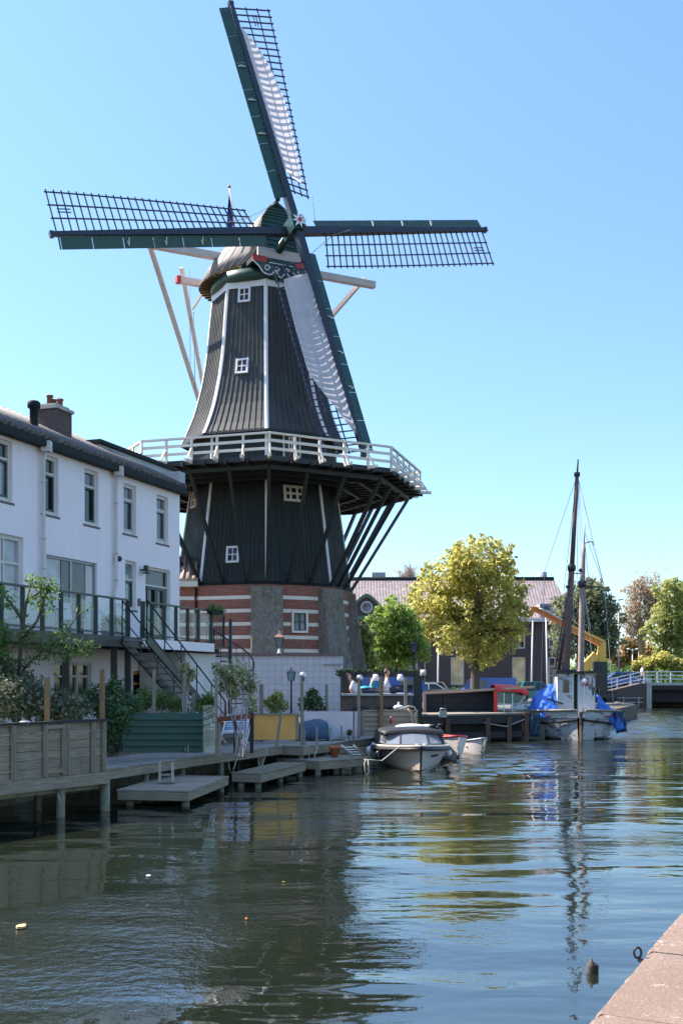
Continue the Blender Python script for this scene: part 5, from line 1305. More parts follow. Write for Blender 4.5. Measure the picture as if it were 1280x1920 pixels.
ws1 = [V((x_,y_,1.42)) for x_, y_ in ((.25,-.88),(.8,-.76),(1.02,-.38),(1.06,0),(1.02,.38),(.8,.76),(.25,.88))]
m = MB(M_)
for i in range(6): m.slab([ws0[i],ws0[i+1],ws1[i+1],ws1[i]], (.012,0,.004))
m.build('windscreen', MT['wind_screen'], ml)
m = MB(M_); m.tube(ws0, .03, 6); m.tube(ws1, .03, 6)
for i in (0,1,2,4,5,6): m.bar(ws0[i], ws1[i], .05)
m.build('windscreen_frame', MT['canopy_black'], ml)
m = MB(M_)                                        # side curtains below the canopy
m.slab([V((-1.7,-.98,1.0)),V((-1.62,-.9,1.36)),V((-1.62,.9,1.36)),V((-1.7,.98,1.0))], (-.02,0,0))
for sgn in (-1,1): m.slab([V((.55,sgn*.98,.86)),V((.24,sgn*.89,1.44)),V((-1.6,sgn*.94,1.38)),V((-1.7,sgn*1.06,.86))], (0,sgn*.02,0))
sc_ = m.build('side_curtain', MT['canopy_black'], ml)
m = MB(M_); m.grid([arc(.95+.12*0, .86, 1.38, .16), arc(.7, .96, 1.40, .22), arc(-.2, 1.0, 1.42, .24), arc(-1.2, 1.0, 1.40, .22), arc(-1.75, .97, 1.34, .16)])
m.grid([arc(1.06, .90, 1.36, .15), arc(.95, .90, 1.30, .14)]); cn = m.build('canopy', MT['canopy_black'], ml); s_ = cn.modifiers.new('thick','SOLIDIFY'); s_.thickness = .03
m = MB(M_); m.sphere((.35,-.02,1.66), .5, 16, 10, (.5,.95,.26)); m.sphere((.3,.5,1.66), .3, 12, 8, (.6,.8,.34)); m.build('rolled_cover', MT['pillow_white'], ml)
m = MB(M_)
for (y_, z_, r_) in ((.62,1.70,.11),(.78,1.62,.10),(.86,1.74,.08)): m.sphere((.42,y_,z_), r_, 8, 6, (1,1,.7))
m.build('black_straps', MT['canopy_black'], ml)
for sgn, x in ((-1,1.6),(-1,-.4),(1,-.6)):
    f = (x+3.3)/6.75; m = MB(M_); b = lb(f); m.lathe((x,sgn*(b+.12),.28), [(.03,0),(.09,.05),(.1,.25),(.09,.42),(.03,.48)], 10); m.tube([V((x,sgn*(b+.1),.74)),V((x,sgn*b,.95))], .012, 5); m.build('fender', MT['black_hull' if x > 0 else 'white_paint'], ml)
# illegible little name strokes on the right bow and anchor light
m = MB(M_)
for k in range(6): x = 2.55+.085*k; f = (x+3.3)/6.75; m.bar(V((x,lb(f)*.86+.03,.62)), V((x+.02,lb(f)*.87+.035,.70)), .022, .03)
m.build('name_lettering', MT['canopy_black'], ml)
m = MB(M_); m.box((3.12,.1,1.13), (.12,.08,.06)); m.box((3.12,-.1,1.13), (.12,.08,.06)); m.build('bow_lamp', MT['lamp_glass'], ml)
mr = MB(); a = M_ @ V((2.7,-.55,1.02)); b = gz(682,1424,.42); mr.tube([a, a.lerp(b,.5)-V((0,0,.22)), b], .016, 5); tag(mr.build('mooring_rope', MT['rope'], None, b), 'pale mooring rope from the launch bow to the low dock', 'rope')
p = gz(686,1427,.38); mr = MB()
mr.tube([p+V((0,-.05,.06+0)), p+V((-.05,-.14,-.05)), p+V((-.02,-.16,-.42)), p+V((.07,-.15,-.3)), p+V((.05,-.12,.05))], .016, 5); tag(mr.build('mooring_rope', MT['rope'], None, p), 'looped rope end hanging down from the corner of the low dock', 'rope')

def small_boat(label, o, rz, L, B, zg, mat, rim, name='rowing_boat', in_=.16, transom=.72):
    t_ = thing(name, label, 'boat', o, rz); M_ = LM(t_); n = 13; R = []; I = []
    for i in range(n):
        f = i/(n-1); b = max(.012, B/2*(transom+(1-transom)*min(1,f/.35))*(1-max(0,(f-.45)/.55)**2.2)); z = zg+.18*f**2.5
        sec = [(b*(.35+.65*(j/5)**.5), -.15+(z+.15)*j/5, -.3*(1-j/5)*f**4) for j in range(6)]; x = -L/2+L*f
        R.append([V((x+s[2],-s[0],s[1])) for s in sec[::-1]]+[V((x+sec[0][2],0,-.2))]+[V((x+s[2],s[0],s[1])) for s in sec])
        I.append([V((x+s[2],-s[0]*.93,s[1]-.01)) for s in sec[:1:-1]]+[V((x,0,.05))]+[V((x+s[2],s[0]*.93,s[1]-.01)) for s in sec[2:]])
    m = MB(M_); m.grid(R); m.face(R[0]); m.build('hull', MT[mat], t_); m = MB(M_); m.grid([r[::-1] for r in I]); m.build('inside', MT['grey_wood'], t_)
    m = MB(M_)
    for k in (0,-1): m.tube([r[k]+V((0,0,.015)) for r in R], .035, 6)
    m.tube([R[0][0]+V((0,0,.01)), R[0][-1]+V((0,0,.01))], .03, 6); m.build('rim', MT[rim], t_)
    for x in (-L*.22, L*.08): m = MB(M_); m.box((x,0,zg-.14), (.24,B*.86,.03)); m.build('thwart', MT['grey_wood'], t_)
    return t_
small_boat('small white sloop with a dark red rim behind the motor launch', gz(852,1427,0.)+V((-.25,1.9,0)), rad(-80), 4.2, 1.6, .62, 'white_hull', 'red_paint', 'sloop')
small_boat('small pale rowing dinghy moored behind the white sloop', gz(893,1416,0.)+V((.0,1.0,0)), rad(-75), 2.1, .82, .40, 'white_hull', 'zinc')

# --- timber dock with black houseboat cabin behind
dk = thing('timber_dock', 'dark weathered timber dock of heavy beams in front of the houseboat', 'dock', px(890,1390,45.)*V((1,1,0)))
DA, DB = px(786,1300,43.5)*V((1,1,0)), px(992,1300,46.2)*V((1,1,0)); dd_ = (DB-DA).normalized(); dn = V((dd_.y,-dd_.x,0)); DL = (DB-DA).length
def D(s, n, z): return DA+dd_*s+dn*n+V((0,0,z))
m = MB(); m.bar(D(0,0,.95), D(DL,0,.95), .24, .36); m.bar(D(0,.03,.28), D(DL,.03,.28), .16, .26); m.build('beam', MT['dark_wood'], dk)
m = MB(); m.slab([D(0,-.13,1.135),D(DL,-.13,1.135),D(DL,-2.2,1.135),D(0,-2.2,1.135)], (0,0,.05)); m.build('planks', MT['grey_wood'], dk)
m = MB(); m.slab([D(0,-.5,-.6),D(DL,-.5,-.6),D(DL,-.5,1.12),D(0,-.5,1.12)], -dn*.06); m.build('sheet_wall', MT['dark_wood'], dk)
for x in (790,835,910,950,982):
    t_ = (x-CX)/F; s = (t_*DA.y-DA.x)/(dd_.x-t_*dd_.y); m = MB(); m.bar(D(s,.14,-1), D(s,.14,1.0 if x != 982 else 1.2), .19, .19); m.build('pile', MT['brown_wood'], dk)
m = MB(); m.tube([D(DL*.55,.16,.8),D(DL*.75,.2,.62),D(DL*.97,.16,.98)], .02, 5); tag(m.build('mooring_rope', MT['rope'], None, D(DL*.75,.2,.6)), 'slack rope strung along the front of the timber dock', 'rope')
m = MB(); q = D(DL*.18,.2,1.2); m.box(q, (.3,.2,.26)); m.tube([q+V((-.1,0,.13)), q+V((-.1,0,.22)), q+V((.1,0,.22)), q+V((.1,0,.13))], .03, 6); tag(m.build('bollard', MT['zinc'], None, q-V((0,0,.13))), 'grey mooring cleat on the front beam of the timber dock', 'cleat')
# houseboat
hb = thing('houseboat', 'long black boarded houseboat cabin with pale orange roof trim', 'houseboat', px(870,1340,48.)*V((1,1,0)))
ha, hc, he = px(799,1300,49.6), px(830,1300,47.4), px(925,1300,48.6); z0, z1 = .55, 2.10
for p in (ha,hc,he): p.z = 0
hf = he+(ha-hc)
m = MB(); Q = [ha,hc,he,hf]
for a, b in zip(Q, Q[1:]+Q[:1]):
    for i in range(6):
        za, zb = z0+(z1-z0)*i/6, z0+(z1-z0)*(i+1)/6; n = ((b-a).normalized()); n = V((n.y,-n.x,0))*.03; m.face([a+n+V((0,0,za)),b+n+V((0,0,za)),b+V((0,0,zb)),a+V((0,0,zb))]); m.face([a+V((0,0,za)),b+V((0,0,za)),b+n+V((0,0,za)),a+n+V((0,0,za))])
m.face([p+V((0,0,z1)) for p in Q]); m.build('cabin', MT['dark_wood'], hb)
m = MB(); m.slab([ha+V((-.1,.1,z1+.01)),hc+V((-.05,-.15,z1+.01)),he+V((.3,-.15,z1+.01)),hf+V((.3,.1,z1+.01))], (0,0,.06)); m.build('roof', MT['grey_wood'], hb)
m = MB(); k0, k1, k2 = px(795,1299,47.2), px(880,1295,47.3), px(1000,1288,47.6); m.bar(k0, k1, .1, .13); m.bar(k1, k2, .1, .11); m.bar(px(795,1299,47.2), px(796,1341,47.2), .12, .12); m.bar(px(796,1340,47.2),px(812,1341,46.9),.1,.1); m.build('orange_trim', MT['pink_wood'], hb)
m = MB(); m.prism([(p.x,p.y) for p in (ha+V((-.2,.1,0)),hc+V((-.1,-.2,0)),he+V((3.4,.2,0)),hf+V((3.4,.2,0)))], -.3, .55); m.build('hull', MT['black_hull'], hb)
# red canopied boat
rc = thing('canopied_boat', 'small cabin boat with a bright red canopy and clear side sheets', 'boat', px(958,1340,47.9)*V((1,1,0)))
a, b = px(927,1328,47.6), px(985,1328,48.4); zt0, zt1 = px(927,1291,47.6).z, px(985,1300,48.4).z
m = MB(); rows = []
for i in range(9):
    f = i/8; p = px(930+63*f,1291+4*f+8*max(0,f-.75)**1.2*4,47.2+.7*f); rows.append([p+V((-.05,0,0))+V((.1,.0,0))*0+V((0,-.1+1.9*j/6,.18*math.sin(math.pi*j/6)-(.12 if j in (0,6) else 0))) for j in range(7)])
m.grid(rows); o = m.build('canopy', MT['red_canvas'], rc); s_ = o.modifiers.new('thick','SOLIDIFY'); s_.thickness = .03
m = MB(); m.slab([rows[0][0]+V((.05,.02,-.05)), rows[7][0]+V((0,.02,-.05)), V((rows[7][0].x,rows[7][0].y+.02,1.25)), V((rows[0][0].x+.05,rows[0][0].y+.02,1.25))], (0,.015,0)); m.build('clear_sheet', MT['clear_glass'], rc)
m = MB(); L0 = rows[0][0]; m.bar(V((L0.x,L0.y,1.2)), L0, .16, .06); m.build('red_flap', MT['red_canvas'], rc)
m = MB()
for i, sl in ((2,0),(4,.0),(7,-.5)): p = rows[i][0]; m.bar(V((p.x+sl,p.y,1.2)), p+V((0,0,-.05)), .035)
m.build('canopy_frame', MT['white_paint'], rc)
m = MB(); m.prism([(L0.x-.3,L0.y-.2),(L0.x+2.2,L0.y+.1),(L0.x+2.0,L0.y+2.1),(L0.x-.3,L0.y+1.9)], -.3, 1.2); m.build('hull', MT['black_hull'], rc)

# --- the old white fishing ship, stern towards the camera
so_ = gz(1088,1389,0.); ship = thing('fishing_ship', 'old worn white fishing ship with two masts and blue tarpaulins, moored at the dock', 'ship', so_+V((.6,4,0)), 0)
sa = rad(90-4); sf = V((math.cos(sa),math.sin(sa),0)); sr = V((sf.y,-sf.x,0)); S0 = so_
def SH(x, y, z): return S0+sf*x+sr*y+V((0,0,z))      # x forward from the stern post, y to starboard (right), z up
NS = 16; R = []; G = []
for i in range(NS):
    f = i/(NS-1); x = 12.5*f; b = 2.2*(1-(1-min(1,f/.30))**2.6*.93)*(1-max(0,(f-.62)/.38)**2.2*.97); zg = 1.28-.25*math.sin(math.pi*min(1,f*1.1))*.6+.35*max(0,f-.6)
    sec = []
    for j in range(9):
        q = j/8; fl = .62+.38*q**.8 if f > .15 else (.10+.90*q**.55)*(1-f/.15)+(.62+.38*q**.8)*(f/.15); sec.append((b*fl, -.5+(zg+.5)*q, .28*(1-q)*(1-f)**4))
    R.append([SH(x+s[2],-s[0],s[1]) for s in sec[::-1]]+[SH(x+sec[0][2],0,-.55)]+[SH(x+s[2],s[0],s[1]) for s in sec]); G.append((x,b,zg))
m = MB(); m.grid(R); m.build('hull', MT['worn_hull'], ship)
m = MB()
for sg in (-1,1): m.tube([SH(x-.02,sg*(b+.03),zg+.03) for x, b, zg in G], .055, 6)
m.build('gunwale', MT['grey_wood'], ship)
m = MB(); NR = [(x,b,zg) for x, b, zg in G if x < 7]
for sg in (-1,1): m.tube([SH(x+.03,sg*(b*(.94 if x > .8 else .84)+.035),zg-.56+.16*(1-min(1,x/1.6))) for x, b, zg in NR], .05, 6)
m.build('rubbing_strake', MT['dark_wood'], ship)
m = MB()
for sg in (-1,1): m.tube([SH(x+.02,sg*(b*.97+.02),zg-.22) for x, b, zg in NR if x > .2 and x < 2.5], .022, 5)
m.build('red_line', MT['red_paint'], ship)
m = MB(); m.bar(SH(-.02,0,-.5), SH(-.04,0,1.24), .10, .12); m.bar(SH(-.2,0,-.5), SH(-.16,0,.62), .06, .24, up=sf); m.build('stern_post', MT['brown_wood'], ship)
m = MB(); m.grid([[SH(x,-b*.95,zg-.30), SH(x,b*.95,zg-.30)] for x, b, zg in G]); m.build('deck', MT['grey_wood'], ship)
m = MB()                                          # dark water line
for sg in (-1,1): m.tube([SH(x+.05,sg*(b*(.80 if x > 1.5 else .66)+.02),.06) for x, b, zg in G if x > .1], .06, 6)
m.build('boot_top', MT['black_hull'], ship)
# wheelhouse
wx0, wx1 = .95, 2.9; yl, yr = -.80, .76
m = MB()
def wbx(x0,x1,y0,y1,za,zb): m.slab([SH(x0,y0,za),SH(x0,y1,za),SH(x1,y1,za),SH(x1,y0,za)], (0,0,zb-za))
wbx(wx0,wx1,yl,-.16,.95,2.88); wbx(wx0+.02,wx1,.02,yr,.95,2.86); wh = m.build('wheelhouse', MT['worn_cabin'], ship)
m = MB(); wbx(wx0+.25,wx1-.1,-.158,.018,.95,2.8); m.build('dark_doorway', MT['tar_dark'], wh)
m = MB(); m.slab([SH(wx0-.12,yl-.14,2.885),SH(wx0-.12,yr+.12,2.885),SH(wx1+.1,yr+.12,2.885),SH(wx1+.1,yl-.14,2.885)], (0,0,.1)); m.slab([SH(wx0-.05,yl-.08,2.99),SH(wx0-.05,-.05,2.99),SH(wx1-.5,-.05,2.99),SH(wx1-.5,yl-.08,2.99)], (0,0,.07)); m.build('roof', MT['canopy_black'], wh)
m = MB(); m.slab([SH(wx0-.015,-.62,2.05),SH(wx0-.015,-.36,2.05),SH(wx0-.015,-.36,2.6),SH(wx0-.015,-.62,2.6)], -sf*.012); m.build('pane', MT['glass_dark'], wh)
m = MB(); m.slab([SH(wx0-.006,-.86,1.0),SH(wx0-.006,-.24,1.0),SH(wx0-.006,-.24,2.78),SH(wx0-.006,-.86,2.78)], -sf*.006); m.build('door_panel', MT['worn_hull'], wh)
m = MB(); m.slab([SH(wx0,.22,2.35),SH(wx0,.46,2.35),SH(wx0,.46,2.7),SH(wx0,.22,2.7)], -sf*.03); m.build('red_lamp', MT['red_paint'], wh)
m = MB(); m.sphere(SH(wx0-.1,.28,2.55), .13, 10, 8); m.tube([SH(wx0-.1,.28,2.4),SH(wx0-.15,.25,1.6)], .02, 5); m.build('white_float', MT['white_paint'], wh)
m = MB(); m.slab([SH(wx0+.5,yr+.02,2.99),SH(wx0+.9,yr+.02,2.99),SH(wx0+.9,yr+.32,2.99),SH(wx0+.5,yr+.32,2.99)], (0,0,.42)); m.slab([SH(wx0+.5,yr-.1,2.95),SH(wx0+.9,yr-.1,2.95),SH(wx0+.9,yr+.36,2.95),SH(wx0+.5,yr+.36,2.95)], (0,0,.045)); m.build('funnel_box', MT['canopy_black'], ship)
# masts and rigging
def up_at(x_px, y_px, Y): return px(x_px, y_px, Y)
mA, mB_ = px(1060,1262,49.6), px(1071,1062,49.9); mC, mD = px(1081,890,50.1), px(1083,861,50.1); mA0 = mA.lerp(mB_, -.45)
m = MB(); m.tube([mA0, mA, mB_], [.17,.165,.135], 10); m.tube([mB_-V((0,0,.2)), mC], [.115,.085], 10); m.tube([mC-V((0,0,.1)), mD], [.05,.03], 8); ma = m.build('main_mast', MT['worn_mast'], ship)
for c_, p_ in ((mB_+V((0,0,-.1)), [(.19,-.1),(.2,.1),(.15,.2)]),(mC, [(.14,-.08),(.14,.1)]),(px(1067,1100,49.9), [(.19,-.06),(.19,.06)])): m = MB(); m.lathe(c_, p_, 10); m.build('mast_band', MT['iron_black'], ma)
nA, nB, nC = px(1088,1262,48.4), px(1091,1092,48.5), px(1096,983,48.6)
m = MB(); m.tube([nA.lerp(nB,-.5), nA, nB, px(1093,1042,48.55), px(1094,1018,48.55)], [.15,.145,.12,.085,.06], 10); m.tube([px(1094,1022,48.55), nC], [.03,.02], 6); mi = m.build('mizzen_mast', MT['pale_mast'], ship)
m = MB(); m.tube([px(1094,1019,48.5),px(1102,1016,48.5),px(1110,1016,48.4),px(1111,1022,48.4)], .03, 6); m.build('mast_fitting', MT['iron_black'], mi); m = MB(); m.tube([px(1075,1075,49.6),px(1089,1075,48.6)], .03, 6); m.sphere(px(1087,1069,48.5), .09, 8, 6); m.build('mast_fitting', MT['iron_black'], mi); m = MB(); m.bar(px(1080,1100,49.2), px(1132,1101,48.6), .05); m.lathe(px(1091,1094,48.5), [(.2,-.18),(.2,.12)], 10); m.build('cross_tree', MT['iron_black'], mi)
m = MB(); m.bar(px(1068,1084,49.7), px(1040,1255,51), .05); m.build('gaff_spar', MT['worn_mast'], ma)
m = MB(); b0 = px(1066,1240,49.5); m.tube([px(1046,1262,50.5), px(1068,1110,49.8)], [.09,.07], 8); m.build('derrick', MT['worn_mast'], ma)
m = MB()
for a, b in (((1080,895,50.1),(1020,1072,56)),((1080,895,50.1),(1040,1255,51)),((1084,900,50.1),(1093,1040,48.6)),((1084,900,50.1),(1110,1018,48.4)),((1085,905,50.1),(1132,1100,48.6)),((1096,1000,48.6),(1132,1100,48.6)),((1083,905,50.1),(1081,1100,49.3)),((1083,905,50.1),(1091,1092,48.5)),((1110,1020,48.4),(1132,1100,48.6)),((1072,1065,49.9),(1060,1100,49.6)),((1070,1070,49.9),(1033,1240,51.)),((1092,1092,48.5),(1106,1180,48.2)),((1092,1092,48.5),(1113,1262,48.)),((1020,1072,56),(1012,1330,55.5)),((1132,1100,48.6),(1150,1335,47.2)),((1072,1065,49.9),(1078,1262,49.)),((1096,1022,48.5),(1104,1100,48.5))):
    m.tube([px(*a),px(*b)], .012, 4, False)
m.build('rigging', MT['zinc'], ma)
for a, b, r_ in (((1042,1250,48.),(1055,1250,47.9),.25),): pass
# blue tarpaulins: tent over the fore part on the left, drape on the right
def tarp(rows, lab=None):
    m = MB(); m.grid(rows); o = m.build('tarpaulin', MT['blue_tarp'], ship); s_ = o.modifiers.new('thick','SOLIDIFY'); s_.thickness = .03; return o
g = random.Random(5); rows = []
edge_top = [(987,1334,48.4),(993,1318,48.5),(1002,1301,48.5),(1016,1291,48.5),(1032,1283,48.4),(1052,1272,48.3)]
edge_bot = [(986,1385,47.4),(991,1378,47.2),(1001,1356,46.9),(1016,1346,46.8),(1032,1342,46.8),(1052,1340,46.8)]
for k in range(13):
    f = k/12*5; i = min(4,int(f)); q = f-i; a = px(*[x+(y-x)*q for x, y in zip(edge_top[i],edge_top[i+1])]); b = px(*[x+(y-x)*q for x, y in zip(edge_bot[i],edge_bot[i+1])])
    rows.append([a.lerp(b, j/10)+V((g.uniform(-.03,.03), -.16*math.sin(math.pi*j/10)+.07*math.sin(k*1.7+j*2.2), .06*math.sin(k*2.3+j*1.1))) for j in range(11)])
tarp(rows)
rows = []
edge_top = [(1117,1300,48.6),(1126,1309,48.2),(1138,1320,47.6),(1150,1332,47.2),(1158,1340,47.0)]
edge_bot = [(1117,1340,47.2),(1126,1342,47.),(1138,1344,46.9),(1156,1372,46.8),(1170,1366,46.8)]
for k in range(11):
    f = k/10*4; i = min(3,int(f)); q = f-i; a = px(*[x+(y-x)*q for x, y in zip(edge_top[i],edge_top[i+1])]); b = px(*[x+(y-x)*q for x, y in zip(edge_bot[i],edge_bot[i+1])])
    rows.append([a.lerp(b, j/8)+V((g.uniform(-.02,.02), -.10*math.sin(math.pi*j/8)+.05*math.sin(k*2.1+j*1.7), .04*math.sin(k+j*1.9))) for j in range(9)])
tarp(rows)
rows = []
for k in range(7): rows.append([px(1149+k*3.4+j*.7, 1336+j*4.6-k*.6+ (2 if j == 8 else 0), 46.9+.12*math.sin(k*2+j)) for j in range(9)])
m = MB(); m.grid(rows); o = m.build('tarpaulin', MT['navy_cover'], ship); o['label'] = 'dark navy tarpaulin hanging over the rail'; s_ = o.modifiers.new('thick','SOLIDIFY'); s_.thickness = .03
rows = []
for k in range(7): rows.append([px(993+k*3.2, 1338+j*5.4, 46.75+.10*math.sin(k*2+j)) for j in range(9)])
m = MB(); m.grid(rows); o = m.build('tarpaulin', MT['navy_cover'], ship); s_ = o.modifiers.new('thick','SOLIDIFY'); s_.thickness = .03
an_ = px(1038,1318,46.4); m = MB(); m.bar(px(1025,1310,46.5), px(1055,1320,46.4), .07); m.bar(px(1034,1306,46.45), px(1040,1322,46.45), .05); m.build('anchor', MT['canopy_black'], ship)

# --- terrace with the ivy beam, people and tub on it
te = thing('pergola', 'ivy covered black beam on posts above the waterside terrace', 'pergola', px(715,1340,42.)*V((1,1,0))+V((0,0,.9)))
a, b = px(636,1264,42.6), px(797,1264,42.6); m = MB(); m.bar(a, b, .26, .22); m.build('beam', MT['tar_dark'], te)
m = MB(); m.tube([px(788,1262,42.4),px(798,1261.5,42.4)], .13, 10); m.build('beam_end', MT['pillow_white'], te)
for x in (647,782): p = px(x,1270,42.6); m = MB(); m.bar(V((p.x,p.y,.0)), p+V((0,0,.02)), .34 if x > 700 else .2, .3); m.build('post', MT['tar_dark'], te)
foliage([(a.lerp(b, f/14)+V((0,0,.06)), .16) for f in range(14)], 1100, .075, name='ivy', mat='leaf_ivy', parent=te, seed=20)
for x in (704,750): p = px(x,1269,42.3); m = MB(); m.lathe(p+V((0,0,-.16)), [(.12,0),(.13,.1),(.09,.26)], 10); m.build('spot_lamp', MT['white_paint'], te)
tw = thing('terrace_wall', 'dark terrace wall with arched openings below the sunbathers', 'wall', px(712,1340,41.5)*V((1,1,0))+V((0,0,.9)))
a, b = px(640,1300,41.6), px(772,1300,41.6); m = MB(); m.bx(a.x,b.x,41.6,45.,.85,1.98); m.build('wall', MT['dark_brick'], tw)
m = MB(); m.bx(a.x,b.x+.06,41.5,45.1,1.985,2.06); m.build('ledge', MT['zinc'], tw)
for x in (676,718,742): p = px(x,1328,41.55); m = MB(); pts = [V((p.x-.38,41.57,1.0))]+[V((p.x-.38*math.cos(math.pi*j/10),41.57,1.35+.25*math.sin(math.pi*j/10))) for j in range(11)]+[V((p.x+.38,41.57,1.0))]; m.slab(pts, (0,-.02,0)); m.build('arched_opening', MT['tar_dark'], tw)
dw = px(645,1300,43.2); m = MB(); m.bx(dw.x-.15,dw.x+.5,43.2,46,.9,2.9); tag(m.build('brick_pier', MT['dark_brick'], None, (dw.x,43.2,.9)), 'dark brick pier at the left end of the terrace', 'pier')
p = px(748,1325,40.2); p.z = 1.05; bb = thing('small_buoy', 'white pear shaped buoy lying on the board fence top', 'buoy', p); q = px(747,1325,36.3); q.z = px(747,1333,36.3).z+.06
bb.location = q; ORG[bb.name] = Matrix.Translation(q); m = MB(); m.sphere(q+V((0,0,.06)), .13, 12, 8, (1.4,1,.7)); m.build('body', MT['white_paint'], bb); m = MB(); m.tube([q+V((0,0,.13)), q+V((0,0,.24))], [.04,.03], 8); m.build('eye', MT['white_paint'], bb)
m = MB(); p = px(768,1330,36.8); m.tube([px(758,1327,36.5),px(766,1324,36.6),px(776,1326,36.8),px(781,1334,36.9),px(776,1340,36.8),px(780,1362,36.8)], .03, 6); m.tube([px(764,1328,36.6),px(770,1336,36.6),px(774,1360,36.6)], .025, 6); tag(m.build('rope_coil', MT['rope'], None, p), 'thick pale rope draped over the end of the board fence', 'rope')
m = MB(); p = px(733,1350,35.75); m.tube([p+V((0,0,.12)),p+V((0,0,-.12))], [.03,.06], 8); tag(m.build('red_float', MT['red_paint'], None, p), 'small red float hanging on the board fence', 'float')
def person(label, joints, radii, edges, top, top_mat, top_r, head, hair_mat, face_dir, legs_mat, name='person'):
    """joints: world points; one continuous skinned body, with clothes as children"""
    root = thing(name, label, 'person', joints[0])
    def skin(nm, ids, rr, mat, parent):
        me = bpy.data.meshes.new(nm); loc = ORG[root.name].translation; mp = {j: i for i, j in enumerate(ids)}
        me.from_pydata([tuple(joints[j]-loc) for j in ids], [(mp[a],mp[b]) for a, b in edges if a in mp and b in mp], []); me.materials.append(MT[mat])
        o = bpy.data.objects.new(nm, me); COL.objects.link(o); o.parent = parent; ORG[o.name] = ORG[root.name]
        o.modifiers.new('skin','SKIN'); 
        for i, j in enumerate(ids): me.skin_vertices[0].data[i].radius = (rr[j], rr[j])
        me.skin_vertices[0].data[0].use_root = True
        s_ = o.modifiers.new('sub','SUBSURF'); s_.levels = 1; s_.render_levels = 2
        return o
    bd = skin('body', list(range(len(joints))), radii, 'skin', root)
    skin('shirt', top, [r*1.18 for r in radii] if top_r is None else top_r, top_mat, root)
    lg = [j for j in (0,9,10,11,12) if j < len(joints)]
    skin('trousers', lg, [r*1.2 for r in radii], legs_mat, root)
    h = joints[3]; f = V(face_dir).normalized(); s_ = V((-f.y,f.x,0)).normalized()
    m = MB(); m.sphere(h+V((0,0,.035))-f*.02, .108, 12, 8, (1,1,1.05)); m.build('hair', MT[hair_mat], root)
    m = MB(); m.sphere(h+f*.035+V((0,0,-.01)), .092, 12, 8, (1,1,1.15)); m.sphere(h+f*.125+V((0,0,-.015)), .02, 6, 5); fc = m.build('face', MT['skin'], root)
    for q in (-1,1): m = MB(); m.sphere(h+f*.122+s_*.036*q+V((0,0,.02)), .012, 6, 4); m.build('eye', MT['hair_brown'], fc)
    m = MB(); m.bar(h+f*.118-s_*.025+V((0,0,-.06)), h+f*.118+s_*.025+V((0,0,-.06)), .012); m.build('mouth', MT['hair_brown'], fc)
    return root
# joints: 0 pelvis 1 chest 2 neck 3 head 4 shoulderL 5 elbowL 6 handL 7,8... ; legs 9 kneeL 10 footL 11 kneeR 12 footR
ED = [(0,1),(1,2),(2,3),(1,4),(4,5),(5,6),(1,7),(7,8),(8,13),(0,9),(9,10),(0,11),(11,12)]
RA = [.15,.16,.06,.09,.07,.05,.035,.07,.05,.10,.06,.10,.06,.035]
def seated(label, base, lean, side, top_mat, hair, legs_mat, knees=.42):
    b = V(base); u = V((lean*.55,0,.83)).normalized(); s_ = V((0,.2,0)); f = V((side,-.15,0))
    ch = b+u*.42; nk = b+u*.62; hd_ = b+u*.80+V((0,0,.02))
    J = [b, ch, nk, hd_, ch+V((0,-.19,.09)), ch+V((-.12*side,-.27,-.18)), b+V((-.25*side,-.25,.0)), ch+V((0,.19,.09)), ch+V((.12*side,.27,-.15)), b+f*.48+V((0,-.1,knees*.45)), b+f*.88+V((0,-.1,.02)), b+f*.46+V((0,.12,knees*.6)), b+f*.80+V((0,.12,.02)), b+V((.30*side,.2,.22))]
    person(label, J, RA, ED, [1,0,4,5,7,8], top_mat, None, hd_, hair, (side,-.5,0), legs_mat)
seated('person in a white shirt sitting upright on the terrace ledge', px(725,1300,42.4)+V((0,0,.0)), .0, 1, 'shirt_white', 'hair_brown', 'trousers_dark')
seated('person in bright cyan sitting knees up on the terrace ledge', px(703,1301,42.9), -.3, -1, 'shirt_cyan', 'hair_brown', 'shirt_cyan')
seated('person in a pale shirt leaning back at the left end of the ledge', px(672,1301,42.5), -.9, 1, 'shirt_white', 'hair_brown', 'trousers_dark', .3)
# ================================================================ FAR BANK: BUILDING, TREES, STREET, BRIDGE
# --- long brick police station
PY = 104.
def pX(x, Y=PY): return (x-CX)/F*Y
def pZ(y, Y=PY): return ZC+(YH-y)/F*Y
ps = thing('police_station', 'long dark brick police station with tiled roof and round window in its gable', 'building', (pX(860),PY+5,.9))
x0, x1 = pX(470), pX(1068); ze = pZ(1163); zr = pZ(1088,PY+5)
wins = []
for xc in (700,770,857,972,1040):
    for yt, yb, w_ in ((1183,1216,24),(1232,1284,25)): wins.append((xc-w_/2, xc+w_/2, yt, yb))
holes = [(pX(a),pX(b),pZ(d),pZ(c)) for a, b, c, d in wins]
xs_ = sorted({x0,x1,*[h[0] for h in holes],*[h[1] for h in holes]}); zs_ = sorted({.9,ze,*[h[2] for h in holes],*[h[3] for h in holes]}); m = MB()
for a, b in zip(xs_, xs_[1:]):
    for c, d in zip(zs_, zs_[1:]):
        if any(h[0]-1e-6 <= a and b <= h[1]+1e-6 and h[2]-1e-6 <= c and d <= h[3]+1e-6 for h in holes): continue
        m.face([(a,PY,c),(b,PY,c),(b,PY,d),(a,PY,d)])
for a, b, c, d in holes:
    for p, q in (((a,c),(b,c)),((b,c),(b,d)),((b,d),(a,d)),((a,d),(a,c))): m.face([(p[0],PY,p[1]),(q[0],PY,q[1]),(q[0],PY+.2,q[1]),(p[0],PY+.2,p[1])])
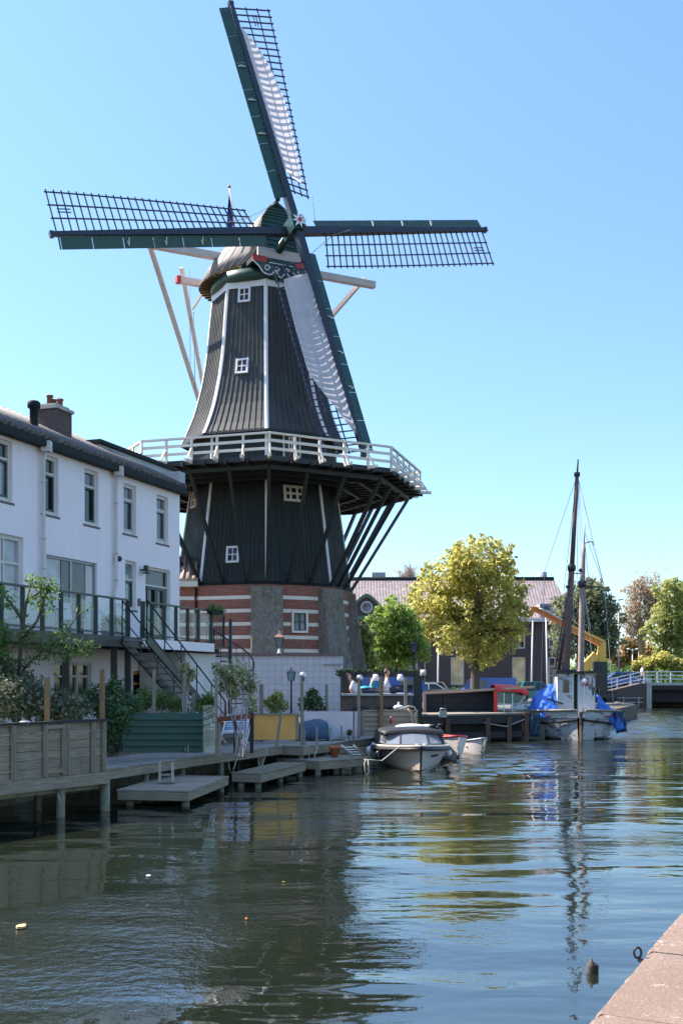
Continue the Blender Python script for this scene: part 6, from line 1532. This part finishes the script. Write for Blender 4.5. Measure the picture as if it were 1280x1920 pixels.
m.face([(x1,PY,.9),(x1,PY+10,.9),(x1,PY+10,ze),(x1,PY,ze)]); m.face([(x0,PY+10,.9),(x0,PY,.9),(x0,PY,ze),(x0,PY+10,ze)]); m.face([(x1,PY+10,.9),(x0,PY+10,.9),(x0,PY+10,ze),(x1,PY+10,ze)])
m.face([(x0,PY+.6,.9),(x1,PY+.6,.9),(x1,PY+.6,ze),(x0,PY+.6,ze)])
m.build('wall', MT['police_brick'], ps)
e = .5; m = MB(); h_ = 1.2
m.slab([(x0-e,PY-e,ze),(x1+e,PY-e,ze),(x1-.6,PY+5,zr),(x0+h_,PY+5,zr)], (0,0,.12)); m.slab([(x1+e,PY+10+e,ze),(x0-e,PY+10+e,ze),(x0+h_,PY+5,zr),(x1-.6,PY+5,zr)], (0,0,.12)); m.slab([(x1+e,PY-e,ze),(x1+e,PY+10+e,ze),(x1-.6,PY+5,zr)], (0,0,.12))
rf = m.build('roof', MT['police_tiles'], ps)
m = MB(); m.tube([(x0+h_,PY+5,zr+.15),(x1-.6,PY+5,zr+.15)], .2, 8); m.build('ridge', MT['gutter'], rf)
m = MB(); m.bar((x0-e,PY-e-.05,ze+.0), (x1+e,PY-e-.05,ze+.0), .2, .34); m.build('gutter', MT['frame_beige'], ps)
for (a, b, ya) in ((697,722,1074),):
    m = MB(); m.bx(pX(a,PY+6),pX(b,PY+6),PY+5.5,PY+8,zr-1.5,pZ(ya,PY+6)); m.build('roof_box', MT['grey_building'], rf)
m = MB(); m.lathe((pX(1015.5,PY+6),PY+6,zr-1), [(.55,0),(.5,.9),(.5,1.0+pZ(1073,PY+6)-zr)], 16); m.build('vent_drum', MT['grey_building'], rf)
for i, h in enumerate(holes):
    lowr_ = i % 2 == 1; lit = i in (5,7)
    window(ps, ((h[0]+h[1])/2,PY+.12,(h[2]+h[3])/2), V((1,0,0)), V((0,0,1)), V((0,-1,0)), h[1]-h[0], h[3]-h[2], MT['container_green' if False else 'frame_beige'], MT['glass_lit' if lit else ('glass_dark' if i % 4 else 'glass_grey')], 2, 3 if lowr_ else 2, .13, .1, .07)
# gable with round window and gold lettering
gx0, gx1, gxm = pX(648,PY-.6), pX(726,PY-.6), pX(687,PY-.6); gz0, gz1 = pZ(1158,PY-.6), pZ(1119,PY-.6)
m = MB(); arc_ = [V((gxm+(gx1-gxm)*math.sin(a), PY-.6, gz0+(gz1-gz0)*(1-abs(math.sin(a))**1.5))) for a in [rad(-90+180*j/16) for j in range(17)]]
m.slab([V((gx0,PY-.6,gz0-2.4)),V((gx1,PY-.6,gz0-2.4))]+arc_[::-1], (0,3,0)); gb = m.build('front_gable', MT['police_brick'], ps)
m = MB()
for a, b in zip(arc_, arc_[1:]): m.slab([a+V((0,-.25,-.02)),b+V((0,-.25,-.02)),b+V((0,-.25,.32)),a+V((0,-.25,.32))], (0,3.4,0))
m.bar((gx0-.3,PY-.8,gz0-.05),(gx1+.3,PY-.8,gz0-.05),.5,.42); m.build('cornice', MT['green_building' if 'green_building' in MT else 'container_green'], gb)
rc_ = V((pX(687.5,PY-.7),PY-.62,pZ(1138.5,PY-.7)))
def ringm(c, r, tr, n=24): return [c+V((r*math.cos(2*math.pi*j/n),0,r*math.sin(2*math.pi*j/n))) for j in range(n+1)]
m = MB(); m.tube(ringm(rc_, .52, 0), .09, 6); rw = m.build('round_window', MT['clock_face'], gb)
m = MB(); m.slab(ringm(rc_, .52, 0)[:-1], (0,.02,0)); m.build('pane', MT['glass_grey'], rw)
m = MB(); m.bx(gx0+.2,gx1-.2,PY-.66,PY-.61,pZ(1181,PY-.7),pZ(1160,PY-.7)); sb = m.build('sign_board', MT['frame_dark'], gb)
cu = bpy.data.curves.new('sign_text', 'FONT'); cu.body = 'POLITIE'; cu.size = .98; cu.align_x = 'LEFT'; cu.align_y = 'CENTER'; cu.extrude = .02; cu.resolution_u = 2
to = bpy.data.objects.new('tmp_text', cu); COL.objects.link(to); dg_ = bpy.context.evaluated_depsgraph_get(); me = bpy.data.meshes.new_from_object(to.evaluated_get(dg_)); bpy.data.objects.remove(to)
me.transform(Matrix.Translation(V((pX(664,PY-.7),PY-.70,pZ(1170,PY-.7)))-V(ps.location)) @ Matrix.Rotation(rad(90),4,'X')); me.materials.clear(); me.materials.append(MT['gold'])
lo = bpy.data.objects.new('sign_lettering', me); COL.objects.link(lo); lo.parent = sb; ORG[lo.name] = ORG[ps.name]
m = MB(); m.slab([(pX(1010),PY-.3,pZ(1160)),(pX(1032),PY-.3,pZ(1160)),(pX(1032),PY-.3,pZ(1132)),(pX(1010),PY-.3,pZ(1132))], (0,2.5,0)); do = m.build('dormer', MT['grey_building'], rf); m = MB(); m.slab([(pX(1013),PY-.32,pZ(1148)),(pX(1029),PY-.32,pZ(1148)),(pX(1029),PY-.32,pZ(1135)),(pX(1013),PY-.32,pZ(1135))], (0,.015,0)); m.build('pane', MT['glass_grey'], do)
m = MB(); m.tube([(pX(796),PY-.1,.9),(pX(796),PY-.1,ze)], .09, 6); m.build('downpipe', MT['zinc'], ps)
# flag poles before the station
for x_, ya, xt, lab in ((820,1195,821.5,'short white flag pole left of the big golden green tree'),(995,1166,998,'white slanting flag pole right of the big golden green tree'),(1026,1160,1023,'second white flag pole in front of the police station, nearer the crane')):
    a, b = px(x_,1290,90), px(xt,ya,90); a.z = .9; m = MB(); m.tube([a,b], [.085,.05], 8); m.sphere(b, .09, 8, 6); tag(m.build('flag_pole', MT['white_paint'], None, a), lab, 'flag pole')
# --- trees
def tree(label, x, ybase, Y, crown, n, size, mat, trunk_top, r0, name='leafy_tree', seed=0, bark='bark', limbs=9, group=None, twigs=False, squash=(1,1,1), shell=.45, extra=None):
    """crown: clumps (x_px, y_px, r_px); real depth is spread about Y"""
    g = random.Random(seed); base = px(x,ybase,Y); base.z = .9; t_ = thing(name, label, 'tree', base, 0, group); k = Y/F; C = []; m = MB()
    rowsx = [c[0] for c in crown]; hw = (max(rowsx)-min(rowsx))*.5*k*.7
    for cx_, cy_, r in crown:
        C.append((px(cx_,cy_,Y)+V((0,g.uniform(-hw,hw)*.6,0)), r*k*.82))
        for q in range(int(3+r/6)):
            a = g.uniform(0,2*math.pi); rr = g.uniform(.55,1.12)*r; f_ = g.uniform(.16,.36); C.append((px(cx_+rr*math.cos(a),cy_+rr*math.sin(a),Y)+V((0,g.uniform(-hw,hw),0)), r*f_*k))
    top = px(x+(crown[0][0]-x)*.15, trunk_top, Y); tt = px(crown[0][0],min(c[1] for c in crown)+8,Y)
    m.tube([base-V((0,0,.2)), base+V((0,0,.25)), base.lerp(top,.5)+V((.03,0,0)), top, top.lerp(tt,.45)+V((.15,0,0)), tt], [r0*1.35,r0*1.05,r0*.9,r0*.75,r0*.4,.03], 9)
    ends = []
    for i in range(limbs):
        c, r = C[int(i*len(C)/limbs)]; s_ = top.lerp(tt, g.uniform(0,.55)) if i % 3 else base.lerp(top, g.uniform(.75,1.)); mid = s_.lerp(c,.5)+V((g.uniform(-.3,.3),g.uniform(-.3,.3),.35*r+.25)); e_ = c+V((g.uniform(-.4,.4)*r,g.uniform(-.4,.4)*r,g.uniform(0,.6)*r))
        m.tube([s_, mid, e_], [r0*.42,r0*.24,.02], 6); ends += [(mid,e_)]
    if twigs:
        for a, b in list(ends):
            for q in range(26):
                s_ = a.lerp(b, g.random()); d = V((g.uniform(-1,1),g.uniform(-1,1),g.uniform(-.25,1.1))); L_ = g.uniform(.6,1.7)*twigs; e_ = s_+d*L_
                m.tube([s_, s_.lerp(e_,.5)+V((g.uniform(-.1,.1),0,.1)), e_], [.035,.022,.008], 4, False)
                for w_ in range(5): s2 = s_.lerp(e_, g.uniform(.3,1)); m.tube([s2, s2+V((g.uniform(-.5,.5),g.uniform(-.5,.5),g.uniform(0,.6)))*twigs], [.016,.006], 3, False)
    m.build('trunk', MT[bark], t_)
    if n: foliage(C, n, size, name='crown', mat=mat, parent=t_, seed=seed, shell=shell, squash=squash)
    if extra: foliage([(px(a,b,Y)+V((0,-hw*.7,0)), r*k) for a, b, r in extra], extra and int(n*.06), size*.9, name='bright_sprigs', mat='leaf_gold', parent=t_, seed=seed+50)
    return t_
tree('large golden green tree in front of the police station','' and 0 or 890,1290,76.,[(885,1060,52),(838,1085,46),(935,1075,36),(800,1115,42),(868,1130,58),(930,1135,52),(958,1160,36),(800,1160,36),(850,1185,46),(905,1195,48),(945,1200,34),(790,1190,24),(925,1040,26),(860,1055,34),(885,1222,32),(920,1225,26),(965,1120,26),(775,1125,16),(910,1025,18),(948,1045,20)],15500,.21,'leaf_gold',1215,.36,'leafy_tree',31,'bark',16,None,False,(1,1,1),.5)
tree('bright fresh green tree between the windmill and the golden tree',742,1285,66.,[(740,1150,28),(722,1178,34),(755,1185,36),(712,1212,30),(740,1220,36),(768,1215,28),(735,1135,16),(792,1222,18),(700,1235,20),(765,1160,22)],7000,.185,'leaf_bright',1250,.16,'leafy_tree',32,'bark',9)
tree('small olive brown tree close beside the windmill buttress',690,1285,62.,[(688,1200,16),(684,1225,18),(694,1240,16),(682,1180,9)],2200,.17,'leaf_olive',1255,.09,'leafy_tree',33,'bark',5)
tree('dark drooping willow like tree behind the ship masts',1085,1290,92.,[(1085,1150,40),(1110,1130,36),(1060,1165,34),(1130,1165,34),(1100,1190,42),(1065,1200,34),(1140,1195,26),(1120,1215,30),(1050,1215,24),(1118,1106,20),(1090,1120,28),(1145,1130,16)],9500,.23,'leaf_willow',1230,.34,'willow_tree',34,'bark',10,None,False,(1,1,1.15))
tree('bare tree with reddish twigs left of the green tree by the bridge',1200,1290,122.,[(1195,1120,30),(1215,1105,28),(1180,1150,26),(1225,1150,28),(1195,1185,24),(1235,1120,22)],2600,.2,'leaf_rust',1215,.30,'bare_tree',35,'twig_brown',14,None,1.25)
tree('fresh green tree beside the bridge railing at the frame edge',1240,1290,112.,[(1250,1115,26),(1245,1150,30),(1262,1180,32),(1232,1185,24),(1275,1150,28),(1250,1215,30),(1285,1190,34),(1258,1092,14),(1280,1110,20)],8000,.22,'leaf_olive',1240,.2,'leafy_tree',36,'bark',9)
tree('second fresh green tree just past the right frame edge',1305,1290,118.,[(1300,1130,40),(1320,1170,44),(1295,1190,36),(1330,1110,34)],7000,.27,'leaf_bright',1240,.24,'leafy_tree',37,'bark',8)
tree('rust coloured low tree behind the street lamps',1185,1290,126.,[(1180,1215,24),(1195,1230,22),(1165,1235,20),(1210,1222,22),(1150,1228,14)],5200,.25,'leaf_rust',1250,.16,'leafy_tree',38,'bark',6)
tree('bare twiggy tree top rising behind the station roof',762,1290,150.,[(765,1075,14),(755,1080,12),(775,1085,12)],0,.2,'leaf_rust',1120,.22,'bare_tree',39,'twig_brown',10,None,.8)
tree('yellow green bush shaped tree below the bare tree',1225,1290,108.,[(1215,1245,16),(1240,1240,18),(1265,1250,18),(1195,1250,14)],3600,.22,'leaf_gold',1262,.08,'leafy_tree',40,'bark',5)
foliage([(px(x,1262,160+g_*9)+V((0,0,0)), 2.6+.8*(g_ % 3)) for g_, x in enumerate((1120,1150,1180,1210,1240,1270,1300,1340,1100,1130,1165,1195,1225,1260,1290,1330,1380,1420))], 9000, .5, name='far_wood', mat='leaf_mid', seed=60)
tag(bpy.data.objects['far_wood'], 'hazy far line of green wood behind the bridge', 'wood', None, 'stuff')
hg = thing('hedge', 'low clipped dark hedge along the street in front of the police station', 'hedge', px(850,1290,96)*V((1,1,0))+V((0,0,.9)))
foliage([(V((x,96+.3*(i % 2),1.35)), .62) for i, x in enumerate(np.arange(pX(700,96),pX(1060,96),.7))], 5200, .17, name='foliage', mat='leaf_dark', parent=hg, seed=61); m = MB(); m.bar(V((pX(700,96),96,1.05)), V((pX(1060,96),96,1.05)), .3, .3); m.build('stems', MT['bark'], hg)
# --- parked vehicles
def car(label, o, rz, L, W, H_, paint, van=False, name='parked_car', group='cars parked along the far street'):
    t_ = thing(name, label, 'van' if van else 'car', o, rz, group); M_ = LM(t_); h0 = .28
    if van: prof = [(-.5,.32),(-.5,1.),(-.47,1.),(.20,1.),(.30,.94),(.42,.62),(.5,.52),(.5,.32)]
    else: prof = [(-.5,.36),(-.49,.58),(-.42,.64),(.22,.62),(.46,.55),(.5,.48),(.5,.34)]
    m = MB(M_); P = [(x*L, h0+(z-.32)/.68*(H_-h0)) for x, z in prof]; n = len(P)
    for sg in (-1,1): q = [V((x,sg*W/2*(1 if z < H_*.7 else .93),z)) for x, z in P]; m.face(q if sg < 0 else q[::-1])
    for i in range(n):
        j = (i+1) % n; (xa,za),(xb,zb) = P[i], P[j]; wa = W/2*(1 if za < H_*.7 else .93); wb_ = W/2*(1 if zb < H_*.7 else .93); m.face([V((xa,-wa,za)),V((xa,wa,za)),V((xb,wb_,zb)),V((xb,-wb_,zb))])
    bd = m.build('body', MT[paint], t_, fix=True); md = bd.modifiers.new('bevel','BEVEL'); md.width = .06; md.segments = 2; md.limit_method = 'ANGLE'
    zb = h0+(.62-.32)/.68*(H_-h0)
    if van:
        m = MB(M_)
        for sg in (-1,1): m.slab([V((.02*L,sg*(W/2*.97),zb+.1)),V((.27*L,sg*(W/2*.97),zb+.1)),V((.22*L,sg*(W/2*.945),H_-.18)),V((.02*L,sg*(W/2*.945),H_-.18))], (0,sg*.02,0))
        m.slab([V((.415*L,-W*.43,zb+.08)),V((.415*L,W*.43,zb+.08)),V((.315*L,W*.40,H_-.16)),V((.315*L,-W*.40,H_-.16))], (.03,0,.02)); m.build('windows', MT['glass_dark'], t_)
    else:
        m = MB(M_); g_ = [(-.40,zb+.01),(-.30,H_-.05),(.02,H_-.04),(.24,zb-.01)]; q = [[V((x*L,sg*(W/2*(.93 if k in (0,3) else .76)),z)) for k, (x, z) in enumerate(g_)] for sg in (-1,1)]
        m.face(q[0]); m.face(q[1][::-1])
        for k in range(3): m.face([q[0][k],q[1][k],q[1][k+1],q[0][k+1]])
        m.build('windows', MT['glass_dark'], t_, fix=True)
        m = MB(M_); m.slab([V((-.31*L,-W*.375,H_-.05)),V((.03*L,-W*.375,H_-.04)),V((.03*L,W*.375,H_-.04)),V((-.31*L,W*.375,H_-.05))], (0,0,.05))
        for sg in (-1,1):
            for k, x_ in ((0,-.40),(1,-.1),(2,.24)): a = V((x_*L,sg*W/2*.935,zb)); b = V(((-.30 if k == 0 else (-.1 if k == 1 else .02))*L,sg*W/2*.775,H_-.03)); m.bar(a,b,.07)
        m.build('roof', MT[paint], t_)
    for sx in (-.31,.32):
        for sg in (-1,1):
            m = MB(M_); c = V((sx*L,sg*(W/2-.08),.31)); m.tube([c-V((0,.11,0)),c+V((0,.11,0))], .31, 14); wo = m.build('wheel', MT['tyre'], t_); m = MB(M_); m.tube([c+V((0,sg*.09,0)),c+V((0,sg*.118,0))], .19, 12); m.build('rim', MT['steel'], wo)
    for sg in (-1,1): m = MB(M_); m.box((L*.49,sg*W*.36,h0+.33), (.12,.3,.14)); m.build('headlight', MT['lamp_glass'], t_); m = MB(M_); m.box((-L*.495,sg*W*.38,h0+.36), (.06,.22,.14)); m.build('tail_light', MT['red_paint'], t_)
    return t_
def street(x, Y): p = px(x,1290,Y); p.z = .93; return p
car('dark blue van parked under the golden green tree', street(912,88), rad(180), 4.6, 1.85, 1.85, 'car_blue', True, 'parked_van')
car('blue van parked behind the sunbathers on the terrace', street(738,58), rad(15), 4.2, 1.8, 1.9, 'car_blue', True, 'parked_van')
car('teal hatchback parked before the flag poles', street(1008,80), rad(4), 4.1, 1.72, 1.55, 'car_teal')
car('silver hatchback parked beside the left flag pole', street(800,84), rad(178), 4.1, 1.7, 1.5, 'car_silver')
car('white estate car parked below the left flag pole', street(812,70), rad(5), 4.3, 1.72, 1.45, 'car_white')
p = street(957,78); ct = thing('green_container', 'olive green lidded container standing by the quay street', 'container', p)
m = MB(); m.bx(p.x-1.15,p.x+1.15,p.y,p.y+1.5,.95,1.98); m.build('box', MT['container_green'], ct); m = MB(); m.bx(p.x-1.22,p.x+1.22,p.y-.06,p.y+1.56,1.985,2.1)
m.build('lid', MT['container_green'], ct)
# --- orange and yellow crane behind the ship
cr0 = px(1118,1290,79.); cr0.z = .93; cn_ = thing('truck_crane', 'orange and yellow folding truck crane standing behind the ship', 'crane', cr0)
def c_(x, y, d=0): return px(x, y, 79+d)
m = MB(); m.bar(c_(1000,1141), c_(1064,1174), .3, .34, w1=.36, h1=.42); m.build('outer_boom', MT['orange_paint'], cn_)
m = MB(); m.bar(c_(1060,1173), c_(1129,1207), .40, .46, w1=.48, h1=.56); ib = m.build('inner_boom', MT['crane_yellow'], cn_)
m = MB(); m.bar(c_(1062,1172,-.28), c_(1129,1204,-.3), .06, .07); m.bar(c_(1062,1178,-.28), c_(1127,1211,-.3), .06, .07)
for q in range(7): m.bar(c_(1066+9*q,1173.5+4.5*q,-.29), c_(1070+9*q,1182+4.5*q,-.29), .05, .05)
m.build('boom_edging', MT['orange_paint'], ib)
m = MB(); m.bar(c_(1127.5,1204), c_(1127.5,1241), .5, .55); m.bar(c_(1124,1216), c_(1118,1240), .34, .26); m.build('column', MT['crane_yellow'], cn_)
m = MB(); m.bar(c_(1117,1228), c_(1090,1256), .5, .6); m.build('lower_arm', MT['crane_yellow'], cn_)
m = MB(); m.slab([c_(1107,1232),c_(1113,1225),c_(1118,1240),c_(1110,1243)], (0,.6,0)); m.slab([c_(1088,1257),c_(1112,1258),c_(1112,1264),c_(1088,1264)], (0,.8,0)); m.build('orange_cover', MT['orange_paint'], cn_)
m = MB(); m.tube([c_(1003,1136,-.3), c_(1055,1163,-.3)], .06, 6); m.tube([c_(1010,1141,-.35), c_(1034,1149,-.35)], .05, 6); m.build('hydraulic_ram', MT['steel'], cn_)
m = MB(); m.bar(c_(1002,1139), c_(993,1150), .3, .35); m.bar(c_(993,1150), c_(991,1157), .12); m.build('boom_head', MT['orange_paint'], cn_)
m = MB(); m.bx(cr0.x+.05,cr0.x+.65,78.4,79.8,1.6,c_(1127,1241).z); m.build('turntable', MT['iron_black'], cn_)
m = MB(); m.bx(cr0.x-2.6,cr0.x+1.6,78.2,80.2,1.3,1.6); m.build('chassis', MT['iron_black'], cn_)
m = MB(); m.bx(cr0.x-2.55,cr0.x-1.1,78.25,80.15,1.605,2.9); cb = m.build('cab', MT['orange_paint'], cn_); md = cb.modifiers.new('bevel','BEVEL'); md.width = .12; md.segments = 2
m = MB(); m.slab([(cr0.x-2.3,78.24,2.1),(cr0.x-1.35,78.24,2.1),(cr0.x-1.35,78.24,2.75),(cr0.x-2.3,78.24,2.75)], (0,-.02,0)); m.build('cab_window', MT['glass_dark'], cb)
for x_ in (-2.0,-.4,.9):
    for y_ in (78.35,80.05): m = MB(); m.tube([(cr0.x+x_,y_-.14,1.38),(cr0.x+x_,y_+.14,1.38)], .46, 16); m.build('wheel', MT['tyre'], cn_)
# --- lamps of the far street
p = street(775.5,60); sl = thing('street_lantern', 'black old style street lantern before the bright green tree', 'street lamp', p); zt = pZ(1223,60)
m = MB(); m.tube([p, V((p.x,p.y,zt))], [.10,.05], 8); m.lathe(p, [(.2,0),(.2,.25),(.12,.4),(.09,.9)], 10); m.bar(V((p.x-.35,p.y,zt-.35)), V((p.x+.35,p.y,zt-.35)), .04); m.build('post', MT['iron_black'], sl); lantern(sl, V((p.x,p.y,zt)), .42, .40, MT['iron_black'], MT['iron_black'])
for x, yt, Y, lab in ((1159,1125,104,'tall grey street lamp by the near end of the bridge railing'),(1185,1217,112,'shorter grey street lamp with a double head behind the bridge')):
    p = px(x,1290,Y); p.z = .93; sl = thing('street_lamp', lab, 'street lamp', p); zt = pZ(yt,Y); m = MB(); m.tube([p, V((p.x,p.y,zt))], [.11,.06], 8); m.build('post', MT['zinc'], sl); m = MB()
    if yt < 1200: m.bar(V((p.x-.05,p.y,zt)), V((p.x+.42,p.y-.1,zt+.06)), .22, .1)
    else:
        for s_ in (-1,1): m.bar(V((p.x,p.y,zt-.1)), V((p.x+.42*s_,p.y,zt)), .06); m.sphere(V((p.x+.45*s_,p.y,zt)), .17, 8, 6, (1,1,.6))
    m.build('lamp_head', MT['zinc' if yt < 1200 else 'lamp_glass'], sl)
# --- bridge with white railing
br = thing('bridge', 'low brick and steel bridge with white railing crossing the canal at the right', 'bridge', (26,98,0))
Yb = 98.; bx0 = pX(1128,Yb); bxa = pX(1213,Yb); bz = pZ(1281,Yb)
m = MB(); rows = []
for j in range(9):
    f = j/8; x = bx0+(bxa-bx0)*f; zt = .95+(bz-.95)*min(1,.35+.65*f*1.15); rows.append([V((x,Yb,-1)),V((x,Yb,zt)),V((x,Yb+7.5,zt)),V((x,Yb+7.5,-1))])
m.grid(rows, False); m.face(rows[0]); m.face(rows[-1][::-1]); m.build('abutment', MT['bridge_brick'], br)
m = MB(); m.bx(bxa-.1,bxa+.35,Yb-.12,Yb+.5,-1,bz+.02); m.build('corner_pier', MT['concrete'], br)
m = MB(); m.bx(bxa+.36,bxa+30,Yb,Yb+7.5,bz-.62,bz); m.bx(bxa+.36,bxa+30,Yb+.9,Yb+1.2,.55,bz-.63); gd = m.build('girder', MT['dark_wood'], br)
m = MB(); m.bx(bxa+.36,bxa+30,Yb-.06,Yb-.002,bz-.2,bz+.06); m.build('edge_strip', MT['zinc'], gd)
m = MB(); m.bx(bxa+.4,bxa+30,Yb+5,Yb+5.4,-1,bz-.65); m.build('rear_wall', MT['bridge_brick'], br)
def rz_(x): 
    f = (x-bx0)/(bxa-bx0); return .95+(bz-.95)*min(1,.35+.65*f*1.15) if f < 1 else bz
xs_r = list(np.linspace(bx0+.2, bxa+28, 27))
for i, x in enumerate(xs_r):
    m = MB(); m.bar((x,Yb+.15,rz_(x)-.02), (x,Yb+.15,rz_(x)+1.08), .10, .08); m.build('railing_post', MT['white_paint'], br)
for dz in (1.06,.72,.38):
    m = MB()
    for a, b in zip(xs_r, xs_r[1:]): m.bar((a,Yb+.15,rz_(a)+dz), (b,Yb+.15,rz_(b)+dz), .07, .08)
    m.build('railing_bar', MT['white_paint'], br)
m = MB()
for i in range(3): m.bar((pX(1140,97.7)+i*1.4,97.85,.2),(pX(1140,97.7)+i*1.4,97.85,1.05), .08)
for z in (.55,.95): m.bar((pX(1138,97.7),97.85,z),(pX(1206,97.7),97.85,z), .07)
m.build('fender_rail', MT['zinc'], br)
car('pale blue hatchback crossing on the bridge approach', V((pX(1152,101),101,1.9)), rad(182), 4.0, 1.7, 1.45, 'car_blue', False, 'parked_car', None)
car('silver saloon car further along behind the bridge railing', V((pX(1174,104),104,2.0)), rad(180), 4.3, 1.7, 1.4, 'car_silver', False, 'parked_car', None)
b0 = V((pX(1203,100.5),100.5,bz)); u = .86
J = [b0+V((0,0,.92)), b0+V((.02,0,1.22)), b0+V((.02,0,1.48)), b0+V((.04,0,1.62)), b0+V((.0,-.2,1.36)), b0+V((-.02,-.25,1.1)), b0+V((.08,-.24,.88)), b0+V((.0,.2,1.36)), b0+V((-.04,.25,1.1)), b0+V((.12,-.08,.50)), b0+V((.04,-.09,.06)), b0+V((-.02,.09,.50)), b0+V((-.16,.1,.08)), b0+V((-.06,.26,.9))]
person('person in white walking over the bridge behind its railing', J, RA, ED, [1,0,4,5,7,8], 'shirt_white', None, J[3], 'hair_brown', (1,-.2,0), 'trousers_dark')
# --- small things in and beside the water
p = gz(1108,1824,0.); mp = thing('floating_stump', 'short mossy wooden stump poking out of the water by the quay', 'stump', p)
m = MB(); m.lathe(p, [(.034,-.3),(.042,0),(.044,.055),(.038,.08),(.016,.10),(.007,.13)], 9); m.build('wood', MT['bark'], mp); m = MB(); m.bx(p.x+.010,p.x+.052,p.y-.045,p.y+.03,-.2,.08); m.build('bracket', MT['iron_black'], mp)
e = B+dq*((gz(1199,1795,1.0)-B).dot(dq)); rg = thing('mooring_ring', 'rusty iron mooring ring on the edge of the quay', 'ring', e+V((0,0,.0)))
q = e+V((-.02,0,.02)); m = MB(); m.tube([q+dq*.0+V((-.004+.021*math.cos(a),0,.030*math.sin(a)+.008)) for a in [2*math.pi*j/16 for j in range(17)]], .0075, 8, False); m.build('ring', MT['iron_black'], rg); m = MB(); m.tube([q+V((0,0,-.03)), e+V((.06,.0,-.05))], .014, 8); m.build('eye_bolt', MT['iron_black'], rg)
def flat(x, y, w_, h_, mat, label, name, cat):
    p = gz(x,y,.012); m = MB(); n = 9; g = random.Random(x); a = [p+V((w_*math.cos(2*math.pi*j/n)*g.uniform(.6,1.1), w_*1.6*math.sin(2*math.pi*j/n)*g.uniform(.6,1.1), 0)) for j in range(n)]; m.slab(a, (0,0,h_)); tag(m.build(name, MT[mat], None, p), label, cat)
flat(41,1739,.055,.022,'litter','crumpled orange brown scrap floating near the left frame edge','floating_scrap','litter')
flat(279,1642,.035,.008,'white_paint','thin white stick shaped scrap floating on the dark water','floating_scrap','litter')
flat(462,1723,.014,.012,'orange_paint','tiny orange scrap floating in the middle of the dark water','floating_scrap','litter')
flat(531,1654,.02,.008,'leaf_gold','yellow leaf floating on the dark reflection of the windmill','floating_leaf','leaf')
